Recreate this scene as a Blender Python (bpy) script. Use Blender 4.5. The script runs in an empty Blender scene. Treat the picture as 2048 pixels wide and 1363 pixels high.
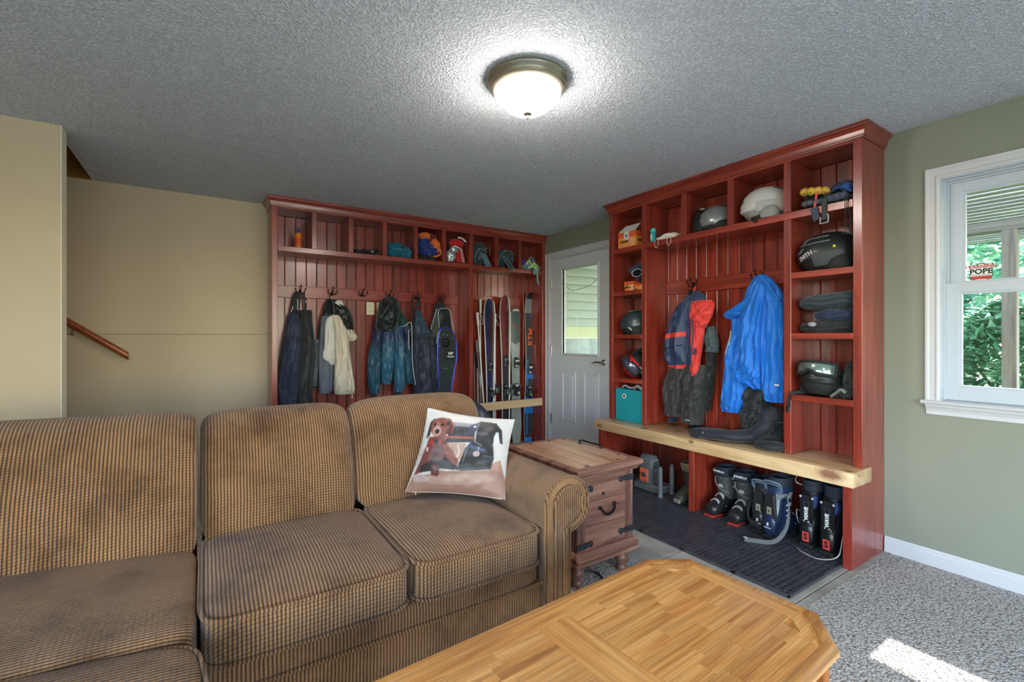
import bpy, bmesh, math, random
import numpy as np
from math import sin, cos, pi, radians, sqrt, atan2
from mathutils import Vector, Matrix, Euler, noise

SC = bpy.context.scene
COL = SC.collection
H = 1.2          # camera height, metres
YAW = radians(33.3646)
FPX, HOR = 932.5, 673.72

# ------------------------------------------------------------------ camera
cam = bpy.data.cameras.new('camera')
cam.sensor_width = 36
cam.lens = FPX / 2048 * 36
cam.shift_y = -(681.5 - HOR) / 2048
cam.clip_start = 0.02
co = bpy.data.objects.new('camera', cam); COL.objects.link(co)
co.location = (0, 0, H)
co.rotation_euler = (pi / 2, 0, -YAW)
SC.camera = co

# ------------------------------------------------------------------ world, sun, exposure
world = bpy.data.worlds.new('sky'); SC.world = world
world.use_nodes = True
nt = world.node_tree
bg = nt.nodes['Background']
sky = nt.nodes.new('ShaderNodeTexSky')
sky.sky_type = 'NISHITA'
sky.sun_disc = False
sky.sun_elevation = radians(45)
sky.sun_rotation = radians(90)
sky.air_density = 1.2
sky.dust_density = 1.0
nt.links.new(sky.outputs[0], bg.inputs[0])
bg.inputs[1].default_value = 2.8

sun = bpy.data.lights.new('sun', 'SUN')
sun.energy = 16.0; sun.angle = radians(0.6); sun.color = (1.0, 0.97, 0.92)
so = bpy.data.objects.new('sun', sun); COL.objects.link(so)
so.location = (8, 0.6, 8)
so.rotation_euler = Vector((-1.0, 0.0, -1.0)).to_track_quat('-Z', 'Y').to_euler()

def portal(name, loc, rot, sx, sy):
    l = bpy.data.lights.new(name, 'AREA'); l.shape = 'RECTANGLE'; l.size = sx; l.size_y = sy
    l.cycles.is_portal = True
    o = bpy.data.objects.new(name, l); COL.objects.link(o); o.location = loc; o.rotation_euler = rot
portal('added_rear_door_daylight', (0.2, -2.72, 1.08), (pi / 2, 0, 0), 3.6, 2.0)  # guides sky light through the added rear door
portal('added_left_window_daylight', (-2.33, -.75, 1.235), (0, -pi / 2, 0), 1.65, 3.0)  # guides sky light through the added left window bank
portal('garden_window_daylight', (3.30, .32, 1.446), (0, pi / 2, 0), 1.1, .9)
SC.cycles.max_bounces = 8
SC.cycles.diffuse_bounces = 5
SC.view_settings.view_transform = 'Standard'
SC.view_settings.look = 'None'
SC.view_settings.gamma = 1.0
SC.view_settings.use_curve_mapping = False
SC.view_settings.exposure = 0.12
LAMP_W = 70.0

# ------------------------------------------------------------------ picture <-> room geometry
_s, _c = sin(YAW), cos(YAW)
def ray(x, y):
    u = (x - 1024) / FPX; v = (HOR - y) / FPX
    return Vector((_s + u * _c, _c - u * _s, v))
O = Vector((0, 0, H))
def onX(x, y, X):
    r = ray(x, y); return O + r * (X / r.x)
def onY(x, y, Y):
    r = ray(x, y); return O + r * (Y / r.y)
def onZ(x, y, Z):
    r = ray(x, y); return O + r * ((Z - H) / r.z)

# ------------------------------------------------------------------ mesh building
ROOTM = {}
I4 = Matrix.Identity(4)

class MB:
    """collects faces for ONE mesh object"""
    def __init__(s): s.v = []; s.f = []; s.m = []; s.mi = 0; s.T = I4
    def _add(s, vs, fs):
        b = len(s.v)
        s.v += [tuple(s.T @ Vector(p)) for p in vs]
        s.f += [tuple(b + i for i in f) for f in fs]
        s.m += [s.mi] * len(fs)
        return s
    def clamp(s, z):
        s.v = [(x, y, max(q, z)) for x, y, q in s.v]; return s
    def box(s, x0, x1, y0, y1, z0, z1, c=0.0):
        if x0 > x1: x0, x1 = x1, x0
        if y0 > y1: y0, y1 = y1, y0
        if z0 > z1: z0, z1 = z1, z0
        if c <= 0:
            vs = [(x, y, z) for x in (x0, x1) for y in (y0, y1) for z in (z0, z1)]
            return s._add(vs, [(0, 1, 3, 2), (4, 6, 7, 5), (0, 4, 5, 1), (2, 3, 7, 6), (0, 2, 6, 4), (1, 5, 7, 3)])
        c = min(c, (x1 - x0) * .49, (y1 - y0) * .49, (z1 - z0) * .49)
        vs = []; ix = {}
        for i in (0, 1):
            for j in (0, 1):
                for k in (0, 1):
                    X = (x0, x1)[i]; Y = (y0, y1)[j]; Z = (z0, z1)[k]
                    dx, dy, dz = (c, -c)[i], (c, -c)[j], (c, -c)[k]
                    for a, p in enumerate(((X, Y + dy, Z + dz), (X + dx, Y, Z + dz), (X + dx, Y + dy, Z))):
                        ix[i, j, k, a] = len(vs); vs.append(p)
        g = lambda *q: ix[q]
        fs = []
        for i in (0, 1):
            q = [g(i, 0, 0, 0), g(i, 0, 1, 0), g(i, 1, 1, 0), g(i, 1, 0, 0)]; fs.append(q if i == 0 else q[::-1])
            q = [g(0, i, 0, 1), g(1, i, 0, 1), g(1, i, 1, 1), g(0, i, 1, 1)]; fs.append(q if i == 0 else q[::-1])
            q = [g(0, 0, i, 2), g(0, 1, i, 2), g(1, 1, i, 2), g(1, 0, i, 2)]; fs.append(q if i == 0 else q[::-1])
        for i in (0, 1):
            for j in (0, 1):
                fs.append([g(i, j, 0, 0), g(i, j, 1, 0), g(i, j, 1, 1), g(i, j, 0, 1)])
                fs.append([g(i, 0, j, 0), g(i, 1, j, 0), g(i, 1, j, 2), g(i, 0, j, 2)])
                fs.append([g(0, i, j, 1), g(1, i, j, 1), g(1, i, j, 2), g(0, i, j, 2)])
                for k in (0, 1): fs.append([g(i, j, k, 0), g(i, j, k, 1), g(i, j, k, 2)])
        return s._add(vs, fs)
    def prism(s, poly, axis, a0, a1):
        n = len(poly)
        def P(p, a):
            return {'x': (a, p[0], p[1]), 'y': (p[0], a, p[1]), 'z': (p[0], p[1], a)}[axis]
        vs = [P(p, a0) for p in poly] + [P(p, a1) for p in poly]
        fs = [tuple(range(n))[::-1], tuple(range(n, 2 * n))] + [(i, (i + 1) % n, n + (i + 1) % n, n + i) for i in range(n)]
        return s._add(vs, fs)
    def rings(s, R, cap0=True, cap1=True, closed=True):
        n = len(R[0]); vs = [p for r in R for p in r]; fs = []
        for i in range(len(R) - 1):
            for j in range(n if closed else n - 1):
                k = (j + 1) % n
                fs.append((i * n + j, i * n + k, (i + 1) * n + k, (i + 1) * n + j))
        if cap0: fs.append(tuple(range(n))[::-1])
        if cap1: fs.append(tuple(range((len(R) - 1) * n, len(R) * n)))
        return s._add(vs, fs)
    def tube(s, pts, r, n=8, cap=True):
        pts = [Vector(p) for p in pts]
        if not isinstance(r, (list, tuple)): r = [r] * len(pts)
        R = []; t0 = None; nrm = None
        for i, p in enumerate(pts):
            t = (pts[min(i + 1, len(pts) - 1)] - pts[max(i - 1, 0)]).normalized()
            if nrm is None:
                nrm = t.orthogonal().normalized()
            else:
                nrm = (nrm - t * nrm.dot(t))
                nrm = nrm.normalized() if nrm.length > 1e-6 else t.orthogonal().normalized()
            b = t.cross(nrm)
            R.append([tuple(p + (nrm * cos(2 * pi * k / n) + b * sin(2 * pi * k / n)) * r[i]) for k in range(n)])
        return s.rings(R, cap, cap)
    def ribbon(s, pts, w, t, up=(0, 0, 1)):
        """flat strap along pts; width w along up-ish axis, thickness t"""
        pts = [Vector(p) for p in pts]; R = []
        up = Vector(up)
        for i, p in enumerate(pts):
            d = (pts[min(i + 1, len(pts) - 1)] - pts[max(i - 1, 0)]).normalized()
            a = (up - d * up.dot(d)).normalized(); b = d.cross(a)
            R.append([tuple(p + a * x * w / 2 + b * y * t / 2) for x, y in ((-1, -1), (1, -1), (1, 1), (-1, 1))])
        return s.rings(R)
    def lathe(s, prof, n=32, c=(0, 0, 0)):
        R = [[(c[0] + r * cos(2 * pi * k / n), c[1] + r * sin(2 * pi * k / n), c[2] + z) for k in range(n)] for r, z in prof]
        return s.rings(R)
    def ell(s, c, r, nu=20, nv=12, fn=None, z0=-1.0, z1=1.0):
        R = []
        for i in range(nv + 1):
            zz = z0 + (z1 - z0) * i / nv
            ph = math.asin(max(-1, min(1, -1 + 2 * i / nv))) if (z0, z1) == (-1.0, 1.0) else None
            a = -pi / 2 + pi * i / nv if ph is not None else math.asin(zz)
            ring = []
            for k in range(nu):
                t = 2 * pi * k / nu
                d = Vector((max(cos(a), .02) * cos(t), max(cos(a), .02) * sin(t), sin(a)))
                q = Vector((d.x * r[0], d.y * r[1], d.z * r[2]))
                if fn: q = fn(d, q)
                ring.append((c[0] + q.x, c[1] + q.y, c[2] + q.z))
            R.append(ring)
        return s.rings(R)
    def surf(s, fn, nu, nv):
        vs = [fn(i / nu, j / nv) for i in range(nu + 1) for j in range(nv + 1)]
        fs = [(i * (nv + 1) + j, (i + 1) * (nv + 1) + j, (i + 1) * (nv + 1) + j + 1, i * (nv + 1) + j + 1) for i in range(nu) for j in range(nv)]
        return s._add(vs, fs)
    def mesh(s, name, mats, smooth=False, bevel=0.0, seg=1, angle=None):
        me = bpy.data.meshes.new(name)
        me.from_pydata(s.v, [], s.f)
        bm = bmesh.new(); bm.from_mesh(me)
        lay = bm.faces.ensure_lookup_table()
        for i, f in enumerate(bm.faces): f.material_index = s.m[i]
        bmesh.ops.recalc_face_normals(bm, faces=bm.faces)
        if bevel > 0:
            es = [e for e in bm.edges if len(e.link_faces) == 2 and e.calc_face_angle(0) > 0.5]
            bmesh.ops.bevel(bm, geom=es, offset=bevel, segments=seg, profile=0.5, affect='EDGES', clamp_overlap=True)
        bm.to_mesh(me); bm.free()
        for m in (mats if isinstance(mats, (list, tuple)) else [mats]): me.materials.append(m)
        if smooth:
            me.polygons.foreach_set('use_smooth', [True] * len(me.polygons))
            if angle: me.set_sharp_from_angle(angle=radians(angle))
        return me
    def build(s, name, mats, parent=None, smooth=False, bevel=0.0, seg=1, world=True, angle=40, label=None):
        me = s.mesh(name, mats, smooth, bevel, seg, angle)
        return put(name, me, parent, world, label)

def put(name, me, parent=None, world=True, label=None, loc=None):
    o = bpy.data.objects.new(name, me); COL.objects.link(o)
    if parent is not None:
        o.parent = parent
        if world:
            o.matrix_parent_inverse = ROOTM.get(parent.name, I4).inverted()
            if loc is not None: o.location = loc
            ROOTM[o.name] = Matrix.Translation(loc) if loc is not None else I4
        else:
            if loc is not None: o.location = loc
    elif loc is not None:
        o.location = loc; ROOTM[o.name] = Matrix.Translation(loc)
    if label: o['label'] = label
    return o

def thing(name, label, cat, loc=(0, 0, 0), rot=(0, 0, 0), group=None):
    o = bpy.data.objects.new(name, None); COL.objects.link(o)
    o.empty_display_size = .05
    o.location = loc; o.rotation_euler = rot
    ROOTM[o.name] = Matrix.Translation(loc) @ Euler(rot).to_matrix().to_4x4()
    o['label'] = label; o['category'] = cat
    if group: o['group'] = group
    return o
def tag(o, label, cat, group=None):
    o['label'] = label; o['category'] = cat
    if group: o['group'] = group
    return o
def struct(o):
    o['kind'] = 'structure'; return o
ROTB = (0, 0, -pi / 2)      # things on the right wall face the room along -X

# ------------------------------------------------------------------ interpolation, cloth
def cr(P, t):
    """Catmull-Rom through rows of numbers, t in 0..1"""
    n = len(P) - 1; x = min(max(t, 0), 1) * n; i = min(int(x), n - 1); u = x - i
    p0, p1, p2, p3 = P[max(i - 1, 0)], P[i], P[i + 1], P[min(i + 2, n)]
    return [0.5 * (2 * b + (c - a) * u + (2 * a - 5 * b + 4 * c - d) * u * u + (3 * b - a - 3 * c + d) * u ** 3) for a, b, c, d in zip(p0, p1, p2, p3)]
def nz(x, y, z): return noise.noise(Vector((x, y, z)))
def drape(mb, rows, fold=.012, kf=2.2, kt=3.0, seed=0.0, n=52, m=46, P=None, flat=.8, hem=True):
    """closed hanging cloth volume: rows = (u_left, u_right, z, depth, out) from the top down;
    P maps (u, out, z) to a room point"""
    R = []
    for i in range(m + 1):
        t = i / m
        ul, ur, z, d, out = cr(rows, t)
        uc, hw = (ul + ur) / 2, max((ur - ul) / 2, .002); d = max(d, .003)
        ring = []
        for k in range(n):
            th = 2 * pi * k / n
            cx, sy = cos(th), sin(th)
            ex = math.copysign(abs(cx) ** flat, cx); ey = math.copysign(abs(sy) ** flat, sy)
            f = nz(cx * kf + seed, sy * .7 + seed * 2, t * kt) + .5 * nz(cx * kf * 2.3 + seed, sy + 7.1, t * kt * 1.7 + seed)
            cre = abs(nz(cx * 1.3 + seed * 3, t * 5 + seed, 2.2)) 
            f += .45 * nz(cx * 5.5 + seed + t * 4, t * 11 + sy, seed * 1.3)
            fa = 1.45 * fold * min(1, t * 3 + .25)
            dd = d * (ey) + (fa * f * 1.2 - fa * .6 * (1 - cre * 3 if cre < .33 else 0)) * (1 if sy > -.2 else .2)
            uu = uc + hw * ex * (1 + .05 * nz(sy * 2 + seed, t * kt * 1.5, cx * 2))
            zz = z + (fa * .5 * nz(cx * 2 + seed, 9.0, t * 2))
            ring.append(P(uu, max(out + dd, .003), zz))
        R.append(ring)
    mb.rings(R)
    return mb
def blob(mb, c, r, seed=0., amp=.25, fr=2.2, crease=.15, floor=None, nu=40, nv=24):
    def fn(d, q):
        p = d * fr + Vector((seed, seed * 1.7, seed * .3))
        k = 1 + amp * noise.noise(p) - crease * (1 - min(1, abs(noise.noise(p * 1.7 + Vector((3, 1, 5)))) * 4))
        return q * k
    def fl(d, q):
        q = fn(d, q)
        if floor is not None and c[2] + q.z < floor: q.z = floor - c[2]
        return q
    mb.ell(c, r, nu, nv, fl)
    return mb
def rbox(mb, c, h, e=4.0, nu=40, nv=20, fn=None):
    """puffy superellipsoid box"""
    R = []
    sp = lambda v, q: math.copysign(abs(v) ** q, v)
    q = 2.0 / e
    for i in range(nv + 1):
        a = -pi / 2 + pi * i / nv
        ring = []
        for k in range(nu):
            t = 2 * pi * k / nu
            ca = max(cos(a), 1e-3)
            p = Vector((h[0] * sp(ca, q) * sp(cos(t), q), h[1] * sp(ca, q) * sp(sin(t), q), h[2] * sp(sin(a), q)))
            if fn: p = fn(p)
            ring.append((c[0] + p.x, c[1] + p.y, c[2] + p.z))
        R.append(ring)
    return mb.rings(R)
def sweep(mb, path, prof, closed=False):
    """mitred moulding: path of (x, y), profile of (outward, z); outward = right of travel"""
    n = len(path); R = []
    for i in range(n):
        p = Vector(path[i])
        d0 = (p - Vector(path[i - 1])).normalized() if i > 0 or closed else None
        d1 = (Vector(path[(i + 1) % n]) - p).normalized() if i < n - 1 or closed else None
        if d0 is None: d0 = d1
        if d1 is None: d1 = d0
        n0 = Vector((d0.y, -d0.x)); n1 = Vector((d1.y, -d1.x))
        mit = (n0 + n1); mit = mit / max(mit.dot(n0), .2)
        R.append([(p.x + mit.x * o, p.y + mit.y * o, z) for o, z in prof])
    if closed: R.append(R[0])
    return mb.rings(R, not closed, not closed)

# ------------------------------------------------------------------ lettering
def text_mesh(body, size, mat, depth=.0006, bold=0.0, squash=1.0):
    cu = bpy.data.curves.new('lettering', 'FONT')
    cu.body = body; cu.size = size; cu.extrude = depth; cu.align_x = 'CENTER'; cu.align_y = 'CENTER'
    cu.offset = bold; cu.resolution_u = 2
    o = bpy.data.objects.new('lettering', cu); COL.objects.link(o)
    dg = bpy.context.evaluated_depsgraph_get()
    me = bpy.data.meshes.new_from_object(o.evaluated_get(dg))
    bpy.data.objects.remove(o); bpy.data.curves.remove(cu)
    if squash != 1.0:
        for v in me.vertices: v.co.x *= squash
    me.materials.clear(); me.materials.append(mat)
    return me
def text(name, body, size, mat, parent, M, world=True, bold=0.0, squash=1.0, label=None):
    """M: 4x4 placing the text plane (x right, y up, z towards the reader)"""
    me = text_mesh(body, size, mat, bold=bold, squash=squash)
    me.transform(M)
    return put(name, me, parent, world, label)
def frame(o, x, y):
    """matrix with origin o, text x axis and y axis"""
    x = Vector(x).normalized(); z = x.cross(Vector(y)).normalized(); y = z.cross(x)
    return Matrix((( x.x, y.x, z.x, o[0]), (x.y, y.y, z.y, o[1]), (x.z, y.z, z.z, o[2]), (0, 0, 0, 1)))

# ------------------------------------------------------------------ materials
def lin(c):
    return tuple((v / 255 / 12.92 if v / 255 <= .04045 else ((v / 255 + .055) / 1.055) ** 2.4) for v in c) + (1.0,)
MATS = {}
def _base(name):
    m = bpy.data.materials.new(name); m.use_nodes = True
    nt = m.node_tree; p = nt.nodes['Principled BSDF']
    return m, nt, p
def N(nt, typ, **kw):
    n = nt.nodes.new(typ)
    for k, v in kw.items():
        if k in n.inputs: n.inputs[k].default_value = v
        else: setattr(n, k, v)
    return n
def coords(nt, scale=(1, 1, 1), rnd=0.0, rot=None):
    tc = N(nt, 'ShaderNodeTexCoord'); mp = N(nt, 'ShaderNodeMapping')
    mp.inputs['Scale'].default_value = scale
    if rot: mp.inputs['Rotation'].default_value = rot
    src = tc.outputs['Object']
    if rnd:
        oi = N(nt, 'ShaderNodeObjectInfo'); mu = N(nt, 'ShaderNodeMath', operation='MULTIPLY'); mu.inputs[1].default_value = rnd
        nt.links.new(oi.outputs['Random'], mu.inputs[0])
        va = N(nt, 'ShaderNodeVectorMath', operation='ADD')
        nt.links.new(src, va.inputs[0]); nt.links.new(mu.outputs[0], va.inputs[1]); src = va.outputs[0]
    nt.links.new(src, mp.inputs['Vector'])
    return mp.outputs[0]
def ramp(nt, fac, stops):
    r = N(nt, 'ShaderNodeValToRGB'); el = r.color_ramp.elements
    while len(el) < len(stops): el.new(.5)
    for e, (p, c) in zip(el, stops): e.position = p; e.color = c
    nt.links.new(fac, r.inputs[0]); return r.outputs[0]
def bumpn(nt, p, h, strength, dist):
    b = N(nt, 'ShaderNodeBump'); b.inputs['Strength'].default_value = strength; b.inputs['Distance'].default_value = dist
    nt.links.new(h, b.inputs['Height']); nt.links.new(b.outputs[0], p.inputs['Normal']); return b
def sc(c, k): return tuple(min(1, v * k) for v in c[:3]) + (1.0,)
def M(name, col, rough=.6, metal=0., var=.12, vs=25., stretch=(1, 1, 1), bump=0., bs=300., bd=.002, coat=0., spec=.5, sheen=0., rnd=0.):
    """general painted / plastic / cloth surface: colour mottled by noise, optional fine relief"""
    if name in MATS: return MATS[name]
    m, nt, p = _base(name)
    c = lin(col)
    v = coords(nt, stretch, rnd)
    n = N(nt, 'ShaderNodeTexNoise', Scale=vs, Detail=4.0)
    nt.links.new(v, n.inputs['Vector'])
    nt.links.new(ramp(nt, n.outputs[0], [(.25, sc(c, 1 - var)), (.75, sc(c, 1 + var))]), p.inputs['Base Color'])
    p.inputs['Roughness'].default_value = rough; p.inputs['Metallic'].default_value = metal
    p.inputs['Coat Weight'].default_value = coat; p.inputs['Coat Roughness'].default_value = .15
    p.inputs['Specular IOR Level'].default_value = spec
    p.inputs['Sheen Weight'].default_value = sheen
    if bump:
        b = N(nt, 'ShaderNodeTexNoise', Scale=bs, Detail=3.0); nt.links.new(v, b.inputs['Vector'])
        bumpn(nt, p, b.outputs[0], bump, bd)
    MATS[name] = m; return m
def wood(name, dark, mid, light, axis='z', rough=.35, coat=.3, across=26., along=1.6, rnd=9., knots=0.0, fine=.35, bump=.15, jitter=.25):
    """board: grain running along axis, varied per piece, knots"""
    if name in MATS: return MATS[name]
    m, nt, p = _base(name)
    s = {'x': (along, across, across), 'y': (across, along, across), 'z': (across, across, along)}[axis]
    v = coords(nt, s, rnd)
    dn = N(nt, 'ShaderNodeTexNoise', Scale=.6, Detail=2.0); nt.links.new(v, dn.inputs['Vector'])
    n = N(nt, 'ShaderNodeTexNoise', Scale=1.0, Detail=6.0, Roughness=.6, Distortion=.8); nt.links.new(v, n.inputs['Vector'])
    col = ramp(nt, n.outputs[0], [(.28, lin(dark)), (.5, lin(mid)), (.74, lin(light))])
    k = {'x': (along * 2, 220, 220), 'y': (220, along * 2, 220), 'z': (220, 220, along * 2)}[axis]
    v2 = coords(nt, k, rnd)
    f = N(nt, 'ShaderNodeTexNoise', Scale=1.0, Detail=2.0); nt.links.new(v2, f.inputs['Vector'])
    mx = N(nt, 'ShaderNodeMix', data_type='RGBA', blend_type='MULTIPLY'); mx.inputs[0].default_value = fine
    nt.links.new(col, mx.inputs['A']); nt.links.new(ramp(nt, f.outputs[0], [(.35, (.35, .35, .35, 1)), (.6, (1, 1, 1, 1))]), mx.inputs['B'])
    out = mx.outputs['Result']
    if jitter:
        oi = N(nt, 'ShaderNodeObjectInfo'); mr = N(nt, 'ShaderNodeMapRange')
        mr.inputs['To Min'].default_value = 1 - jitter; mr.inputs['To Max'].default_value = 1 + jitter
        nt.links.new(oi.outputs['Random'], mr.inputs['Value'])
        hs = N(nt, 'ShaderNodeHueSaturation'); nt.links.new(out, hs.inputs['Color']); nt.links.new(mr.outputs[0], hs.inputs['Value']); out = hs.outputs[0]
    if knots:
        ks = {'x': (2.2, 7, 7), 'y': (7, 2.2, 7), 'z': (7, 7, 2.2)}[axis]
        v3 = coords(nt, ks, rnd * 1.7)
        vo = N(nt, 'ShaderNodeTexVoronoi', Scale=knots); nt.links.new(v3, vo.inputs['Vector'])
        kn = N(nt, 'ShaderNodeMix', data_type='RGBA'); nt.links.new(ramp(nt, vo.outputs['Distance'], [(.045, (1, 1, 1, 1)), (.14, (0, 0, 0, 1))]), kn.inputs[0])
        nt.links.new(out, kn.inputs['A']); kn.inputs['B'].default_value = sc(lin(dark), .45); out = kn.outputs['Result']
    nt.links.new(out, p.inputs['Base Color'])
    p.inputs['Roughness'].default_value = rough; p.inputs['Coat Weight'].default_value = coat; p.inputs['Coat Roughness'].default_value = .22
    if bump: bumpn(nt, p, f.outputs[0], bump, .0006)
    MATS[name] = m; return m
# ------------------------------------------------------------------ setting materials
def mat_carpet():
    m, nt, p = _base('berber_carpet')
    v = coords(nt, (1, 1, 1))
    vo = N(nt, 'ShaderNodeTexVoronoi', Scale=125.0); nt.links.new(v, vo.inputs['Vector'])
    n = N(nt, 'ShaderNodeTexNoise', Scale=70.0, Detail=3.0); nt.links.new(v, n.inputs['Vector'])
    a = N(nt, 'ShaderNodeMix', data_type='RGBA', blend_type='MULTIPLY'); a.inputs[0].default_value = .75
    nt.links.new(ramp(nt, n.outputs[0], [(.33, lin((150, 144, 140))), (.46, lin((212, 206, 200))), (.7, lin((234, 230, 226)))]), a.inputs['A'])
    nt.links.new(ramp(nt, vo.outputs['Distance'], [(.3, (1, 1, 1, 1)), (.8, (.38, .37, .38, 1))]), a.inputs['B'])
    nt.links.new(a.outputs['Result'], p.inputs['Base Color'])
    p.inputs['Roughness'].default_value = .95; p.inputs['Specular IOR Level'].default_value = .1
    b = bumpn(nt, p, vo.outputs['Distance'], .9, .012); b.invert = True
    return m
def mat_popcorn():
    m, nt, p = _base('popcorn_ceiling')
    v = coords(nt)
    n = N(nt, 'ShaderNodeTexNoise', Scale=105.0, Detail=2.0, Roughness=.55); nt.links.new(v, n.inputs['Vector'])
    r = ramp(nt, n.outputs[0], [(.42, (0, 0, 0, 1)), (.62, (1, 1, 1, 1))])
    c = ramp(nt, n.outputs[0], [(.34, lin((186, 190, 198))), (.56, lin((222, 226, 234)))])
    nt.links.new(c, p.inputs['Base Color'])
    p.inputs['Roughness'].default_value = .85; p.inputs['Specular IOR Level'].default_value = .25
    bumpn(nt, p, r, .8, .007)
    return m
def mat_glass(name='window_glass', tint=(1, 1, 1, 1), rough=0.0):
    if name in MATS: return MATS[name]
    m = bpy.data.materials.new(name); m.use_nodes = True; nt = m.node_tree; nt.nodes.clear()
    o = N(nt, 'ShaderNodeOutputMaterial'); t = N(nt, 'ShaderNodeBsdfTransparent'); t.inputs[0].default_value = tint
    g = N(nt, 'ShaderNodeBsdfGlossy'); g.inputs['Roughness'].default_value = rough
    lw = N(nt, 'ShaderNodeLayerWeight'); pw = N(nt, 'ShaderNodeMath', operation='POWER'); nt.links.new(lw.outputs['Facing'], pw.inputs[0]); pw.inputs[1].default_value = 5.0
    f = N(nt, 'ShaderNodeMath', operation='MULTIPLY_ADD'); nt.links.new(pw.outputs[0], f.inputs[0]); f.inputs[1].default_value = .7; f.inputs[2].default_value = .03
    mx = N(nt, 'ShaderNodeMixShader')
    nt.links.new(f.outputs[0], mx.inputs[0]); nt.links.new(t.outputs[0], mx.inputs[1]); nt.links.new(g.outputs[0], mx.inputs[2])
    nt.links.new(mx.outputs[0], o.inputs[0]); MATS[name] = m; return m
def mat_emit(name, col, k):
    m, nt, p = _base(name)
    p.inputs['Base Color'].default_value = (.9, .9, .9, 1)
    p.inputs['Emission Color'].default_value = col; p.inputs['Emission Strength'].default_value = k
    return m
carpet = mat_carpet(); popcorn = mat_popcorn(); GLASS = mat_glass()
beige = M('beige_wall_paint', (196, 176, 148), .75, var=.02, vs=3, bump=.12, bs=260, bd=.001)
sage = M('sage_wall_paint', (134, 135, 121), .6, var=.02, vs=3, bump=.12, bs=260, bd=.001)
tan = M('stairwell_warm_light_tan', (158, 108, 42), .75, var=.04, vs=3)  # upper beige wall, its dim warm light put into the colour
trimw = M('white_trim_paint', (200, 198, 202), .38, var=.015, vs=4)
doorw = M('white_door_paint', (206, 206, 212), .4, var=.02, vs=4)
vinyl = M('white_vinyl', (186, 192, 202), .35, var=.01)
corner_w = M('cream_corner_paint', (226, 220, 200), .6, var=.02)
slate = M('slate_tile', (168, 164, 156), .45, var=.3, vs=5.5, bump=.3, bs=30, bd=.003, rnd=11.)
grout = M('tile_grout', (178, 174, 164), .9, var=.1, bump=.3, bs=200)
XR, YB, ZC = 3.197, 4.47, 2.33
X0, Y0 = -2.3, -2.7

def stru(name, mb, mat, parent=None, **k):
    o = mb.build(name, mat, parent, **k)
    if parent is None: struct(o)
    return o
# floor: carpet (L-shaped) with a slate-tiled landing
TX0, TY0, TY1 = 1.955, 1.012, 4.47
stru('floor', MB().prism([(X0, Y0), (XR, Y0), (XR, TY0), (TX0, TY0), (TX0, YB), (X0, YB)], 'z', -.06, 0.0), carpet)
tf = stru('floor_landing', MB().box(TX0, XR, TY0, TY1, -.06, -.010), grout)
tile_me = {}
gy = [TY0, 1.0555 ] + [1.0555 + .305 * k for k in range(1, 12)]
gx = [TX0, 2.006] + [2.006 + .305 * k for k in range(1, 4)] + [XR]
for i in range(len(gx) - 1):
    for j in range(len(gy) - 1):
        w, d = gx[i + 1] - gx[i] - .005, gy[j + 1] - gy[j] - .005
        if gy[j] > 4.4: continue
        d = min(d, YB - gy[j] - .005)
        k = (round(w, 3), round(d, 3))
        if k not in tile_me: tile_me[k] = MB().box(0, w, 0, d, -.0095, -.001, .0025).mesh('tile', slate)
        put('tile', tile_me[k], tf, True, loc=(gx[i] + .0025, gy[j] + .0025, 0))
# ceiling with the stair opening cut out of its far left corner
SX = -.678
stru('ceiling', MB().prism([(X0, Y0), (XR + .14, Y0), (XR + .14, YB + .1), (SX, YB + .1), (SX, 3.50), (X0, 3.50)], 'z', ZC, ZC + .3), popcorn)
# back wall (runs up into the stairwell) and the stairwell shell
stru('wall_back', MB().box(X0, XR + .14, YB, YB + .1, -.06, ZC), beige)
stru('wall_stairwell', MB().box(X0, SX + .1, YB, YB + .1, ZC, 4.4).box(X0 - .1, X0, 3.5, YB + .1, ZC, 4.4).box(X0, SX + .1, 3.4, 3.5, ZC + .3, 4.4).box(SX, SX + .1, 3.5, YB, ZC + .3, 4.4).box(X0, SX + .1, 3.4, YB + .1, 4.4, 4.5), tan)
stru('wall_partition', MB().box(X0, -.645, 3.41, 3.50, 0, ZC), beige)
stru('trim_1', MB().box(-.6445, -.640, 3.408, 3.515, 0, ZC, .001), corner_w)
stru('trim_2', MB().box(-.86, .436, 4.452, YB, 1.222, 1.243, .004), beige)
LW0, LW1, LZ0, LZ1 = -2.3, .8, .35, 2.12         # unseen window bank added to the left wall for fill light
stru('wall_left', MB().box(X0 - .1, X0, Y0, LW0, -.06, ZC).box(X0 - .1, X0, LW1, YB + .1, -.06, ZC).box(X0 - .1, X0, LW0, LW1, -.06, LZ0).box(X0 - .1, X0, LW0, LW1, LZ1, ZC), beige)
w3 = struct(thing('added_window_bank', 'unseen white window bank added in the left wall for fill light', 'window', (X0, .2, LZ0))); del w3['category']
b = MB()
for k in range(4): b.box(X0 - .08, X0 - .03, LW0 + k * (LW1 - LW0 - .06) / 3, LW0 + k * (LW1 - LW0 - .06) / 3 + .06, LZ0 + .06, LZ1 - .06)
b.box(X0 - .08, X0 - .03, LW0, LW1, LZ0, LZ0 + .06).box(X0 - .08, X0 - .03, LW0, LW1, LZ1 - .06, LZ1)
b.build('added_window_frame', vinyl, w3)
MB().box(X0 - .058, X0 - .054, LW0 + .06, LW1 - .06, LZ0 + .06, LZ1 - .06).build('pane', GLASS, w3)
stru('baseboard_left', MB().box(X0, X0 + .015, Y0, 3.41, 0, .085, .004), trimw)
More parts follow.
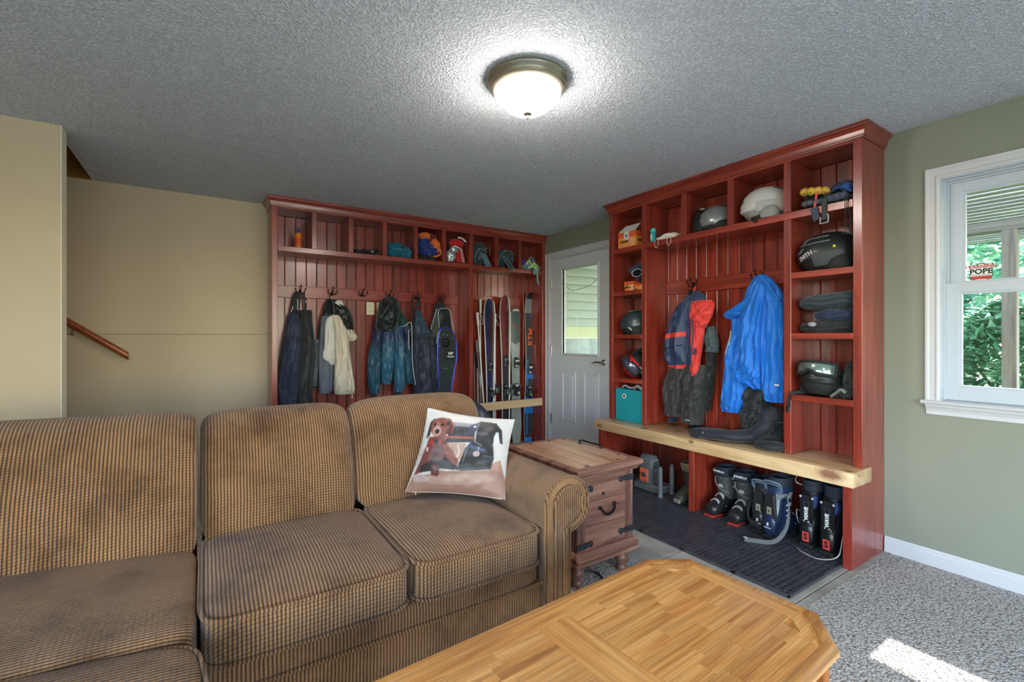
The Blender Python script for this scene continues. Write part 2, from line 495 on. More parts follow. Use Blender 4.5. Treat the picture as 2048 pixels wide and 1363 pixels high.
# front wall behind the camera with a wide patio door added for fill light
PX0, PX1, PZ = -1.5, 1.9, 2.08
stru('wall_front', MB().box(X0, PX0, Y0 - .1, Y0, -.06, ZC).box(PX1, XR + .14, Y0 - .1, Y0, -.06, ZC).box(PX0, PX1, Y0 - .1, Y0, PZ, ZC), beige)
w2 = struct(thing('added_patio_door', 'unseen white patio door added behind the camera for fill light', 'window', (0.2, Y0, 0))); del w2['category']
b = MB()
for x in (PX0, .17, PX1 - .06): b.box(x, x + .06, Y0 - .09, Y0 - .04, 0, PZ)
b.box(PX0, PX1, Y0 - .09, Y0 - .04, 0, .08).box(PX0, PX1, Y0 - .09, Y0 - .04, PZ - .06, PZ)
b.build('added_door_frame', vinyl, w2)
MB().box(PX0 + .06, PX1 - .06, Y0 - .068, Y0 - .064, .08, PZ - .06).build('pane', GLASS, w2)

# ------------------------------------------------------------------ right wall, window, door
WY0, WY1, WZ0, WZ1 = -.16, .80, .870, 2.022       # window opening
DY0, DY1, DZ = 3.172, 4.082, 2.062                # door opening
t = XR + .14
stru('wall_right', MB().box(XR, t, Y0, WY0, -.06, ZC).box(XR, t, WY0, WY1, -.06, WZ0).box(XR, t, WY0, WY1, WZ1, ZC)
     .box(XR, t, WY1, DY0, -.06, ZC).box(XR, t, DY0, DY1, DZ, ZC).box(XR, t, DY1, YB, -.06, ZC), sage)
bp = [(0, 0), (.014, 0), (.014, .062), (.010, .070), (.011, .075), (.005, .086), (0, .086)]
stru('baseboard_right', sweep(MB(), [(XR - .0005, Y0 + .01), (XR - .0005, 1.036)][::-1], bp), trimw)

w1 = struct(thing('window_1', 'white double hung window looking onto the garden', 'window', (XR, .32, WZ0))); del w1['category']
cas = [(0, 0), (.012, 0), (.016, .008), (.016, .014), (.012, .02), (.012, .042), (.017, .048), (.017, .058), (.006, .0585), (0, .0585)]
def casing(b, y0, y1, z0, z1, w=.0585, sill=True):
    """three-sided mitred casing on the right wall, opening y0..y1, z0..z1"""
    pts = [(y1, z0), (y1, z1), (y0, z1), (y0, z0)]
    nrm = [(1, 0), (1, 1), (-1, 1), (-1, 0)]
    R = []
    for (y, z), (ny, nz_) in zip(pts, nrm):
        R.append([(XR - o, y + ny * q * w / .0585, z + nz_ * q * w / .0585) for o, q in cas])
    b.rings(R)
casing(b := MB(), WY0, WY1, WZ0, WZ1); b.build('casing', trimw, w1)
b = MB().box(XR - .045, XR + .03, WY0 - .075, WY1 + .078, WZ0 - .020, WZ0, .008)
b.build('stool', trimw, w1)
b = MB().prism([(XR, WZ0 - .0205), (XR - .03, WZ0 - .0205), (XR - .028, WZ0 - .03), (XR - .02, WZ0 - .04), (XR - .012, WZ0 - .055), (XR - .010, WZ0 - .074), (XR, WZ0 - .074)], 'y', WY0 - .055, WY1 + .055)
b.build('apron', trimw, w1)
b = MB()
for k, (xa, xb, i) in enumerate(((-.004, .03, .005), (.03, .06, .013), (.06, .10, .022), (.10, .14, .030))):   # stepped jamb
    b.box(XR + xa, XR + xb, WY1 - i, WY1 + .01, WZ0 + .0005, WZ1 - i).box(XR + xa, XR + xb, WY0 - .01, WY0 + i, WZ0 + .0005, WZ1 - i)
    b.box(XR + xa, XR + xb, WY0 - .01, WY1 + .01, WZ1 - i, WZ1 + .01).box(XR + xa, XR + xb, WY0, WY1, WZ0 - .012, WZ0 + i * .2)
b.build('jamb', vinyl, w1)
def sash(name, x, y0, y1, z0, z1, fw, fb, ft):
    b = MB()
    for q, e in ((0, 0.0), (1, .010)):
        xa, xb = (x, x + .032) if q == 0 else (x + .006, x + .026)
        ya, yb = (y0, y1) if q == 0 else (y0 + fw - .001, y1 - fw + .001)
        za, zb = (z0, z1) if q == 0 else (z0 + fb - .001, z1 - ft + .001)
        wl = fw if q == 0 else .011; bl_ = fb if q == 0 else .011; tl = ft if q == 0 else .011
        b.box(xa, xb, ya, ya + wl, za, zb, .001).box(xa, xb, yb - wl, yb, za, zb, .001)
        b.box(xa, xb, ya + wl, yb - wl, za, za + bl_, .001).box(xa, xb, ya + wl, yb - wl, zb - tl, zb, .001)
    s_ = b.build(name, vinyl, w1)
    MB().box(x + .014, x + .018, y0 + fw, y1 - fw, z0 + fb, z1 - ft).build('pane', GLASS, s_)
    return s_
up = sash('upper_sash', XR + .066, WY0 + .0225, WY1 - .0225, 1.44, WZ1 - .0225, .048, .04, .05)
lo = sash('lower_sash', XR + .0305, WY0 + .0125, WY1 - .0125, WZ0 + .006, 1.478, .052, .068, .05)
iron_d = M('dark_bronze_latch', (48, 44, 42), .4, .6)
MB().box(XR + .036, XR + .06, .34, .40, 1.479, 1.488, .003).box(XR + .03, XR + .045, .35, .385, 1.488, 1.494, .002).build('sash_lock', iron_d, w1)
# shield-shaped warning sticker on the upper pane
sx = XR + .0795
red, blk, wht = M('sticker_red', (188, 44, 52), .5, var=.03), M('print_black', (18, 18, 20), .5, var=.03), M('print_white', (228, 226, 222), .55, var=.03)
sl = onX(1800 + 275 / 2.004, 180 + 728 / 2.004, sx); sr = onX(1800 + 376 / 2.004, 180 + 728 / 2.004, sx)
scy = (sl.y + sr.y) / 2; sw = (sl.y - sr.y) / 2; zc_ = onX(1962, 543.5, sx).z; sh = .0455
shield = [(-1, .55), (-.9, .95), (-.45, .8), (0, 1.0), (.45, .8), (.9, .95), (1, .55), (.88, .1), (.95, -.3), (.85, -.75), (.3, -.95), (0, -1.0), (-.3, -.95), (-.85, -.75), (-.95, -.3), (-.88, .1)]
def shp(k): return [(scy - u * sw * k, zc_ + v * sh * k) for u, v in shield]
stk = MB().prism(shp(1.0), 'x', sx - .0012, sx - .0004).build('warning_sticker', blk, up, label='shield-shaped warning sticker on the upper pane')
b = MB().prism(shp(.93), 'x', sx - .0016, sx - .0013); b.build('sticker_face', wht, stk)
for nm, txt, sz, dz, mt, bo in (('lettering', 'WARNING', .0235, .027, red, .0006), ('lettering', 'POPE', .036, .002, blk, .0012), ('lettering', 'Security Systems', .0105, -.0155, blk, 0)):
    text(nm, txt, sz, mt, stk, frame((sx - .0017, scy, zc_ + dz), (0, -1, 0), (0, 0, 1)), bold=bo)
MB().box(sx - .0021, sx - .0017, scy - sw * .82, scy + sw * .82, zc_ - .036, zc_ - .021).build('red_band', red, stk)

d1 = struct(thing('door_1', 'white exterior door with a tall glass light and two panels', 'door', (XR, 3.63, 0))); del d1['category']
cas = [(0, 0), (.010, 0), (.014, .01), (.014, .02), (.011, .026), (.011, .056), (.016, .062), (.016, .076), (.006, .078), (0, .078)]
b = MB(); pts = [(DY1, 0), (DY1, DZ), (DY0, DZ), (DY0, 0)]; nr = [(1, 0), (1, .80), (-1, .80), (-1, 0)]
b.rings([[(XR - o, y + a * q, z + c_ * q) for o, q in cas] for (y, z), (a, c_) in zip(pts, nr)])
b.build('casing', trimw, d1)
b = MB().box(XR + .002, XR + .14, DY1 - .014, DY1, 0, DZ).box(XR + .002, XR + .14, DY0, DY0 + .014, 0, DZ).box(XR + .002, XR + .14, DY0, DY1, DZ - .012, DZ).box(XR, XR + .14, DY0, DY1, -.002, .012)
b.build('frame', trimw, d1)
sy0, sy1, sz0, sz1 = DY0 + .018, DY1 - .018, .014, DZ - .016
gy0, gy1, gz0, gz1 = 3.339, 3.873, 1.029, 1.917
sxx = XR + .004
b = MB().box(sxx, sxx + .044, sy0, gy0, sz0, sz1).box(sxx, sxx + .044, gy1, sy1, sz0, sz1).box(sxx, sxx + .044, gy0, gy1, sz0, gz0).box(sxx, sxx + .044, gy0, gy1, gz1, sz1)
b.build('slab', doorw, d1)
def ring_yz(b, y0, y1, z0, z1, prof):
    R = [[(sxx - o, y + a * q, z + c_ * q) for o, q in prof] for (y, z, a, c_) in ((y1, z0, 1, -1), (y1, z1, 1, 1), (y0, z1, -1, 1), (y0, z0, -1, -1), (y1, z0, 1, -1))]
    b.rings(R, False, False)
ring_yz(b := MB(), gy0, gy1, gz0, gz1, [(-.02, 0), (.004, 0), (.009, .004), (.010, .012), (.006, .018), (.002, .024), (0, .026)])
b.build('glazing_bead', doorw, d1)
MB().box(sxx + .02, sxx + .024, gy0 - .004, gy1 + .004, gz0 - .004, gz1 + .004).build('pane', GLASS, d1)
for y0, y1 in ((3.66, 3.885), (3.32, 3.545)):
    b = MB(); ring_yz(b, y0 + .026, y1 - .026, .309 + .026, .842 - .026, [(.0, 0), (.007, .004), (.004, .010), (.006, .016), (.006, .020), (0, .027)])
    b.box(sxx - .006, sxx + .001, y0 + .05, y1 - .05, .359, .792, .005)
    b.build('panel', doorw, d1)
nick = M('brushed_nickel', (180, 176, 172), .28, .9, var=.05)
for z in (1.79, 1.05, .31):
    MB().box(XR - .006, XR + .006, DY1 - .026, DY1 - .012, z - .055, z + .055, .002).tube([(XR - .006, DY1 - .017, z - .058), (XR - .006, DY1 - .017, z + .058)], .006, 8).build('hinge', nick, d1)
hy, hz = 3.257, .955
b = MB()
R = []
for dx, r in ((0, .030), (.006, .030), (.012, .022), (.016, .012), (.045, .011)):
    R.append([(sxx - dx, hy + r * cos(2 * pi * k / 20), hz + r * sin(2 * pi * k / 20)) for k in range(20)])
b.rings(R)
b.tube([(sxx - .045, hy, hz), (sxx - .052, hy + .02, hz + .004), (sxx - .052, hy + .05, hz + .006), (sxx - .05, hy + .085, hz - .004), (sxx - .05, hy + .115, hz - .008)], [.011, .010, .009, .008, .006], 10)
b.build('lever_handle', nick, d1, smooth=True)
# ------------------------------------------------------------------ ceiling lamps
shade_m = mat_emit('lit_alabaster_glass', (1.0, .93, .84, 1), LAMP_W)
nickel = M('satin_nickel', (150, 142, 124), .35, .75, var=.04)
def lamp(x, y, label, z=ZC):
    o = thing('ceiling_light', label, 'lamp', (x, y, z))
    MB().lathe([(.168, -.0005), (.178, -.004), (.180, -.012), (.176, -.020), (.166, -.027), (.164, -.033), (.166, -.037), (.163, -.043), (.150, -.050), (.147, -.052), (.140, -.050)], 56).build('pan', nickel, o, smooth=True, world=False)
    pr = [(.146, -.047), (.1465, -.060), (.141, -.076), (.128, -.088), (.121, -.096), (.115, -.103), (.100, -.118), (.078, -.131), (.05, -.140), (.022, -.144), (.002, -.145)]
    MB().lathe(pr, 56).build('glass_shade', shade_m, o, smooth=True, world=False)
    MB().lathe([(.002, -.1445), (.017, -.1455), (.019, -.150), (.012, -.155), (.006, -.157), (.0055, -.161), (.007, -.165), (.0055, -.170), (.002, -.172)], 20).build('finial', nickel, o, smooth=True, world=False)
lamp(1.186, 1.676, 'round flush ceiling light with lit glass bowl and nickel rim')
lamp(.5, -1.35, 'unseen matching ceiling light added behind the camera for fill')  # extra fixture out of view, put in to lift the fill light
# ------------------------------------------------------------------ built-in lockers
cherry = wood('cherry_board', (88, 24, 16), (134, 42, 28), (170, 66, 44), 'z', rough=.34, coat=.75, knots=.55, jitter=.22)
cherryx = wood('cherry_rail', (104, 32, 22), (146, 50, 34), (176, 72, 50), 'x', rough=.34, coat=.75, jitter=.1)
cherryy = wood('cherry_rail_side', (104, 32, 22), (146, 50, 34), (176, 72, 50), 'y', rough=.34, coat=.75, jitter=.1)
cherryz = wood('cherry_stile', (104, 32, 22), (142, 48, 34), (170, 70, 50), 'z', rough=.34, coat=.75, jitter=.1)
pine = wood('pine_slab', (180, 136, 94), (216, 178, 132), (232, 202, 160), 'y', rough=.28, coat=.3, across=14, along=1.2, rnd=0, knots=.0, jitter=0, fine=.18)
palewood = wood('pale_board', (188, 148, 106), (214, 178, 136), (228, 198, 160), 'x', rough=.5, coat=.05, across=14, along=1.0, jitter=0, fine=.15)
iron = M('black_iron', (34, 32, 33), .42, .7, var=.1)
YA = 4.17; YP = 4.448          # locker A: face plane, face of its back boards
lockA = thing('mudroom_locker', 'long red-brown mudroom locker with nine cubbies on the back wall', 'locker', (1.83, 4.47, 0))
CROWN = [(0, 2.258), (.006, 2.258), (.008, 2.266), (.012, 2.268), (.013, 2.275), (.016, 2.290), (.024, 2.304), (.034, 2.312), (.036, 2.318), (.040, 2.319), (.040, 2.3295), (0, 2.3295)]
bw = .0865
def boards(parent, n, place, w, h, thick, mat):
    me = MB().box(.0015, w - .0015, 0, thick, 0, h, .004).mesh('board', mat)
    for k in range(n): place(put('board', me, parent, True), k)
zb = 2.243
nA = int((3.153 - .489) / bw) + 1
meA = MB().box(.0015, bw - .0015, 0, .014, 0, zb, .004).mesh('board', cherry)
for k in range(nA):
    x = .489 + k * bw
    me = meA if x + bw < 3.153 else MB().box(.0015, 3.153 - x, 0, .014, 0, zb, .004).mesh('board', cherry)
    put('board', me, lockA, True, loc=(x, YP, .0))
MB().box(.447, 3.195, YP + .0145, YB - .001, 0, zb).build('back_panel', cherryz, lockA)
stA = [.447, .746, 1.045, 1.345, 1.643, 1.935, 2.234, 2.533, 2.834, 3.153]
MB().box(.447, .488, YA, YB - .002, 0, 2.258, .002).build('side_panel', cherryz, lockA)
MB().box(3.155, 3.195, YA, YB - .002, 0, 2.258, .002).build('side_panel', cherryz, lockA)
MB().box(2.234, 2.273, YA, YP - .001, 0, 1.895, .002).build('middle_panel', cherryz, lockA)
MB().box(.489, 3.154, YA, YP - .001, 1.896, 1.938, .002).build('shelf', cherryx, lockA)
MB().box(.489, 3.154, YA, YP - .001, zb, 2.258, .001).build('top_panel', cherryx, lockA)
for x in stA[1:-1]: MB().box(x, x + .040, YA + .0006, YP - .001, 1.9385, zb - .0005, .002).build('divider', cherryz, lockA)
sweep(MB(), [(XR - .001, YA), (.447, YA), (.447, YB - .002)][::-1], CROWN).build('crown_moulding', cherryx, lockA)
MB().box(.489, 2.233, YP - .019, YP - .0005, 1.543, 1.645, .003).build('hook_rail', cherryx, lockA)
MB().box(2.274, 3.03, YP - .019, YP - .0005, 1.543, 1.645, .003).build('hook_rail', cherryx, lockA)
MB().box(2.274, 3.153, YA - .001, YA + .019, .437, .521, .003).build('ski_retainer', palewood, lockA, label='pale unstained board across the ski bay')
def hook_mb(T):
    b = MB(); b.T = T
    b.ell((0, -.004, 0), (.013, .005, .02), 12, 8)
    b.tube([(0, -.006, .004), (0, -.03, .008), (0, -.05, .024), (0, -.054, .044)], [.005, .005, .0045, .004], 8)
    b.ell((0, -.054, .048), (.0075, .0075, .0075), 10, 6)
    for s in (-1, 1):
        b.tube([(0, -.006, -.008), (s * .012, -.02, -.014), (s * .03, -.03, -.008), (s * .038, -.034, .010), (s * .040, -.035, .022)], [.005, .0045, .004, .004, .0035], 8)
        b.ell((s * .040, -.035, .026), (.0065, .0065, .0065), 10, 6)
    return b
hkme = hook_mb(I4).mesh('coat_hook', iron, smooth=True)
HKX = [onY(x, 585, YP - .02).x for x in (600, 664, 724, 778, 832, 881)]
for x in HKX: put('coat_hook', hkme, lockA, True, loc=(x, YP - .0195, 1.597))

# outlets on the back boards
almond = M('almond_plastic', (214, 206, 180), .4, var=.02)
slot = M('outlet_slot', (40, 36, 32), .6)
for k, (xa, lab) in enumerate(((1.277, 'almond wall outlet below the empty coat hook'), (1.374, 'almond outlet plate half hidden behind the hooded blue jacket'))):
    o = thing('wall_outlet', lab, 'outlet', (xa + .037, YP, 1.412))
    MB().box(xa, xa + .075, YP - .0055, YP - .0003, 1.412, 1.532, .003).build('cover_plate', almond, o)
    for z in (1.446, 1.497):
        r = MB().box(xa + .020, xa + .055, YP - .0072, YP - .0055, z - .017, z + .017, .0015).build('socket', almond, o)
        MB().box(xa + .029, xa + .0315, YP - .0076, YP - .0072, z - .004, z + .010).box(xa + .0435, xa + .046, YP - .0076, YP - .0072, z - .003, z + .009).box(xa + .0355, xa + .0395, YP - .0076, YP - .0072, z - .013, z - .008).build('slots', slot, r)

# ---- locker B with its bench along the right wall
XF, XL, XP = 2.90, 2.775, 3.163      # upper face, lower face, face of back boards
lockB = thing('bench_locker', 'tall red-brown locker with cubbies around a coat bay beside the door', 'locker', (3.05, 1.96, 0))
BY0, BY1 = 1.040, 2.886
prof = [(XL, 0), (XR - .001, 0), (XR - .001, 2.258), (XF, 2.258), (XF, .506), (2.992, .506), (2.992, .423), (XL, .423)]
MB().prism(prof, 'y', BY0, BY0 + .042).build('side_panel', cherryz, lockB, bevel=.0015)
MB().prism(prof, 'y', BY1 - .041, BY1).build('side_panel', cherryz, lockB, bevel=.0015)
meB = MB().box(0, .014, .0015, bw - .0015, 0, zb, .004).mesh('board', cherry)
nB = int((2.844 - 1.083) / bw)
for k in range(nB):
    put('board', meB, lockB, True, loc=(XP, 1.092 + k * bw, 0))
MB().box(XP + .0145, XR - .0015, BY0 + .043, BY1 - .042, 0, zb).build('back_panel', cherryz, lockB)
for y in (1.3985, 2.4875): MB().box(XF, XP - .001, y, y + .042, .506, 1.8985, .002).build('divider', cherryz, lockB)
MB().box(XF, XP - .001, 1.3985, 1.4405, 1.942, zb - .0005, .002).build('divider', cherryz, lockB)
for y in (2.4875, 2.122, 1.761): MB().box(XF + .0006, XP - .001, y, y + .042, 1.942, zb - .0005, .002).build('divider', cherryz, lockB)
MB().box(XF, XP - .001, 1.083, 2.8445, 1.899, 1.9415, .002).build('long_shelf', cherryy, lockB)
MB().box(XF, XP - .001, 1.083, 2.8445, zb, 2.258, .001).build('top_panel', cherryy, lockB)
for z0, z1 in ((1.545, 1.581), (1.188, 1.223), (.825, .861)):
    MB().box(XF + .0006, XP - .001, 1.0825, 1.398, z0, z1, .002).build('shelf', cherryy, lockB)
    MB().box(XF + .0006, XP - .001, 2.530, 2.8445, z0, z1, .002).build('shelf', cherryy, lockB)
MB().box(XL, XP - .001, 1.966, 2.009, .002, .4225, .002).build('bench_leg_panel', cherryz, lockB)
sweep(MB(), [(XR - .002, BY0), (XF, BY0), (XF, BY1), (XR - .002, BY1)][::-1], CROWN).build('crown_moulding', cherryy, lockB)
MB().box(XP - .019, XP - .0005, 1.441, 2.487, 1.545, 1.650, .003).build('hook_rail', cherryy, lockB)
hy_b = onX(1389.5, 571, XP - .02).y
HB2 = 1.72
for y in (hy_b, HB2):
    put('coat_hook', hook_mb(Matrix.Translation((XP - .0195, y, 1.600)) @ Euler(ROTB).to_matrix().to_4x4()).mesh('coat_hook', iron, smooth=True), lockB, True)
# pine slab
slab = MB().prism([(2.762, 1.028), (2.991, 1.028), (2.991, 1.0835), (XP - .001, 1.0835), (XP - .001, 2.8435), (2.991, 2.8435), (2.991, 2.925), (2.762, 2.925)], 'z', .4245, .5045)
def mat_pine_knotted():
    m = pine; nt = m.node_tree; p = nt.nodes['Principled BSDF']
    src = p.inputs['Base Color'].links[0].from_socket
    tc = N(nt, 'ShaderNodeTexCoord'); last = src
    for (x, y, z, r, st) in ((2.762, 1.135, .475, .036, 1.9), (2.79, 1.06, .5045, .018, 2.2), (2.80, 2.42, .5045, .028, 1.3), (2.93, 2.20, .5045, .018, 2.4), (2.85, 1.87, .5045, .022, 1.8), (2.762, 1.98, .487, .012, 2.0), (2.77, 2.86, .46, .018, 2.0)):
        v = N(nt, 'ShaderNodeVectorMath', operation='SUBTRACT'); nt.links.new(tc.outputs['Object'], v.inputs[0]); v.inputs[1].default_value = (x, y, z)
        q = N(nt, 'ShaderNodeVectorMath', operation='MULTIPLY'); nt.links.new(v.outputs[0], q.inputs[0]); q.inputs[1].default_value = (.8, 1 / st, 1.0)
        nn = N(nt, 'ShaderNodeTexNoise', Scale=60.0, Detail=2.0); nt.links.new(tc.outputs['Object'], nn.inputs['Vector'])
        l = N(nt, 'ShaderNodeVectorMath', operation='LENGTH'); nt.links.new(q.outputs[0], l.inputs[0])
        a = N(nt, 'ShaderNodeMath', operation='MULTIPLY_ADD'); nt.links.new(nn.outputs[0], a.inputs[0]); a.inputs[1].default_value = r * .5; nt.links.new(l.outputs['Value'], a.inputs[2])
        mx = N(nt, 'ShaderNodeMix', data_type='RGBA')
        nt.links.new(ramp(nt, a.outputs[0], [(r * .75, (.85, .85, .85, 1)), (r * 1.1, (.35, .35, .35, 1)), (r * 1.5, (0, 0, 0, 1))]), mx.inputs[0])
        nt.links.new(last, mx.inputs['A']); mx.inputs['B'].default_value = lin((112, 54, 34)); last = mx.outputs['Result']
    nt.links.new(last, p.inputs['Base Color'])
mat_pine_knotted()
so_ = slab.build('bench_slab', pine, None, bevel=.006, seg=2, smooth=True)
tag(so_, 'thick pale knotty pine bench slab set into the right-hand locker', 'bench')
# ------------------------------------------------------------------ sofa
def sofa_fabric(name, rib, along, light=(160, 118, 80), dark=(50, 31, 17), waf=.7):
    m, nt, p = _base(name)
    tc = N(nt, 'ShaderNodeTexCoord')
    wob = N(nt, 'ShaderNodeTexNoise', Scale=9.0, Detail=2.0); nt.links.new(tc.outputs['Object'], wob.inputs['Vector'])
    def wave(v, per, ph=0.0):
        d = N(nt, 'ShaderNodeVectorMath', operation='DOT_PRODUCT'); nt.links.new(tc.outputs['Object'], d.inputs[0]); d.inputs[1].default_value = v
        a = N(nt, 'ShaderNodeMath', operation='MULTIPLY_ADD'); nt.links.new(d.outputs['Value'], a.inputs[0]); a.inputs[1].default_value = pi / per
        w = N(nt, 'ShaderNodeMath', operation='MULTIPLY'); nt.links.new(wob.outputs[0], w.inputs[0]); w.inputs[1].default_value = 1.6
        nt.links.new(w.outputs[0], a.inputs[2])
        s = N(nt, 'ShaderNodeMath', operation='SINE'); nt.links.new(a.outputs[0], s.inputs[0])
        q = N(nt, 'ShaderNodeMath', operation='ABSOLUTE'); nt.links.new(s.outputs[0], q.inputs[0]); return q.outputs[0]
    r1 = wave(rib, .0108); r2 = wave(along, .0125)
    m2 = N(nt, 'ShaderNodeMapRange'); nt.links.new(r2, m2.inputs[0]); m2.inputs['From Max'].default_value = .55; m2.inputs['To Min'].default_value = 1 - waf
    wn = N(nt, 'ShaderNodeTexNoise', Scale=3.1, Detail=3.0); nt.links.new(tc.outputs['Object'], wn.inputs['Vector'])
    wr = ramp(nt, wn.outputs[0], [(.38, (.5, .5, .5, 1)), (.58, (1, 1, 1, 1))])
    wm = N(nt, 'ShaderNodeMix', data_type='FLOAT'); nt.links.new(wr, wm.inputs[0]); wm.inputs['A'].default_value = .92; nt.links.new(m2.outputs[0], wm.inputs['B'])
    pr = N(nt, 'ShaderNodeMath', operation='MULTIPLY'); nt.links.new(r1, pr.inputs[0]); nt.links.new(wm.outputs['Result'], pr.inputs[1])
    big = N(nt, 'ShaderNodeTexNoise', Scale=4.2, Detail=4.0, Roughness=.65); nt.links.new(tc.outputs['Object'], big.inputs['Vector'])
    fz = N(nt, 'ShaderNodeTexNoise', Scale=380.0, Detail=2.0); nt.links.new(tc.outputs['Object'], fz.inputs['Vector'])
    col = ramp(nt, pr.outputs[0], [(.08, lin(dark)), (.62, lin(tuple((a + b * 3) / 4 for a, b in zip(dark, light)))), (.95, lin(light))])
    mx = N(nt, 'ShaderNodeMix', data_type='RGBA', blend_type='MULTIPLY'); mx.inputs[0].default_value = 1.0
    nt.links.new(col, mx.inputs['A']); nt.links.new(ramp(nt, big.outputs[0], [(.30, (.46, .40, .34, 1)), (.52, (.94, .93, .92, 1)), (.7, (1.08, 1.08, 1.08, 1))]), mx.inputs['B'])
    m3 = N(nt, 'ShaderNodeMix', data_type='RGBA', blend_type='MULTIPLY'); m3.inputs[0].default_value = .55
    nt.links.new(mx.outputs['Result'], m3.inputs['A']); nt.links.new(ramp(nt, fz.outputs[0], [(.3, (.55, .55, .55, 1)), (.65, (1.1, 1.1, 1.1, 1))]), m3.inputs['B'])
    nt.links.new(m3.outputs['Result'], p.inputs['Base Color'])
    p.inputs['Roughness'].default_value = .85; p.inputs['Sheen Weight'].default_value = .18; p.inputs['Specular IOR Level'].default_value = .15
    bumpn(nt, p, pr.outputs[0], .75, .004)
    return m
fab = sofa_fabric('sofa_chenille', (1, .0, 0), (0, 1, 1))
fabside = sofa_fabric('sofa_chenille_arm', (0, 1, 0), (1, 0, 1))
fabrow = sofa_fabric('sofa_chenille_rows', (.1, 1, 1), (1, 0, 0), waf=.35)
fabfront = sofa_fabric('sofa_chenille_front', (1, .0, 0), (0, .3, 1), light=(146, 107, 73), waf=.18)
def cushion(mb, quad, z0, z1, e=7.0, crown=.02, crown0=.0, nu=72, nv=30, dz=None):
    """puffy box over a plan quad [(x,y) near-left, near-right, far-right, far-left]"""
    (ax, ay), (bx, by), (cx, cy), (dx, dy) = quad
    def fn(p):
        u, v = (p.x + 1) / 2, (p.y + 1) / 2
        x = (ax * (1 - u) + bx * u) * (1 - v) + (dx * (1 - u) + cx * u) * v
        y = (ay * (1 - u) + by * u) * (1 - v) + (dy * (1 - u) + cy * u) * v
        z = z0 + (z1 - z0) * (p.z + 1) / 2
        k = (1 - p.x ** 2) * (1 - p.y ** 2)
        z += (crown * k if p.z > 0 else -crown0 * k)
        if dz: z += dz(u, v) * (p.z + 1) / 2
        return Vector((x, y, z))
    return rbox(mb, (0, 0, 0), (1, 1, 1), e, nu, nv, fn)
def outline(quad, e, z, inset=.0, n=72, crown=None):
    (ax, ay), (bx, by), (cx, cy), (dx, dy) = quad
    sp = lambda v, q: math.copysign(abs(v) ** q, v)
    out = []
    for k in range(n + 1):
        t = 2 * pi * k / n; X = sp(cos(t), 2 / e) * (1 + inset); Y = sp(sin(t), 2 / e) * (1 + inset); u, v = (X + 1) / 2, (Y + 1) / 2
        out.append(((ax * (1 - u) + bx * u) * (1 - v) + (dx * (1 - u) + cx * u) * v, (ay * (1 - u) + by * u) * (1 - v) + (dy * (1 - u) + cy * u) * v, z))
    return out
def backrest(mb, x0, x1, prof, line, n=40, e=5.0, lean=None):
    """pillow back: YZ profile (offset from line(x)) swept along x and rounded at both ends"""
    cy = sum(p[0] for p in prof) / len(prof); cz = sum(p[1] for p in prof) / len(prof)
    R = []
    P = [cr(prof + [prof[0]], k / 48) for k in range(48)]
    for i in range(n + 1):
        s = sin((i / n - .5) * pi); k = max(1 - abs(s) ** e, 0) ** (1 / e)
        x = x0 + (x1 - x0) * (s + 1) / 2; yo = line(x)
        q = .25 + .75 * k
        R.append([(x, yo + cy + (y - cy) * q, cz + (z - cz) * (q if z < cz else .5 + .5 * k if k > .2 else q * 1.2 + .0) ) for y, z in P])
    return mb.rings(R)
sofa = thing('sofa', 'brown ribbed chenille two-cushion sofa section with a rolled arm', 'sofa', (.6, 1.95, 0))
LX0, LX1, MID = -.012, 1.112, .578
q1 = [(LX0, 1.462), (MID - .004, 1.452), (MID - .004, 2.12), (LX0, 2.12)]
q2 = [(MID + .004, 1.452), (LX1, 1.452), (LX1, 2.12), (MID + .004, 2.12)]
for q in (q1, q2):
    c = cushion(MB(), q, .308, .450, 9.0, .034, .0, 80, 32).build('seat_cushion', fab, sofa, smooth=True)
    MB().tube(outline(q, 9.0, .440, .002), .0068, 8).tube(outline(q, 9.0, .318, .0), .0062, 8).build('piping', fabfront, c, smooth=True)
BP = [(2.06, .40), (2.085, .50), (2.10, .62), (2.145, .74), (2.20, .84), (2.265, .888), (2.335, .893), (2.40, .862), (2.44, .78), (2.45, .60), (2.44, .40), (2.25, .385)]
flat0 = lambda x: 0.0
backrest(MB(), -.016, .562, BP, flat0).build('back_cushion', fab, sofa, smooth=True)
BP2 = [(y, z + .008 if z > .7 else z) for y, z in BP]
backrest(MB(), .560, 1.245, BP2, flat0, e=4.0).build('back_cushion', fab, sofa, smooth=True)
MB().box(-.01, 1.25, 2.30, 2.455, .06, .74, .03).build('back_frame', fabfront, sofa, smooth=True)
qr = [(LX0, 1.478), (1.125, 1.470), (1.125, 2.40), (LX0, 2.40)]
cushion(MB(), qr, .232, .312, 14.0, 0, 0, 80, 20).build('front_rail', fabfront, sofa, smooth=True)
MB().tube([(LX0, 1.480, .233), (.3, 1.475, .233), (.7, 1.472, .233), (1.125, 1.470, .233)], .006, 8).build('rail_piping', fabfront, sofa, smooth=True)
MB().box(LX0, 1.125, 1.488, 2.42, .025, .236, .012).build('skirt_panel', fabfront, sofa)
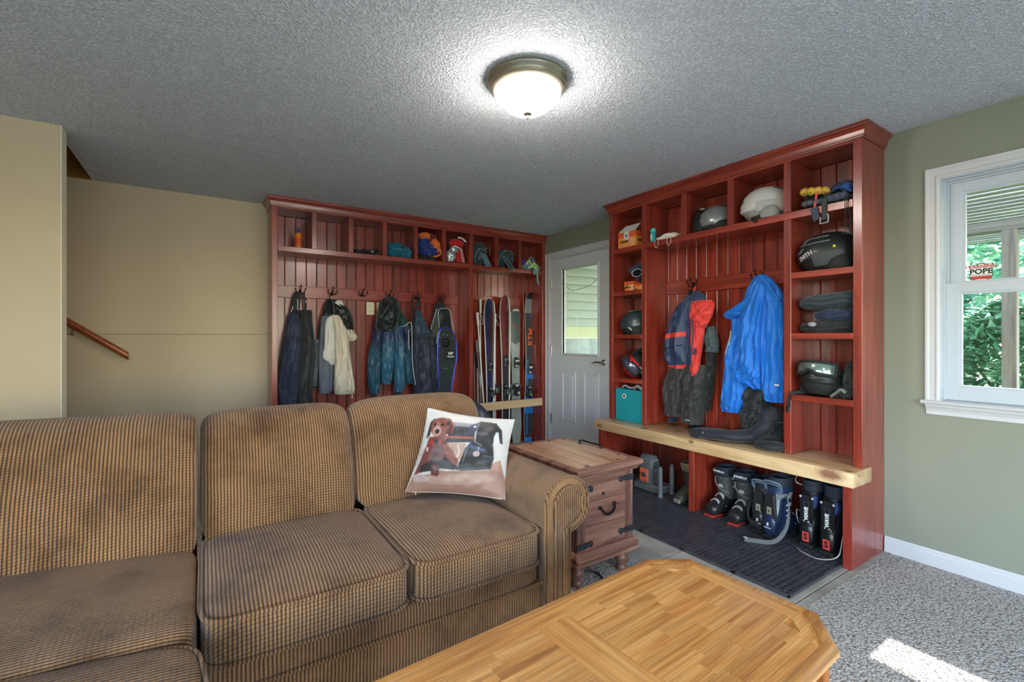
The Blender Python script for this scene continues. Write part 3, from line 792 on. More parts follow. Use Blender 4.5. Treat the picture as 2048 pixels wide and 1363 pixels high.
# rolled arm: profile in XZ extruded along Y
cxa, cza, ra = 1.233, .520, .116
def armprof(r=ra, off=0.0):
    off = off * 1.0
    P = [(1.122 + off, .022), (1.121 + off, .18), (1.118 + off, .36), (1.1165 + off, .46)]
    for k in range(23):
        a = pi - (pi * 1.47) * k / 22
        P.append((cxa + (r - off) * cos(a), cza + (r - off) * sin(a)))
    P += [(1.250 - off, .425), (1.246 - off, .40), (1.245 - off, .2), (1.245 - off, .022)]
    return P
ap = armprof()
arm = MB().rings([[(x, y, z) for x, z in ap] for y in (1.462, 1.475, 1.6, 1.8, 2.0, 2.2, 2.34)]).build('armrest', fabside, sofa, smooth=True, angle=50)
ap2 = armprof(ra, .040)
MB().rings([[(x, y, z) for x, z in ap2] for y in (1.462, 1.450)]).build('arm_front_panel', fabfront, arm, smooth=True, angle=40)
MB().tube([(x, 1.461, z) for x, z in armprof(ra, .004)], .0070, 8).tube([(x, 1.449, z) for x, z in armprof(ra, .042)], .0065, 8).build('arm_piping', fabfront, arm, smooth=True)
for x, y in ((.03, 1.52), (1.18, 1.52), (.03, 2.38), (1.18, 2.38)):
    MB().box(x - .025, x + .025, y - .025, y + .025, .0005, .03, .004).build('foot', iron, sofa)

# left section: wedge with a reclining leg rest
sofa2 = thing('sofa', 'brown ribbed chenille wedge sofa section with extended leg rest at the left edge', 'sofa', (-.5, 1.8, 0))
bl = lambda x: (-.02 - x) * .185 - .075
BP3 = [(y, z + .012 if z > .7 else z) for y, z in BP]
backrest(MB(), -1.12, -.024, BP3, bl, n=60, e=9.0).build('back_cushion', fab, sofa2, smooth=True)
qs = [(-1.1, 1.62), (-.018, 1.445), (-.022, 2.06), (-1.1, 2.24)]
cushion(MB(), qs, .285, .450, 10.0, .012, 0, 80, 30).build('seat_cushion', fabrow, sofa2, smooth=True)
ql = [(-1.1, .98), (.034, .98), (-.014, 1.452), (-1.1, 1.628)]
cushion(MB(), ql, .27, .436, 9.0, .02, 0, 80, 30, dz=lambda u, v: -.02 * (1 - v)).build('leg_rest', fabrow, sofa2, smooth=True)
MB().tube([p for p in outline(ql, 9.0, .418, -.004, 90) if p[0] > -.2], .005, 6).build('piping', fabfront, sofa2, smooth=True)
MB().box(-1.1, -.025, 1.62, 2.36, .03, .288, .02).build('base', fabfront, sofa2)
MB().box(-1.12, -.03, 2.44, 2.56, .06, .74, .03).build('back_frame', fabfront, sofa2)
for x, y in ((-1.05, 1.7), (-.07, 1.7), (-1.05, 2.48), (-.07, 2.48)):
    MB().box(x - .025, x + .025, y - .025, y + .025, .0005, .07, .004).build('foot', iron, sofa2)

# ------------------------------------------------------------------ printed throw pillow
CRP = np.array([(395, 145), (1445, 300), (1335, 1285), (115, 1180)], float)   # corners as drawn (tl, tr, br, bl)
def homog(src, dst):
    A = []
    for (x, y), (u, v) in zip(src, dst):
        A += [[x, y, 1, 0, 0, 0, -u * x, -u * y, -u], [0, 0, 0, x, y, 1, -v * x, -v * y, -v]]
    return np.linalg.svd(np.array(A))[2][-1].reshape(3, 3)
HM = homog([(0, 1), (1, 1), (1, 0), (0, 0)], CRP)
def paint(n, layers, bgc):
    g = np.linspace(0, 1, n); U, V = np.meshgrid(g, g, indexing='ij')
    Q = HM @ np.stack([U.ravel(), V.ravel(), np.ones(n * n)]); X, Y = (Q[0] / Q[2]).reshape(n, n), (Q[1] / Q[2]).reshape(n, n)
    img = np.zeros((n, n, 3)); img[:] = bgc
    for typ, pts, col in layers:
        if typ == 'e':
            cx, cy, rx, ry = pts; k = np.clip((1 - np.sqrt(((X - cx) / rx) ** 2 + ((Y - cy) / ry) ** 2)) * 4, 0, 1)
        elif typ == 'l':
            pl, w = pts; k = np.zeros((n, n))
            for (x0, y0), (x1, y1) in zip(pl, pl[1:]):
                dx, dy = x1 - x0, y1 - y0; tt = np.clip(((X - x0) * dx + (Y - y0) * dy) / (dx * dx + dy * dy), 0, 1)
                k = np.maximum(k, np.clip(1.3 - np.hypot(X - x0 - tt * dx, Y - y0 - tt * dy) / w, 0, 1))
        else:
            ins = np.zeros((n, n), bool); L_ = len(pts)
            for i in range(L_):
                (x0, y0), (x1, y1) = pts[i], pts[(i + 1) % L_]
                if y0 == y1: continue
                c = ((y0 > Y) != (y1 > Y)) & (X < (x1 - x0) * (Y - y0) / (y1 - y0) + x0); ins ^= c
            k = ins.astype(float)
            for _ in range(2):
                k = (k + np.roll(k, 1, 0) + np.roll(k, -1, 0) + np.roll(k, 1, 1) + np.roll(k, -1, 1)) / 5
        img = img * (1 - k[..., None]) + np.array(col, float) * k[..., None]
    return img
LAY = [
 ('p', [(740, 300), (1000, 330), (1000, 380), (720, 350)], (160, 158, 170)), ('p', [(720, 345), (1010, 375), (1010, 550), (640, 548), (700, 450)], (66, 66, 72)),
 ('p', [(640, 462), (1000, 490), (1000, 515), (640, 490)], (192, 96, 82)), ('p', [(690, 550), (915, 560), (890, 720), (820, 770), (700, 660)], (198, 158, 142)),
 ('l', ([(820, 580), (840, 660), (810, 720)], 10), (235, 215, 205)), ('l', ([(750, 600), (770, 660)], 8), (160, 110, 98)),
 ('p', [(330, 640), (430, 560), (400, 640), (340, 720), (300, 700)], (214, 184, 172)),
 ('p', [(200, 985), (480, 930), (560, 868), (700, 892), (900, 890), (1190, 900), (1310, 780), (1400, 1300), (60, 1300)], (176, 132, 116)),
 ('p', [(1195, 830), (1290, 790), (1310, 930), (1200, 900)], (196, 150, 134)), ('e', (800, 1010, 520, 90), (196, 156, 142)), ('e', (330, 1000, 140, 60), (206, 176, 170)),
 ('p', [(490, 255), (430, 300), (410, 380), (385, 490), (440, 450), (470, 360)], (66, 40, 44)),
 ('p', [(440, 470), (650, 470), (690, 560), (830, 770), (820, 835), (640, 700), (605, 850), (570, 960), (490, 950), (480, 870), (320, 920), (215, 965), (300, 800), (350, 690), (390, 600)], (126, 60, 56)),
 ('p', [(560, 560), (640, 640), (600, 760), (540, 800), (480, 700)], (104, 74, 74)),
 ('p', [(325, 830), (480, 760), (620, 760), (650, 700), (830, 840), (860, 885), (640, 862), (560, 868), (480, 890), (320, 920)], (52, 42, 46)),
 ('p', [(640, 560), (690, 560), (830, 770), (815, 825), (760, 800), (650, 660)], (152, 84, 76)), ('p', [(520, 800), (570, 800), (600, 930), (560, 965), (495, 945)], (110, 48, 46)),
 ('p', [(480, 262), (600, 245), (690, 260), (735, 310), (720, 400), (680, 440), (640, 490), (560, 480), (500, 462), (455, 400), (455, 330)], (146, 80, 70)),
 ('p', [(690, 268), (765, 340), (740, 430), (700, 455), (655, 430), (700, 350)], (104, 48, 48)), ('l', ([(725, 310), (755, 350), (735, 430)], 9), (190, 110, 98)),
 ('p', [(520, 300), (560, 290), (575, 350), (515, 370)], (182, 116, 102)), ('e', (545, 405, 68, 72), (206, 158, 144)), ('e', (540, 408, 36, 32), (22, 18, 22)), ('e', (500, 322, 22, 15), (40, 22, 24)), ('e', (612, 330, 24, 16), (40, 22, 24)), ('e', (680, 315, 25, 30), (44, 38, 50)),
 ('p', [(436, 520), (600, 505), (604, 552), (440, 572)], (196, 50, 46)), ('p', [(515, 512), (580, 508), (582, 556), (518, 562)], (36, 30, 34)), ('p', [(405, 592), (440, 600), (430, 655), (402, 640)], (232, 190, 186)),
 ('p', [(985, 540), (1225, 600), (1235, 760), (1195, 890), (860, 888), (825, 840), (905, 620)], (34, 34, 38)),
 ('l', ([(960, 560), (915, 660), (885, 780)], 9), (120, 120, 140)), ('l', ([(1120, 720), (1215, 740)], 16), (84, 84, 92)), ('l', ([(1060, 800), (1180, 780)], 14), (60, 60, 68)), ('l', ([(860, 870), (1190, 872)], 18), (86, 78, 80)),
 ('p', [(1060, 300), (1250, 330), (1315, 420), (1335, 585), (1305, 565), (1280, 440), (1240, 480), (1220, 600), (1100, 585), (1020, 545), (1035, 400)], (44, 42, 48)),
 ('p', [(955, 345), (1085, 300), (1035, 400), (1000, 450), (900, 452)], (78, 78, 100)), ('e', (1008, 366, 20, 14), (226, 224, 230)), ('e', (1100, 450, 70, 30), (92, 88, 92)), ('e', (1170, 400, 70, 34), (88, 72, 74)), ('l', ([(1020, 550), (1090, 585)], 8), (130, 130, 140)), ('l', ([(1060, 310), (1030, 400)], 7), (130, 130, 160)),
 ('p', [(1245, 335), (1320, 420), (1335, 590), (1308, 570), (1282, 440), (1240, 400)], (40, 38, 46)), ('p', [(1255, 440), (1285, 440), (1300, 560), (1240, 600), (1235, 500)], (240, 238, 244)),
 ('p', [(965, 555), (1000, 590), (1145, 640), (1135, 672), (985, 625), (930, 600)], (72, 76, 132)), ('e', (1035, 690, 46, 40), (208, 180, 180)), ('l', ([(1060, 610), (1058, 650)], 5), (220, 215, 240)),
]
NP = 200
img = paint(NP + 1, LAY, (232, 224, 222))
def mat_print():
    m, nt, p = _base('pillow_print')
    at = N(nt, 'ShaderNodeAttribute'); at.attribute_name = 'print'
    nt.links.new(at.outputs['Color'], p.inputs['Base Color']); p.inputs['Roughness'].default_value = .5; p.inputs['Sheen Weight'].default_value = .1
    v = coords(nt); n = N(nt, 'ShaderNodeTexNoise', Scale=14.0, Detail=3.0); nt.links.new(v, n.inputs['Vector']); bumpn(nt, p, n.outputs[0], .25, .02)
    return m
pil_t = [onY(863, 815, 2.07), onY(1033, 838, 1.90)]
pil_b = [onZ(818, 980, .485), onZ(1015, 995, .476)]
c00, c10, c01, c11 = pil_b[0], pil_b[1], pil_t[0], pil_t[1]
pn = ((c10 - c00).cross(c01 - c00)).normalized()
if pn.y > 0: pn = -pn
def pil_pt(u, v, side):
    p = (c00 * (1 - u) + c10 * u) * (1 - v) + (c01 * (1 - u) + c11 * u) * v
    a, b = 2 * u - 1, 2 * v - 1
    mid = (c00 + c10 + c01 + c11) / 4
    pull = .055 * ((1 - a * a) * b * b + (1 - b * b) * a * a)     # edges pulled in, corners pointed
    p = p + (mid - p) * pull * 1.2
    th = .062 * (max(1 - abs(a) ** 2.4, 0) ** .75) * (max(1 - abs(b) ** 2.4, 0) ** .75) + .002
    w = .008 * (nz(u * 5, v * 5, 1.3) + .6 * nz(u * 11, v * 9, 4.0)) * (1 - max(abs(a), abs(b)) ** 6)
    if v < .3: w += .010 * max(0, nz(u * 7, v * 3, 8.0)) * (1 - abs(a) ** 4)
    return p + pn * ((th + w) if side else -th * .55) + pn * .05
plw = thing('throw_pillow', 'photo-print throw pillow showing a brown dog and a black dog', 'pillow', tuple((c00 + c10) / 2))
b = MB().surf(lambda u, v: tuple(pil_pt(u, v, True)), NP, NP)
me = b.mesh('printed_cover', mat_print(), True)
ca = me.color_attributes.new('print', 'FLOAT_COLOR', 'POINT')
lc = np.where(img / 255 <= .04045, img / 255 / 12.92, ((img / 255 + .055) / 1.055) ** 2.4)
buf = np.ones((NP + 1, NP + 1, 4)); buf[..., :3] = np.clip(lc * .56, 0, 1); ca.data.foreach_set('color', buf.astype(np.float32).ravel())
put('printed_cover', me, plw, True)
pillow_back = M('pillow_back_fabric', (186, 164, 154), .7, var=.03)
MB().surf(lambda u, v: tuple(pil_pt(u, v, False)), 40, 40).build('back_cover', pillow_back, plw, smooth=True)
MB().tube([tuple(pil_pt(u / 30, 0, True)) for u in range(2, 30)], .0022, 6).tube([tuple(pil_pt(.1, 0, True)), tuple(pil_pt(.1, 0, True) - Vector((0, 0, .014)))], .002, 6).build('zipper', pillow_back, plw)

# ------------------------------------------------------------------ coffee table
oakx = wood('honey_oak', (164, 98, 44), (208, 146, 80), (228, 176, 112), 'x', rough=.33, coat=.25, across=20, along=1.5, jitter=.10, fine=.5)
oaky = wood('honey_oak_end', (168, 102, 46), (208, 146, 80), (226, 172, 106), 'y', rough=.33, coat=.25, across=20, along=1.5, jitter=.06, fine=.35)
oakz = wood('honey_oak_leg', (140, 76, 34), (176, 104, 50), (200, 134, 72), 'z', rough=.33, coat=.3, jitter=.05)
TZ = .43
tab = thing('coffee_table', 'honey oak coffee table with clipped corners and inlaid staves', 'table', (.80, .785, 0), (0, 0, radians(3.0)))
hx, hy_, cx_, cy_ = .628, .292, .125, .092
octo = lambda i: [(-hx + i, -hy_ + cy_ + i * .4), (-hx + cx_ + i * .4, -hy_ + i), (hx - cx_ - i * .4, -hy_ + i), (hx - i, -hy_ + cy_ + i * .4), (hx - i, hy_ - cy_ - i * .4), (hx - cx_ - i * .4, hy_ - i), (-hx + cx_ + i * .4, hy_ - i), (-hx + i, hy_ - cy_ - i * .4)]
# edge moulding round the top, mitred
ed = octo(.0)
pr = [(-.034, TZ - .002), (-.016, TZ), (-.006, TZ - .003), (0, TZ - .012), (.001, TZ - .022), (-.004, TZ - .030), (-.014, TZ - .034), (-.034, TZ - .034)]
sweep(MB(), ed, pr, True).build('edge_moulding', oakx, tab, world=False, smooth=True, angle=35)
MB().prism(octo(.033), 'z', TZ - .030, TZ - .006).build('top_core', oakx, tab, world=False)
bx0, by0 = hx - .034, hy_ - .034; bwid = .052
def slab_(x0, x1, y0, y1, mat, name): MB().box(x0 + .0002, x1 - .0002, y0 + .0002, y1 - .0002, TZ - .007, TZ - .0012 + random.uniform(-.0001, .0001), .0005).build(name, mat, tab, world=False)
random.seed(4)
ck = .125
for y0, y1 in ((-by0, -by0 + bwid), (by0 - bwid, by0)): slab_(-bx0 + ck, bx0 - ck, y0, y1, oakx, 'border_board')
for x0, x1 in ((-bx0, -bx0 + bwid), (bx0 - bwid, bx0)): slab_(x0, x1, -by0 + .094, by0 - .094, oaky, 'border_board')
for sx_, sy_ in ((1, 1), (1, -1), (-1, 1), (-1, -1)):        # clipped corner pieces
    P = [(bx0 - ck, by0), (bx0 - ck, by0 - bwid), (bx0 - bwid - .05, by0 - bwid), (bx0 - bwid, by0 - .094 - .0), (bx0, by0 - .094)]
    P = [(x * sx_, y * sy_) for x, y in P]
    MB().prism(P, 'z', TZ - .007, TZ - .0013).build('corner_board', oakx, tab, world=False)
xr_ = .055
slab_(-xr_, xr_, -by0 + bwid, by0 - bwid, oaky, 'cross_board')
iy0, iy1 = -by0 + bwid, by0 - bwid; ns = 9; sw_ = (iy1 - iy0) / ns
for x0, x1 in ((-bx0 + bwid, -xr_), (xr_, bx0 - bwid)):
    for k in range(ns):
        xa = x0; yk = iy0 + k * sw_
        edge = k in (0, ns - 1)
        xe0, xe1 = (x0 + (.05 if edge and x0 < 0 else 0), x1 - (.05 if edge and x0 > 0 else 0))
        xa = xe0
        while xa < xe1 - .01:
            L_ = random.uniform(.10, .26); xb = xe1 if xe1 - xa < L_ + .07 else xa + L_
            slab_(xa, xb, yk, yk + sw_, oakx, 'stave'); xa = xb
for sx_, sy_ in ((1, 1), (1, -1), (-1, 1), (-1, -1)):
    MB().prism([(sx_ * (hx - .03), sy_ * (hy_ - .115)), (sx_ * (hx - .115), sy_ * (hy_ - .115)), (sx_ * (hx - .115), sy_ * (hy_ - .035)), (sx_ * (hx - .10), sy_ * (hy_ - .03)), (sx_ * (hx - .035), sy_ * (hy_ - .085))], 'z', .0005, TZ - .036).build('leg', oakz, tab, world=False, bevel=.004)
b = MB().box(-hx + .1, hx - .1, -hy_ + .05, -hy_ + .07, TZ - .11, TZ - .036).box(-hx + .1, hx - .1, hy_ - .07, hy_ - .05, TZ - .11, TZ - .036).box(-hx + .045, -hx + .065, -hy_ + .1, hy_ - .1, TZ - .11, TZ - .036).box(hx - .065, hx - .045, -hy_ + .1, hy_ - .1, TZ - .11, TZ - .036)
b.build('apron', oakz, tab, world=False)
MB().box(-hx + .06, hx - .06, -hy_ + .06, hy_ - .06, .12, .14, .004).build('lower_shelf', oakx, tab, world=False)

# ------------------------------------------------------------------ storage trunk
trw = wood('trunk_plank', (84, 50, 42), (130, 88, 74), (168, 126, 108), 'x', rough=.42, coat=.15, across=18, jitter=.16, knots=.5)
trz = wood('trunk_stile', (80, 48, 40), (122, 82, 70), (158, 116, 100), 'z', rough=.42, coat=.15, across=18, jitter=.1)
try_ = wood('trunk_lid', (136, 86, 62), (180, 134, 106), (206, 170, 142), 'y', rough=.34, coat=.3, across=14, jitter=.05)
strapm = M('blued_iron_strap', (58, 60, 70), .45, .6, var=.2, vs=40)
trunk = thing('storage_trunk', 'reddish wooden trunk with iron straps on turned feet beside the sofa arm', 'trunk', (1.655, 1.945, 0))
bx1, bx2, ty1, ty2 = 1.462, 1.842, 1.664, 2.215
z0_, z1_ = .165, .528
MB().box(bx1 + .006, bx2 - .006, ty1 + .012, ty2 - .012, z0_, z1_).build('carcass', trz, trunk)
for k, (za, zb_) in enumerate(((z0_ + .008, .287), (.288, .405), (.406, z1_ - .002))):
    MB().box(bx1 + .052, bx2 - .052, ty1 + .004, ty1 + .0125, za, zb_, .002).build('plank', trw, trunk)
    MB().box(bx2 - .0065, bx2 - .001, ty1 + .05, ty2 - .05, za, zb_, .002).build('plank', try_ if 0 else trw, trunk)
    MB().box(bx1 + .001, bx1 + .0065, ty1 + .05, ty2 - .05, za, zb_, .002).build('plank', trw, trunk)
for x0, x1 in ((bx1, bx1 + .053), (bx2 - .053, bx2)):
    MB().box(x0, x1, ty1, ty1 + .05, z0_ + .004, z1_, .003).build('stile', trz, trunk)
    MB().box(x0, x1, ty2 - .05, ty2, z0_ + .004, z1_, .003).build('stile', trz, trunk)
MB().box(bx1 + .04, bx2 - .04, ty1 + .001, ty1 + .012, z1_ - .035, z1_ - .002, .002).build('top_rail', trw, trunk)
# base plinth with carved chevrons
sweep(MB(), [(bx1, ty1), (bx2, ty1), (bx2, ty2), (bx1, ty2)][::1], [(0, .178), (.006, .176), (.020, .160), (.022, .150), (.016, .138), (.022, .134), (.022, .118), (0, .116)], True).build('plinth', trw, trunk)
MB().box(bx1 + .002, bx2 - .002, ty1 + .002, ty2 - .002, .117, .164).build('bottom_panel', trz, trunk)
b = MB()
n_ = 26
for k in range(n_):
    x = bx1 - .012 + (bx2 - bx1 + .024) * k / n_; w_ = (bx2 - bx1 + .024) / n_
    b.prism([(x, .139), (x + w_ * .5, .147), (x + w_, .139), (x + w_ * 1.05, .146), (x + w_ * .5, .158), (x + w_ * .05, .146)], 'y', ty1 - .0235, ty1 - .017)
b.build('carved_chevrons', trw, trunk)['kind'] = 'stuff'
# lid
lx0, lx1, ly0, ly1 = 1.430, 1.874, 1.624, 2.250
sweep(MB(), [(lx0 + .02, ly0 + .02), (lx1 - .02, ly0 + .02), (lx1 - .02, ly1 - .02), (lx0 + .02, ly1 - .02)], [(-.05, .580), (.014, .580), (.020, .576), (.020, .556), (.012, .550), (.004, .540), (0, .5295), (-.05, .5295)], True).build('lid_moulding', trw, trunk)
for k in range(4):
    w_ = (lx1 - lx0 - .076) / 4
    MB().box(lx0 + .038 + k * w_, lx0 + .038 + (k + 1) * w_ - .0006, ly0 + .038, ly1 - .038, .545, .5805, .001).build('lid_plank', try_, trunk)
b = MB()
for x, y in ((lx0 + .1, ly0 + .045), (lx1 - .06, ly0 + .046), (lx1 - .13, ly0 + .05), (lx1 - .05, ly1 - .2), (lx1 - .05, ly1 - .05), (lx1 - .05, ly0 + .12), (lx0 + .15, ly1 - .05), (lx1 - .16, ly1 - .05)):
    MB().box(x - .012, x + .012, y - .005, y + .005, .5805, .5822, .0008).build('lid_stud', strapm, trunk)
hA, hB = Vector((1.846, 2.08, .5805)), Vector((1.846, 1.90, .5805))
MB().tube([hA, hA + Vector((0, 0, .010)), hA + Vector((.004, -.02, .014)), hB + Vector((.004, .02, .014)), hB + Vector((0, 0, .010)), hB], .0042, 8).ell(tuple(hA), (.009, .009, .004), 10, 6).ell(tuple(hB), (.009, .009, .004), 10, 6).build('lid_handle', iron, trunk, smooth=True)
def strap(x, z, s):
    b = MB()
    b.box(x, x + s * .062, ty1 - .0035, ty1 - .0003, z - .015, z + .015, .001)
    b.box(x + s * .05, x + s * .085, ty1 - .0035, ty1 + .004, z - .009, z + .009, .001)
    R = [[(x + s * .088 + r * cos(2 * pi * k / 16), y, z + r * sin(2 * pi * k / 16)) for k in range(16)] for y, r in ((ty1 + .0035, .015), (ty1 - .003, .015), (ty1 - .005, .012))]
    b.rings(R)
    for u in (.02, .056): b.ell((x + s * u, ty1 - .004, z), (.0055, .004, .0055), 8, 6)
    b.ell((x + s * .088, ty1 - .006, z), (.006, .004, .006), 8, 6)
    b.build('iron_strap', strapm, trunk)
strap(bx2 + .001, .485, -1); strap(bx2 + .001, .222, -1); strap(bx1 - .001, .470, 1); strap(bx1 - .001, .205, 1)
R = [[(1.635 + r * cos(2 * pi * k / 12), y, .432 + r * sin(2 * pi * k / 12)) for k in range(12)] for y, r in ((ty1 + .003, .009), (ty1 + .0, .008))]
MB().rings(R).build('keyhole_plate', strapm, trunk)
ph = [(1.612, .366), (1.622, .352), (1.636, .335), (1.660, .330), (1.684, .337), (1.700, .354), (1.710, .372)]
b = MB().tube([(x, ty1 - .012 if 0 < k < 6 else ty1 + .002, z) for k, (x, z) in enumerate(ph)], [.004, .005, .006, .0065, .006, .005, .004], 8)
for x, z in (ph[0], ph[-1]): b.ell((x, ty1 + .002, z), (.014, .006, .008), 10, 6)
b.build('drop_pull', iron, trunk, smooth=True)
ft = [(.020, .0005), (.026, .004), (.030, .014), (.026, .026), (.022, .034), (.030, .046), (.035, .062), (.033, .078), (.024, .088), (.022, .094), (.032, .101), (.034, .110), (.034, .1165)]
fm = MB().lathe(ft, 20).mesh('foot', trz, True)
for x, y in ((1.500, 1.706), (1.800, 1.706), (1.500, 2.17), (1.800, 2.17)): put('foot', fm, trunk, True, loc=(x, y, 0))
cord = MB().tube([cr([(1.60, 2.05, .006), (1.56, 1.92, .006), (1.60, 1.80, .006), (1.66, 1.74, .006), (1.60, 1.60, .006), (1.54, 1.56, .006), (1.50, 1.55, .006)], k / 40) for k in range(41)], .0042, 8).build('power_cord', M('black_rubber_cord', (26, 26, 28), .5), None, smooth=True)
tag(cord, 'thin black power cord on the carpet under the trunk', 'cord')

# ------------------------------------------------------------------ stair handrail
hr0, hr1 = onY(135, 643, 4.40), onY(257, 712, 4.40)
dirv = (hr1 - hr0).normalized(); st_ = hr0 - dirv * 1.1
hrail = thing('stair_handrail', 'reddish brown wooden handrail on the beige stair wall', 'handrail', tuple(hr1))
railm = wood('handrail_wood', (110, 46, 16), (150, 68, 28), (172, 86, 40), 'x', rough=.3, coat=.3, jitter=0, rnd=0)
upv = Vector((0, 0, 1)); nv_ = (upv - dirv * upv.dot(dirv)).normalized()
R = []
for q, (k) in ((st_, 1), (hr1, 1)):
    R.append([tuple(q + nv_ * (.024 * sin(2 * pi * j / 20)) + Vector((0, 1, 0)) * (.020 * cos(2 * pi * j / 20)) + (dirv * (-.018 * sin(2 * pi * j / 20)) if q is hr1 else Vector((0, 0, 0)))) for j in range(20)])
MB().rings(R).build('rail', railm, hrail, smooth=True, angle=50)
for d in (.35, .95):
    p = hr1 - dirv * d
    MB().tube([tuple(p - nv_ * .022), tuple(p - nv_ * .05), tuple(p - nv_ * .055 + Vector((0, .066, -.01)))], .006, 8).build('bracket', nickel, hrail, smooth=True)

# ------------------------------------------------------------------ rubber mats on the landing
rub = M('black_rubber_mat', (66, 66, 74), .36, var=.25, vs=12, bump=.2, bs=300)
def mat_piece(label, x0, x1, y0, y1, px=.0335, pz=.0305):
    zt, zb_ = .0115, .0005
    b = MB(); m = .012
    nx = int((x1 - x0 - 2 * m) / px); ny = int((y1 - y0 - 2 * m) / pz)
    cw, ch = (x1 - x0 - 2 * m) / nx, (y1 - y0 - 2 * m) / ny
    K = 12
    for j in range(ny):
        off = cw * .5 if j % 2 else 0
        yb_ = y0 + m + j * ch
        for i in range(nx - (1 if off else 0)):
            xa = x0 + m + off + i * cw; cx, cy = xa + cw / 2, yb_ + ch / 2
            ri = [(cx + .0128 * cos(2 * pi * k / K), cy + .0108 * sin(2 * pi * k / K)) for k in range(K)]
            ro = []
            for k in range(K):
                c_, s_ = cos(2 * pi * k / K), sin(2 * pi * k / K); q = min(cw / 2 / max(abs(c_), 1e-6), ch / 2 / max(abs(s_), 1e-6))
                ro.append((cx + q * c_, cy + q * s_))
            # square the cell corners
            def corner(a, c): return ((1 if a > 0 else -1) * cw / 2 + cx, (1 if c > 0 else -1) * ch / 2 + cy)
            vs = [(x, y, zt) for x, y in ro] + [(x, y, zt) for x, y in ri] + [(x, y, zb_) for x, y in ri]
            fs = [(k, (k + 1) % K, K + (k + 1) % K, K + k) for k in range(K)] + [(K + k, K + (k + 1) % K, 2 * K + (k + 1) % K, 2 * K + k) for k in range(K)]
            n0 = len(vs); cs = [(cx + cw / 2, cy + ch / 2, zt), (cx - cw / 2, cy + ch / 2, zt), (cx - cw / 2, cy - ch / 2, zt), (cx + cw / 2, cy - ch / 2, zt)]
            vs += cs
            for q in range(4):
                ks = [k for k in range(K)]
                # corner triangle between the two ring points either side of the diagonal
                ang = atan2((1, 1, -1, -1)[q] * ch, (1, -1, -1, 1)[q] * cw) % (2 * pi)
                k0 = int(ang / (2 * pi / K)) % K
                fs.append((k0, n0 + q, (k0 + 1) % K))
            b._add(vs, fs)
        if off:
            b._add([(x0 + m, yb_, zt), (x0 + m + off, yb_, zt), (x0 + m + off, yb_ + ch, zt), (x0 + m, yb_ + ch, zt)], [(0, 1, 2, 3)])
            b._add([(x1 - m - off, yb_, zt), (x1 - m, yb_, zt), (x1 - m, yb_ + ch, zt), (x1 - m - off, yb_ + ch, zt)], [(0, 1, 2, 3)])
    b.box(x0, x1, y0, y0 + m, zb_, zt + .001, .002).box(x0, x1, y1 - m, y1, zb_, zt + .001, .002).box(x0, x0 + m, y0, y1, zb_, zt + .001, .002).box(x1 - m, x1, y0, y1, zb_, zt + .001, .002)
    o = b.build('rubber_mat', rub, None); tag(o, label, 'mat', 'perforated rubber mats on the tiled landing'); return o
MX0 = 2.238
mat_piece('black perforated rubber mat strip under the boots at the near end of the bench', MX0, 3.155, 1.0855, 1.3575)
mat_piece('second black perforated rubber mat strip from the near end, under the grey-cuffed boots', MX0, 3.155, 1.3625, 1.6625)
mat_piece('third black perforated rubber mat strip, beside the bench leg panel', MX0, 3.155, 1.6675, 1.9625)
mat_piece('black perforated rubber mat strip in front of the boot dryer', MX0, 2.770, 1.9675, 2.2725)
mat_piece('farthest black perforated rubber mat strip, reaching towards the white door', MX0, 2.770, 2.2775, 2.84)
mat_piece('black perforated rubber mat under the boot dryer', 2.778, 3.155, 2.013, 2.84)
# ------------------------------------------------------------------ cloth materials
def cloth(name, col, rough=.6, var=.10, sheen=.15, spec=.35, bump=.3):
    return M(name, col, rough, var=var, vs=9, bump=bump, bs=38, bd=.006, spec=spec, sheen=sheen)
def cloth2(name, top, bot, zm, soft=.05, rough=.5):
    """two-tone garment, upper colour changing to lower colour at height zm"""
    if name in MATS: return MATS[name]
    m, nt, p = _base(name)
    tc = N(nt, 'ShaderNodeTexCoord'); sx_ = N(nt, 'ShaderNodeSeparateXYZ'); nt.links.new(tc.outputs['Object'], sx_.inputs[0])
    mr = N(nt, 'ShaderNodeMapRange'); nt.links.new(sx_.outputs['Z'], mr.inputs[0]); mr.inputs['From Min'].default_value = zm - soft; mr.inputs['From Max'].default_value = zm + soft
    mx = N(nt, 'ShaderNodeMix', data_type='RGBA'); nt.links.new(mr.outputs[0], mx.inputs[0]); mx.inputs['A'].default_value = lin(bot); mx.inputs['B'].default_value = lin(top)
    nt.links.new(mx.outputs['Result'], p.inputs['Base Color']); p.inputs['Roughness'].default_value = rough
    v = coords(nt); n = N(nt, 'ShaderNodeTexNoise', Scale=38.0, Detail=3.0); nt.links.new(v, n.inputs['Vector']); bumpn(nt, p, n.outputs[0], .3, .006)
    MATS[name] = m; return m
black_c = cloth('black_nylon', (30, 31, 35)); navy_c = cloth('navy_nylon', (44, 52, 74)); olive_c = cloth('charcoal_olive_nylon', (42, 45, 46))
blackweb = M('black_webbing', (24, 24, 26), .7, bump=.3, bs=500); silver_p = M('silver_piping', (176, 180, 186), .45, var=.05)
pA = lambda u, out, z: (u, YP - .021 - out, z)
pB = lambda u, out, z: (XP - .021 - out, -u, z)
def rowsA(ox, oy, s, rows, Y=4.36):
    out = []
    for y, xl, xr, d, o in rows:
        a, b_ = onY(ox + xl / s, oy + y / s, Y), onY(ox + xr / s, oy + y / s, Y)
        out.append((a.x, b_.x, (a.z + b_.z) / 2, d, o))
    return out
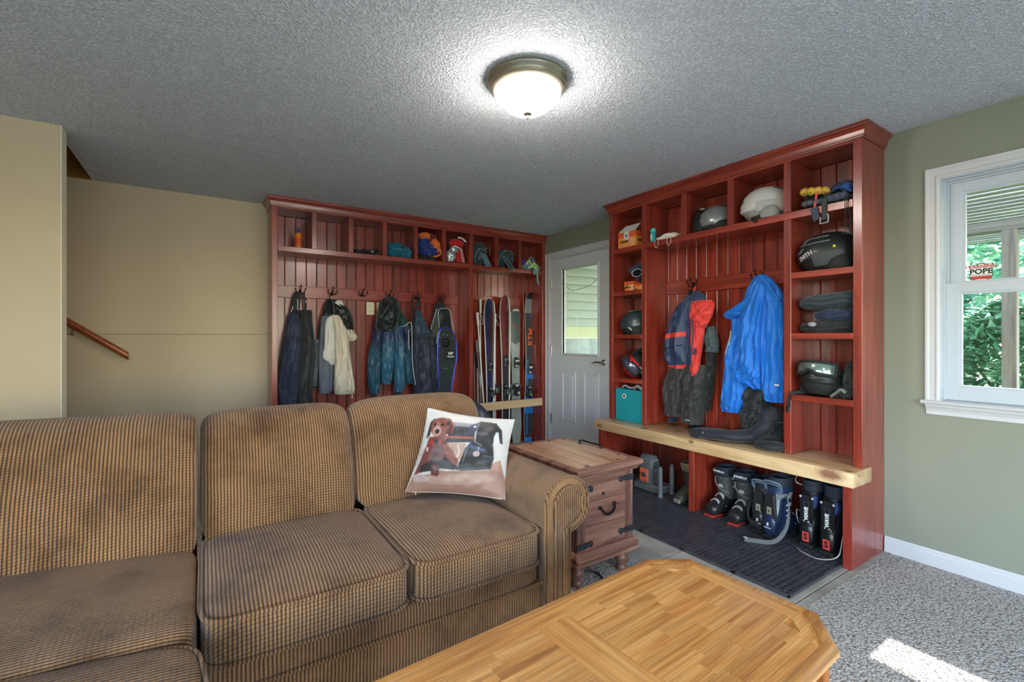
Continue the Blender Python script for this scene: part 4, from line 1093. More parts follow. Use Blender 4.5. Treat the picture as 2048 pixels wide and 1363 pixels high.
def rowsB(ox, oy, s, rows, X=3.08):
    out = []
    for y, xl, xr, d, o in rows:
        a, b_ = onX(ox + xl / s, oy + y / s, X), onX(ox + xr / s, oy + y / s, X)
        out.append((-a.y, -b_.y, (a.z + b_.z) / 2, d, o))
    return out
def ptsA(ox, oy, s, pts, out, Y=4.36):
    r = []
    for q in pts:
        p = onY(ox + q[0] / s, oy + q[1] / s, Y); p.y = YP - .021 - (q[2] if len(q) > 2 else out); r.append(p)
    return r
def ptsB(ox, oy, s, pts, out, X=3.08):
    r = []
    for q in pts:
        p = onX(ox + q[0] / s, oy + q[1] / s, X); p.x = XP - .021 - (q[2] if len(q) > 2 else out); r.append(p)
    return r
def curve(P, n=36):
    return [tuple(cr([tuple(p) for p in P], k / n)) for k in range(n + 1)]
HZ = 1.60
# ---- 1 snow bibs
C1 = (545, 560, 5.05)
g = thing('snow_bibs', 'pair of black and navy snow bibs on the leftmost hook', 'snow pants', (HKX[0], YP - .06, HZ))
drape(MB(), rowsA(*C1, [(335, 165, 262, .022, .045), (430, 140, 284, .045, .06), (560, 112, 290, .055, .07), (600, 104, 290, .06, .07), (720, 88, 286, .06, .07), (850, 68, 272, .06, .07), (1000, 45, 262, .06, .068), (1110, 34, 250, .055, .065), (1230, 55, 242, .055, .062), (1400, 60, 235, .05, .06)]), .016, seed=1.3, P=pA).build('left_leg', navy_c, g, smooth=True)
drape(MB(), rowsA(*C1, [(300, 300, 403, .02, .04), (380, 285, 407, .04, .055), (480, 288, 412, .05, .06), (600, 284, 428, .055, .062), (800, 268, 428, .055, .062), (1000, 258, 404, .055, .06), (1150, 246, 398, .05, .06), (1250, 240, 408, .05, .058), (1400, 235, 400, .045, .055)]), .018, seed=4.1, P=pA).build('right_leg', olive_c, g, smooth=True)
drape(MB(), rowsA(*C1, [(300, 250, 320, .02, .02), (420, 235, 330, .025, .02), (520, 240, 320, .02, .02)]), .008, seed=2.2, P=pA).build('inner_back', black_c, g, smooth=True)
b = MB()
for P in ([(252, 112), (246, 150), (240, 230), (226, 300), (214, 350)], [(262, 118), (278, 140), (270, 230), (262, 330)], [(318, 125), (322, 160), (334, 220), (338, 310)], [(236, 118), (222, 160), (204, 260), (186, 330)]):
    b.ribbon(curve(ptsA(*C1, P, .05)), .020, .004, (1, 0, 0.01))
b.build('suspenders', blackweb, g)
b = MB()
for P in ([(256, 190), (257, 300)], [(212, 260), (190, 320)], [(336, 200), (340, 230)]): b.ribbon(curve(ptsA(*C1, P, .056), 6), .006, .002, (1, 0, .01))
b.build('strap_piping', silver_p, g)
# ---- 2 grey and cream jacket
cream = cloth('cream_shell', (206, 192, 172), .6, .06); greyj = cloth('grey_shell', (92, 96, 108), .6, .08); lightg = cloth('light_grey_shell', (202, 198, 192), .6, .05); hoodk = cloth('black_lining', (28, 33, 36), .4)
g = thing('ski_jacket', 'cream and grey ski jacket with its hood folded over, on the second hook', 'jacket', (HKX[1], YP - .06, HZ))
drape(MB(), rowsA(*C1, [(190, 560, 640, .02, .03), (260, 520, 700, .035, .045), (350, 500, 700, .05, .05), (500, 470, 700, .05, .05), (800, 440, 700, .045, .045), (1080, 400, 640, .04, .04)]), .012, seed=8.3, P=pA).build('back_panel', hoodk, g, smooth=True)
drape(MB(), rowsA(*C1, [(600, 425, 475, .03, .05), (750, 415, 470, .035, .05), (950, 400, 460, .035, .05), (1075, 402, 452, .03, .05)]), .01, seed=3.3, P=pA).build('left_sleeve', greyj, g, smooth=True)
drape(MB(), rowsA(*C1, [(365, 490, 600, .02, .10), (430, 478, 560, .02, .10), (560, 470, 512, .02, .10), (700, 462, 505, .02, .10), (790, 458, 560, .02, .10), (830, 458, 602, .022, .10), (980, 462, 604, .022, .10), (1100, 468, 602, .022, .098), (1142, 472, 565, .015, .095)]), .006, seed=5.0, P=pA).build('grey_front', greyj, g, smooth=True)
drape(MB(), rowsA(*C1, [(368, 545, 640, .02, .115), (450, 518, 615, .024, .118), (600, 508, 614, .024, .118), (720, 500, 614, .022, .118), (790, 500, 614, .02, .116), (850, 560, 610, .012, .112)]), .006, seed=6.1, P=pA).build('light_front', lightg, g, smooth=True)
drape(MB(), rowsA(*C1, [(355, 570, 690, .03, .11), (430, 592, 712, .045, .13), (600, 612, 746, .055, .14), (800, 612, 768, .06, .145), (950, 606, 790, .06, .145), (1080, 607, 806, .055, .145), (1138, 614, 802, .04, .14)]), .014, seed=7.7, P=pA).build('right_sleeve', cream, g, smooth=True)
drape(MB(), rowsA(*C1, [(200, 590, 645, .02, .09), (250, 600, 712, .03, .10), (320, 600, 768, .04, .12), (400, 640, 788, .04, .13), (480, 720, 800, .03, .13), (555, 775, 802, .012, .12)]), .012, seed=9.2, P=pA).build('hood_lining', hoodk, g, smooth=True)
drape(MB(), rowsA(*C1, [(350, 770, 788, .01, .10), (420, 688, 792, .02, .095), (500, 702, 810, .03, .105), (570, 722, 836, .035, .11), (600, 735, 825, .02, .11), (615, 742, 790, .012, .11)]), .008, seed=2.9, P=pA).build('hood', cream, g, smooth=True)
drape(MB(), rowsA(*C1, [(205, 622, 690, .012, .10), (235, 618, 700, .016, .112), (270, 655, 706, .012, .115)]), .004, seed=1.9, P=pA).build('collar_flap', lightg, g, smooth=True)
b = MB().tube(curve(ptsA(*C1, [(590, 190), (600, 250), (604, 340), (560, 370), (520, 410), (512, 560), (505, 700)], .13)), .004, 6)
b.build('front_piping', greyj, g, smooth=True)
b = MB().tube(curve(ptsA(*C1, [(600, 145), (585, 170), (580, 200), (600, 215)], .04)), .004, 6); b.build('hanger_loop', blackweb, g, smooth=True)
b = MB().ribbon(curve(ptsA(*C1, [(655, 1060), (650, 1095), (640, 1120), (660, 1110), (668, 1070)], .20)), .010, .002, (1, 0, .01)).ribbon(curve(ptsA(*C1, [(782, 1130), (783, 1185)], .14), 4), .008, .003, (1, 0, .01))
b.build('cuff_tabs', cream, g)
# ---- 3 navy and teal jacket
C3 = (720, 570, 5.678)
nt2 = cloth2('navy_to_teal_shell', (36, 46, 78), (40, 80, 100), 1.10, .07); nt3 = cloth2('blue_to_teal_shell', (42, 60, 98), (48, 94, 120), 1.12, .07)
hg = cloth('dark_green_lining', (30, 62, 56), .45)
g = thing('ski_jacket', 'navy and teal ski jacket with a black hood on the fourth hook', 'jacket', (HKX[3], YP - .06, HZ))
drape(MB(), rowsA(*C3, [(150, 290, 410, .03, .05), (300, 200, 430, .05, .055), (500, 150, 520, .05, .05), (800, 110, 545, .05, .045), (1080, 110, 560, .04, .04)]), .01, seed=.7, P=pA).build('back_panel', nt2, g, smooth=True)
for nm, rows, mt, sd in (('left_sleeve', [(500, 150, 232, .04, .09), (600, 126, 228, .05, .10), (720, 94, 222, .055, .105), (880, 74, 216, .055, .105), (1020, 78, 208, .05, .10), (1160, 90, 206, .045, .10), (1225, 98, 200, .04, .098)], nt2, 1.1),
                         ('left_front', [(480, 225, 360, .04, .12), (700, 220, 352, .05, .135), (900, 216, 345, .05, .135), (1050, 220, 332, .045, .13), (1118, 232, 325, .035, .125)], nt3, 5.1),
                         ('right_sleeve', [(460, 345, 460, .04, .13), (700, 350, 466, .055, .145), (900, 354, 470, .055, .145), (1100, 360, 472, .05, .14), (1200, 366, 462, .04, .135)], nt3, 6.4),
                         ('right_front', [(430, 440, 530, .03, .11), (500, 445, 548, .035, .115), (700, 460, 552, .035, .115), (900, 474, 560, .035, .11), (1040, 488, 574, .03, .108), (1115, 505, 588, .02, .10)], nt2, 3.9)):
    drape(MB(), rowsA(*C3, rows), .013, seed=sd, P=pA).build(nm, mt, g, smooth=True)
drape(MB(), rowsA(*C3, [(135, 295, 400, .02, .06), (190, 222, 402, .05, .10), (300, 176, 396, .08, .14), (400, 158, 384, .085, .155), (480, 158, 366, .075, .15), (535, 200, 320, .03, .14)]), .024, kf=3.0, seed=7.2, P=pA).build('hood', hoodk, g, smooth=True)
drape(MB(), rowsA(*C3, [(180, 368, 405, .015, .12), (280, 372, 430, .025, .14), (380, 378, 480, .03, .15), (440, 390, 515, .025, .15), (480, 412, 440, .01, .15)]), .010, seed=3.1, P=pA).build('collar_lining', hg, g, smooth=True)
MB().tube(curve(ptsA(*C3, [(418, 478), (470, 462), (520, 426), (543, 460), (550, 700), (556, 900), (586, 1122)], .165)), .0042, 6).build('edge_piping', silver_p, g, smooth=True)
MB().ribbon(curve(ptsA(*C3, [(512, 505), (514, 620), (518, 715)], .158), 8), .007, .003, (1, 0, .01)).ell(tuple(ptsA(*C3, [(518, 722)], .158)[0]), (.005, .004, .008), 8, 6).build('zipper', silver_p, g)
b = MB()
for pth in ([(210, 450), (240, 500), (300, 505), (350, 440), (375, 330)], [(215, 400), (250, 350), (300, 330)], [(180, 380), (210, 320), (260, 240)]): b.tube(curve(ptsA(*C3, pth, .235)), .003, 6)
b.build('hood_seams', M('grey_seam', (84, 96, 96), .5), g, smooth=True)
for xx in (140, 410): drape(MB(), rowsA(*C3, [(1195 + (25 if xx < 200 else 0), xx - 35, xx + 40, .03, .115), (1240 + (20 if xx < 200 else 0), xx - 30, xx + 32, .025, .115)]), .003, n=20, m=6, P=pA).build('cuff', black_c, g, smooth=True)
MB().ribbon(curve(ptsA(*C3, [(398, 150), (410, 180), (404, 215)], .06), 8), .03, .02, (1, 0, .01)).build('collar', black_c, g)
# ---- 4 navy bibs
nav4 = cloth2('navy_bib_cloth', (38, 68, 84), (44, 48, 66), 1.27, .10, .6)
g = thing('snow_bibs', 'dark navy snow bibs with an elastic waist on the fifth hook', 'snow pants', (HKX[4], YP - .06, HZ))
drape(MB(), rowsA(*C3, [(285, 645, 692, .02, .05), (350, 628, 712, .035, .06), (430, 612, 745, .045, .065), (520, 602, 790, .05, .07), (575, 606, 812, .045, .07)]), .008, seed=2.0, P=pA).build('bib', nav4, g, smooth=True)
drape(MB(), rowsA(*C3, [(570, 604, 770, .045, .07), (640, 598, 780, .06, .08), (800, 578, 812, .07, .085), (1000, 580, 832, .07, .08), (1190, 598, 848, .065, .075), (1320, 605, 850, .06, .07)]), .02, kf=2.8, seed=6.6, P=pA).build('left_leg', nav4, g, smooth=True)
drape(MB(), rowsA(*C3, [(560, 740, 812, .035, .05), (640, 745, 836, .045, .05), (780, 775, 880, .05, .05), (920, 815, 925, .05, .05), (1080, 835, 985, .05, .05), (1170, 850, 1015, .045, .05), (1300, 860, 1040, .04, .05)]), .012, seed=9.6, P=pA).build('right_leg', nav4, g, smooth=True)
b = MB()
for k in range(14): b.tube(curve(ptsA(*C3, [(612 + k * 14, 545 + (k % 3) * 6), (610 + k * 14.4, 580), (616 + k * 14.4, 618)], .132), 8), [.002 + .004 * sin(pi * q / 8) for q in range(9)], 6)
b.build('waist_gathers', nav4, g, smooth=True)
b = MB()
for P in ([(604, 400), (600, 300), (598, 200), (612, 140), (640, 128), (668, 140), (680, 180), (688, 230), (688, 290)], [(628, 330), (634, 270), (660, 215), (668, 150)]): b.ribbon(curve(ptsA(*C3, P, .055)), .018, .005, (1, 0, .02))
b.ribbon(curve(ptsA(*C3, [(585, 390), (590, 480), (600, 560), (606, 640)], .075)), .03, .01, (1, 0, .02))
b.build('suspenders', blackweb, g)
# ---- 5 snowshoe bag and snowshoe
bagm = cloth('black_bag_cloth', (28, 38, 40), .5)
g = thing('snowshoe_bag', 'black snowshoe bag with silver piping on the sixth hook', 'bag', (HKX[5], YP - .06, HZ))
drape(MB(), rowsA(*C3, [(205, 868, 965, .02, .04), (260, 850, 1000, .03, .045), (330, 840, 1024, .035, .05), (450, 812, 1040, .035, .05), (560, 806, 1056, .035, .05), (700, 840, 1066, .03, .045), (900, 880, 1068, .03, .045), (1060, 920, 1056, .03, .045), (1180, 940, 1040, .025, .045), (1300, 950, 1030, .02, .04)]), .008, seed=4.4, P=pA).build('bag_body', bagm, g, smooth=True)
MB().tube(curve(ptsA(*C3, [(915, 262), (885, 285), (880, 350), (888, 470), (870, 580), (858, 660)], .088)), .004, 6).tube(curve(ptsA(*C3, [(918, 270), (980, 262), (1012, 290), (1028, 360), (1050, 500), (1062, 560)], .085)), .004, 6).tube(curve(ptsA(*C3, [(870, 265), (850, 330), (822, 420), (802, 500)], .072)), .003, 6).build('piping', silver_p, g, smooth=True)
MB().ribbon(curve(ptsA(*C3, [(880, 225), (890, 180), (915, 165), (945, 180), (955, 220)], .05)), .018, .006, (1, 0, .02)).build('carry_strap', blackweb, g)
sn = thing('snowshoe', 'blue-rimmed snowshoe hanging in the open black bag', 'snowshoe', tuple(ptsA(*C3, [(975, 1180)], .09)[0]))
rimm = M('blue_anodised_rim', (66, 70, 190), .3, .5, var=.05)
RIM = [(885, 1180), (868, 1000), (862, 800), (868, 620), (895, 510), (950, 478), (1015, 505), (1060, 590), (1080, 720), (1074, 860), (1050, 980), (1024, 1140), (1010, 1300)]
MB().tube(curve(ptsA(*C3, RIM, .105), 60), .0072, 8).build('rim', rimm, sn, smooth=True)
rp = ptsA(*C3, RIM, .10); rc = [tuple(cr([tuple(p) for p in rp], k / 50)) for k in range(51)]
MB().prism([(x, z) for x, y, z in rc], 'y', rc[0][1] - .002, rc[0][1] + .004).build('decking', M('dark_decking', (34, 46, 46), .5, bump=.2), sn)
yb_ = rc[0][1] - .0025
ce = ptsA(*C3, [(955, 655)], .1)[0]
b = MB(); R = []
for y, r in ((yb_ - .0005, .048), (yb_ - .006, .044), (yb_ - .006, .036), (yb_ + .001, .034)): R.append([(ce.x + r * cos(2 * pi * k / 24), y, ce.z + r * 1.05 * sin(2 * pi * k / 24)) for k in range(24)])
b.rings(R, False, False); b.box(ce.x - .03, ce.x + .03, yb_ - .02, yb_ - .004, ce.z - .035, ce.z + .015, .008)
b.build('binding', M('black_binding', (20, 24, 24), .35), sn, smooth=True)
tp = ptsA(*C3, [(995, 785)], .1)[0]
patch = MB().box(tp.x - .052, tp.x + .046, yb_ - .026, yb_ - .003, tp.z - .045, tp.z + .048, .006).build('toe_strap', bagm, sn)
text('lettering', 'MP', .042, wht, patch, frame((tp.x + .004, yb_ - .0265, tp.z + .010), (1, 0, 0), (0, 0, 1)), bold=.0012)
b = MB().box(tp.x - .036, tp.x + .042, yb_ - .0272, yb_ - .0262, tp.z - .022, tp.z - .016).box(tp.x - .026, tp.x + .034, yb_ - .0272, yb_ - .0262, tp.z - .029, tp.z - .026)
b.build('printed_line', wht, patch)
b = MB()
for x, y in ((880, 585), (925, 560), (975, 565), (1033, 600), (965, 940), (1035, 915), (1015, 1045), (885, 690), (935, 940)): b.ell(tuple(ptsA(*C3, [(x, y)], .106)[0]), (.005, .003, .005), 8, 6)
rv = b.build('rivets', silver_p, sn); rv['kind'] = 'stuff'
# navy bundle on the floor behind the sofa
g = thing('exercise_ball', 'smooth navy exercise ball whose top shows behind the sofa back', 'ball', (1.965, 3.86, 0))
ballm = M('navy_vinyl', (40, 52, 82), .4, var=.05, coat=.2)
MB().ell((1.965, 3.86, .319), (.318, .318, .3185), 48, 28).build('ball_skin', ballm, g, smooth=True)
b = MB()
for z in (-.10, -.05, 0, .05, .10):
    r_ = sqrt(.318 ** 2 - z * z); b.tube([(1.965 + r_ * cos(a), 3.86 + r_ * sin(a), .319 + z) for a in [2 * pi * q / 60 for q in range(61)]], .0025, 6)
b.build('raised_rings', ballm, g, smooth=True)

# ------------------------------------------------------------------ locker A cubbies
SZ = 1.9385
def cubA(i): return (stA[i] + .041 + stA[i + 1]) / 2
# sunscreen pump bottle
bx = onY(597, 480, 4.28).x
g = thing('sunscreen_bottle', 'orange sunscreen pump bottle with blue pump in the first cubby', 'bottle', (bx, 4.28, SZ))
orng = M('orange_plastic', (236, 130, 30), .35, var=.04); blup = M('blue_plastic', (44, 60, 140), .4)
MB().lathe([(.024, .0005), (.027, .004), (.027, .10), (.026, .125), (.019, .138), (.010, .142), (.010, .147)], 24).build('bottle_body', orng, g, smooth=True, world=False)
MB().lathe([(.0272, .03), (.0274, .0305), (.0274, .095), (.0272, .0955)], 24).build('label_band', M('red_label', (214, 84, 36), .5), g, smooth=True, world=False)
MB().lathe([(.013, .143), (.013, .158), (.006, .160), (.005, .172), (.012, .173), (.012, .182), (.004, .184)], 16).box(-.03, .0, -.006, .006, .172, .181, .002).build('pump', blup, g, world=False)
g = thing('goggle_strap', 'tangled black straps lying in the third cubby', 'straps', (cubA(2), 4.26, SZ))
b = MB(); rng = random.Random(3)
for k in range(5):
    P = [(cubA(2) + rng.uniform(-.115, .115), 4.26 + rng.uniform(-.06, .06), SZ + .012 + rng.uniform(0, .05) * (1 if q % 2 else .3)) for q in range(6)]
    P[0] = (P[0][0], P[0][1], SZ + .010); P[-1] = (P[-1][0], P[-1][1], SZ + .010)
    b.ribbon(curve(P), .018, .004, (.1, .2, 1))
b.build('webbing', blackweb, g)
blob(MB(), (cubA(2) - .05, 4.25, SZ + .02), (.05, .04, .028), 2., .3, floor=SZ + .0005).build('padding', black_c, g, smooth=True)
MB().box(cubA(2) + .03, cubA(2) + .06, 4.20, 4.216, SZ + .02, SZ + .045, .004).build('buckle', M('grey_buckle', (110, 112, 112), .4), g)
# teal stuff sack
teal = cloth('teal_cloth', (22, 96, 122), .5)
g = thing('stuff_sack', 'teal rolled-up jacket with knotted end in the fourth cubby', 'clothing', (cubA(3), 4.28, SZ))
blob(MB(), (cubA(3) - .012, 4.30, SZ + .078), (.105, .115, .084), 5., .10, 1.6, .05, floor=SZ + .0005).build('roll', teal, g, smooth=True)
blob(MB(), (cubA(3) + .060, 4.205, SZ + .050), (.058, .045, .055), 6., .3, 2.6, .22, floor=SZ + .0005).build('gathered_end', teal, g, smooth=True)
MB().tube(curve([(cubA(3) + .02, 4.19, SZ + .12), (cubA(3) + .01, 4.182, SZ + .09), (cubA(3) + .04, 4.175, SZ + .10), (cubA(3) + .085, 4.175, SZ + .06)]), .004, 6).build('drawcord', black_c, g, smooth=True)
# blue and orange jacket bundle
roy = cloth('royal_blue_cloth', (28, 52, 128), .5); ora = cloth('orange_cloth', (226, 112, 44), .6)
g = thing('jacket_bundle', 'crumpled blue and orange jacket stuffed in the fifth cubby', 'clothing', (cubA(4), 4.28, SZ))
xc = cubA(4)
blob(MB(), (xc - .03, 4.28, SZ + .155), (.068, .10, .10), 1.0, .25, 2.4, .2).build('sleeve', roy, g, smooth=True)
blob(MB(), (xc + .025, 4.24, SZ + .095), (.085, .07, .075), 2.2, .2, 2.6, .25).build('front', roy, g, smooth=True)
blob(MB(), (xc - .03, 4.27, SZ + .238), (.068, .09, .042), 3.1, .2, 2.2, .15).build('collar', ora, g, smooth=True)
blob(MB(), (xc + .07, 4.225, SZ + .15), (.055, .05, .07), 4.4, .25, 2.4, .2).build('lining', ora, g, smooth=True)
MB().tube(curve([(xc + .10, 4.185, SZ + .13), (xc + .11, 4.18, SZ + .08), (xc + .07, 4.172, SZ + .045), (xc + .03, 4.172, SZ + .04)]), .009, 8).build('orange_edge', ora, g, smooth=True)
blob(MB(), (xc + .055, 4.27, SZ + .242), (.05, .06, .038), 6.4, .25, 2.4, .2).build('hood', M('dark_red_purple', (120, 44, 52), .7), g, smooth=True)
blob(MB(), (xc, 4.28, SZ + .03), (.098, .10, .032), 8.1, .3, 3.0, .25, floor=SZ + .0005).build('base_layer', hoodk, g, smooth=True)
# red and white hat, silver ornament-like pom
g = thing('knit_hat', 'red knit hat with white stripes and black band in the sixth cubby', 'hat', (cubA(5), 4.28, SZ))
xc = cubA(5); redk = cloth('red_knit', (190, 32, 40), .8); 
b = MB(); R = []
for k in range(13):
    t = k / 12; c_ = Vector((xc + .052 - .085 * t * 0 + .03 * (t - .3) * -1, 4.27, SZ + .02 + .20 * t)); r = .062 * (1 - .25 * t) * (1 if t < .95 else .6)
    R.append([(c_.x + r * cos(2 * pi * q / 24), c_.y + r * sin(2 * pi * q / 24), c_.z) for q in range(24)])
b.rings(R); b.build('hat_body', redk, g, smooth=True)
for k in range(9):
    z = SZ + .020 + k * .0135
    MB().ribbon([(xc + .052 + .03 * .3 - .03 * (z - SZ) / .2 + .0640 * (1 - .25 * (z - SZ) / .2) * cos(a), 4.27 + .0640 * (1 - .25 * (z - SZ) / .2) * sin(a), z + .010 * (a + 1.0)) for a in [(-1.45 + 1.5 * q / 10) for q in range(11)]], .0065, .004, (0, 0, 1)).build('white_stripe', M('white_knit', (226, 222, 220), .8), g)
MB().ell((xc + .015, 4.24, SZ + .205), (.085, .06, .045), 20, 10).build('hat_crown', redk, g, smooth=True)
b = MB().tube(curve([(xc - .045, 4.182, SZ + .165), (xc, 4.175, SZ + .155), (xc + .05, 4.18, SZ + .13)]), .006, 8); b.build('stitched_edge', M('white_knit', (226, 222, 220), .8), g, smooth=True)
MB().ell((xc + .055, 4.235, SZ + .245), (.055, .05, .02), 18, 8).build('cap_edge', black_c, g, smooth=True)
MB().tube(curve([(xc + .01, 4.20, SZ + .258), (xc + .05, 4.184, SZ + .25), (xc + .095, 4.19, SZ + .222)]), .008, 8).build('cap_band', M('white_knit', (226, 222, 220), .8), g, smooth=True)
g = thing('silver_bauble', 'pair of shiny silver crinkled balls beside the red knit hat', 'bauble', (xc - .06, 4.20, SZ))
silv = M('crinkled_silver', (206, 206, 214), .2, .85, var=.2, vs=50, bump=.8, bs=60, bd=.01)
blob(MB(), (xc - .062, 4.215, SZ + .066), (.058, .044, .065), 2., .18, 4., .1, floor=SZ + .0005).build('ball', silv, g, smooth=True)
blob(MB(), (xc - .022, 4.225, SZ + .140), (.048, .040, .042), 5., .18, 4., .1).build('ball', silv, g, smooth=True)
# two rolled dark pants
dkp = cloth('slate_shell', (52, 70, 78), .5)
pipe = M('pale_piping', (128, 144, 148), .5)
for i, (lab, sd, w, h) in enumerate((('dark slate rolled snow pants filling the seventh cubby', 3.3, .10, .125), ('dark slate rolled snow pants with drooping hem in the eighth cubby', 7.9, .118, .105))):
    xc = cubA(6 + i)
    g = thing('snow_pants_roll', lab, 'snow pants', (xc, 4.28, SZ))
    blob(MB(), (xc - (.022 if i == 0 else 0), 4.28, SZ + h * .98), (w, .115, h), sd, .14, 2.0, .14, floor=SZ + .0005).build('roll', dkp, g, smooth=True)
    hem = [(xc - .02, 4.20, SZ + .15), (xc - .01, 4.165, SZ + .10), (xc + .015, 4.155, SZ + .04), (xc + .03, 4.150, SZ - .012)] if i == 0 else [(xc - .07, 4.19, SZ + .12), (xc - .05, 4.165, SZ + .08), (xc + .0, 4.152, SZ + .02), (xc + .02, 4.148, SZ - .022)]
    b = MB(); b.ribbon(curve(hem, 24), .055, .016, (1, .1, 0)); b.build('hanging_hem', cloth('blue_grey_cloth', (84, 108, 130), .5) if i == 0 else dkp, g, smooth=True, angle=60)
    b = MB()
    for q, off in ((0, -.03), (1, .03)): b.tube(curve([(x + off * (.5 + k * .2), y - .012, z) for k, (x, y, z) in enumerate(hem)], 24), .0028, 6)
    b.tube(curve([(xc - .06, 4.18, SZ + .17), (xc, 4.165, SZ + .16 + .02 * i), (xc + .06, 4.18, SZ + .19 - .03 * i), (xc + .095, 4.22, SZ + .12)]), .003, 6).tube(curve([(xc - w * .9, 4.20, SZ + .02), (xc - w * .95, 4.185, SZ + .10), (xc - w * .5, 4.17, SZ + .165)]), .003, 6)
    b.build('piping', pipe, g, smooth=True)
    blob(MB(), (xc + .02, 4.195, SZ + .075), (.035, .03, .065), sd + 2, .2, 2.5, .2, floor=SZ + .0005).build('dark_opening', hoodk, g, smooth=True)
# gloves and ribbon in the last cubby
xc = cubA(8); lime = cloth('lime_webbing', (188, 210, 120), .6); greyg = cloth('grey_green_knit', (118, 140, 132), .7); bluec = cloth('bright_blue_cloth', (40, 84, 190), .5)
g = thing('glove_bundle', 'grey and lime gloves with a strap hanging from the last cubby', 'gloves', (xc, 4.26, SZ))
blob(MB(), (xc - .03, 4.24, SZ + .045), (.09, .07, .048), 2.7, .25, 2.4, .2, floor=SZ + .0005).build('grey_glove', cloth('pale_blue_grey_cloth', (112, 140, 158), .6), g, smooth=True)
b = MB()
for k in range(3): b.tube(curve([(xc + .06 + .012 * k, 4.24, SZ + .09 - .012 * k), (xc + .075 + .01 * k, 4.20, SZ + .06 - .01 * k), (xc + .08 + .008 * k, 4.175, SZ + .022)]), [.022] * 37, 10)
b.build('knit_cuff', greyg, g, smooth=True)
b = MB()
for P in ([(-.07, 4.19, .06), (-.03, 4.18, .10), (.0, 4.18, .06), (.03, 4.17, .075), (.045, 4.16, .03), (.06, 4.155, -.01)], [(-.05, 4.19, .02), (0, 4.17, .04), (.03, 4.16, .02), (.07, 4.16, .0)]): b.ribbon(curve([(xc + x, y, SZ + z) for x, y, z in P]), .022, .005, (.2, .3, 1))
b.build('lime_straps', lime, g)
MB().ribbon(curve([(xc + .062, 4.158, SZ - .005), (xc + .055, 4.150, SZ - .06), (xc + .058, 4.150, SZ - .11), (xc + .078, 4.150, SZ - .155)]), .022, .006, (1, 0, 0)).build('hanging_strap', greyg, g)
drape(MB(), [(xc + .0, xc + .055, SZ + .01, .008, 4.448 - .021 - 4.156), (xc + .0, xc + .05, SZ - .05, .006, 4.448 - .021 - 4.152)], .003, n=20, m=6, P=pA).build('cuff_tab', cloth('pale_blue_grey_cloth', (112, 140, 158), .6), g, smooth=True)
blob(MB(), (xc - .095, 4.22, SZ + .085), (.03, .03, .035), 1., .2).build('purple_ball', M('purple_cloth', (66, 48, 150), .6), g, smooth=True)
blob(MB(), (xc + .045, 4.25, SZ + .115), (.045, .035, .035), 4., .2).build('blue_cap', bluec, g, smooth=True)
MB().tube(curve([(xc - .04, 4.2, SZ + .09), (xc - .01, 4.19, SZ + .14), (xc + .02, 4.2, SZ + .13), (xc + .05, 4.18, SZ + .06)]), .008, 8).build('grey_strap', greyg, g, smooth=True)

# ------------------------------------------------------------------ skis and poles in the right bay
CS = (930, 560, 4.009)
sidew = M('white_sidewall', (214, 214, 210), .4, var=.04); bind = M('binding_black', (34, 38, 40), .35, var=.1); bindm = M('binding_grey', (120, 126, 128), .35, .3)
binw = M('binding_white', (200, 200, 196), .4)
class Ski: pass
def ski(label, top, bot, w, bands, yaw=0.0, Yt=4.395, Yb=4.26, tip=.045, th=.013, blunt=.35, group=None, loc='ski'):
    T, B = onY(CS[0] + top[0] / CS[2], CS[1] + top[1] / CS[2], Yt), onY(CS[0] + bot[0] / CS[2], CS[1] + bot[1] / CS[2], Yb)
    B = T + (B - T) * ((T.z - .004) / (T.z - B.z))
    a = (T - B); L = a.length; a.normalize()
    wd = Vector((cos(yaw), -sin(yaw), 0)); wd = (wd - a * wd.dot(a)).normalized(); n = a.cross(wd).normalized()
    if n.y > 0: n = -n
    if a.cross(wd).y > 0: pass
    g = thing(loc, label, 'ski', tuple(B)); w = tuple(q * 1.22 for q in w)
    def wid(s): return cr([[w[2] * .72], [w[2]], [(w[1] + w[2]) / 2], [w[1]], [w[1]], [(w[0] + w[1]) / 2], [w[0]], [w[0] * .99]], s)[0] * (1 if s < 1 - blunt * w[0] / L else sqrt(max(0, 1 - ((s - 1 + blunt * w[0] / L) / (blunt * w[0] / L)) ** 2)) * .98 + .02)
    def pos(s):
        up_ = tip * max(0, (s - .86) / .14) ** 2
        return B + a * (L * s) + n * up_
    NS = 60; ss = [k / NS for k in range(NS - 3)] + [1 - 3 / NS + 3 / NS * q / 8 for q in range(9)]
    R = []
    for s in ss:
        p = pos(s); h = wid(s) / 2; t = th * (.45 + .55 * sin(pi * min(1, max(0, s))) ** .6)
        R.append([tuple(p + wd * h), tuple(p - wd * h), tuple(p - wd * h + n * t), tuple(p + wd * h + n * t)])
    MB().rings(R).build('core', sidew, g)
    b = MB(); ms = []
    for s0, s1, mt in bands:
        if mt not in ms: ms.append(mt)
        b.mi = ms.index(mt); q = [s for s in ss if s0 < s < s1]; q = [s0] + q + [s1]
        RR = []
        for s in q:
            p = pos(s); h = wid(s) / 2 - .0015; t = th * (.45 + .55 * sin(pi * min(1, max(0, s))) ** .6) + .0006
            RR.append([tuple(p + wd * h + n * t), tuple(p - wd * h + n * t)])
        b.rings(RR, False, False, False)
    b.build('topsheet', ms, g)
    k = Ski(); k.g, k.pos, k.wd, k.n, k.a, k.L, k.th = g, pos, wd, n, a, L, th
    k.right = wd if wd.x > 0 else -wd
    return k
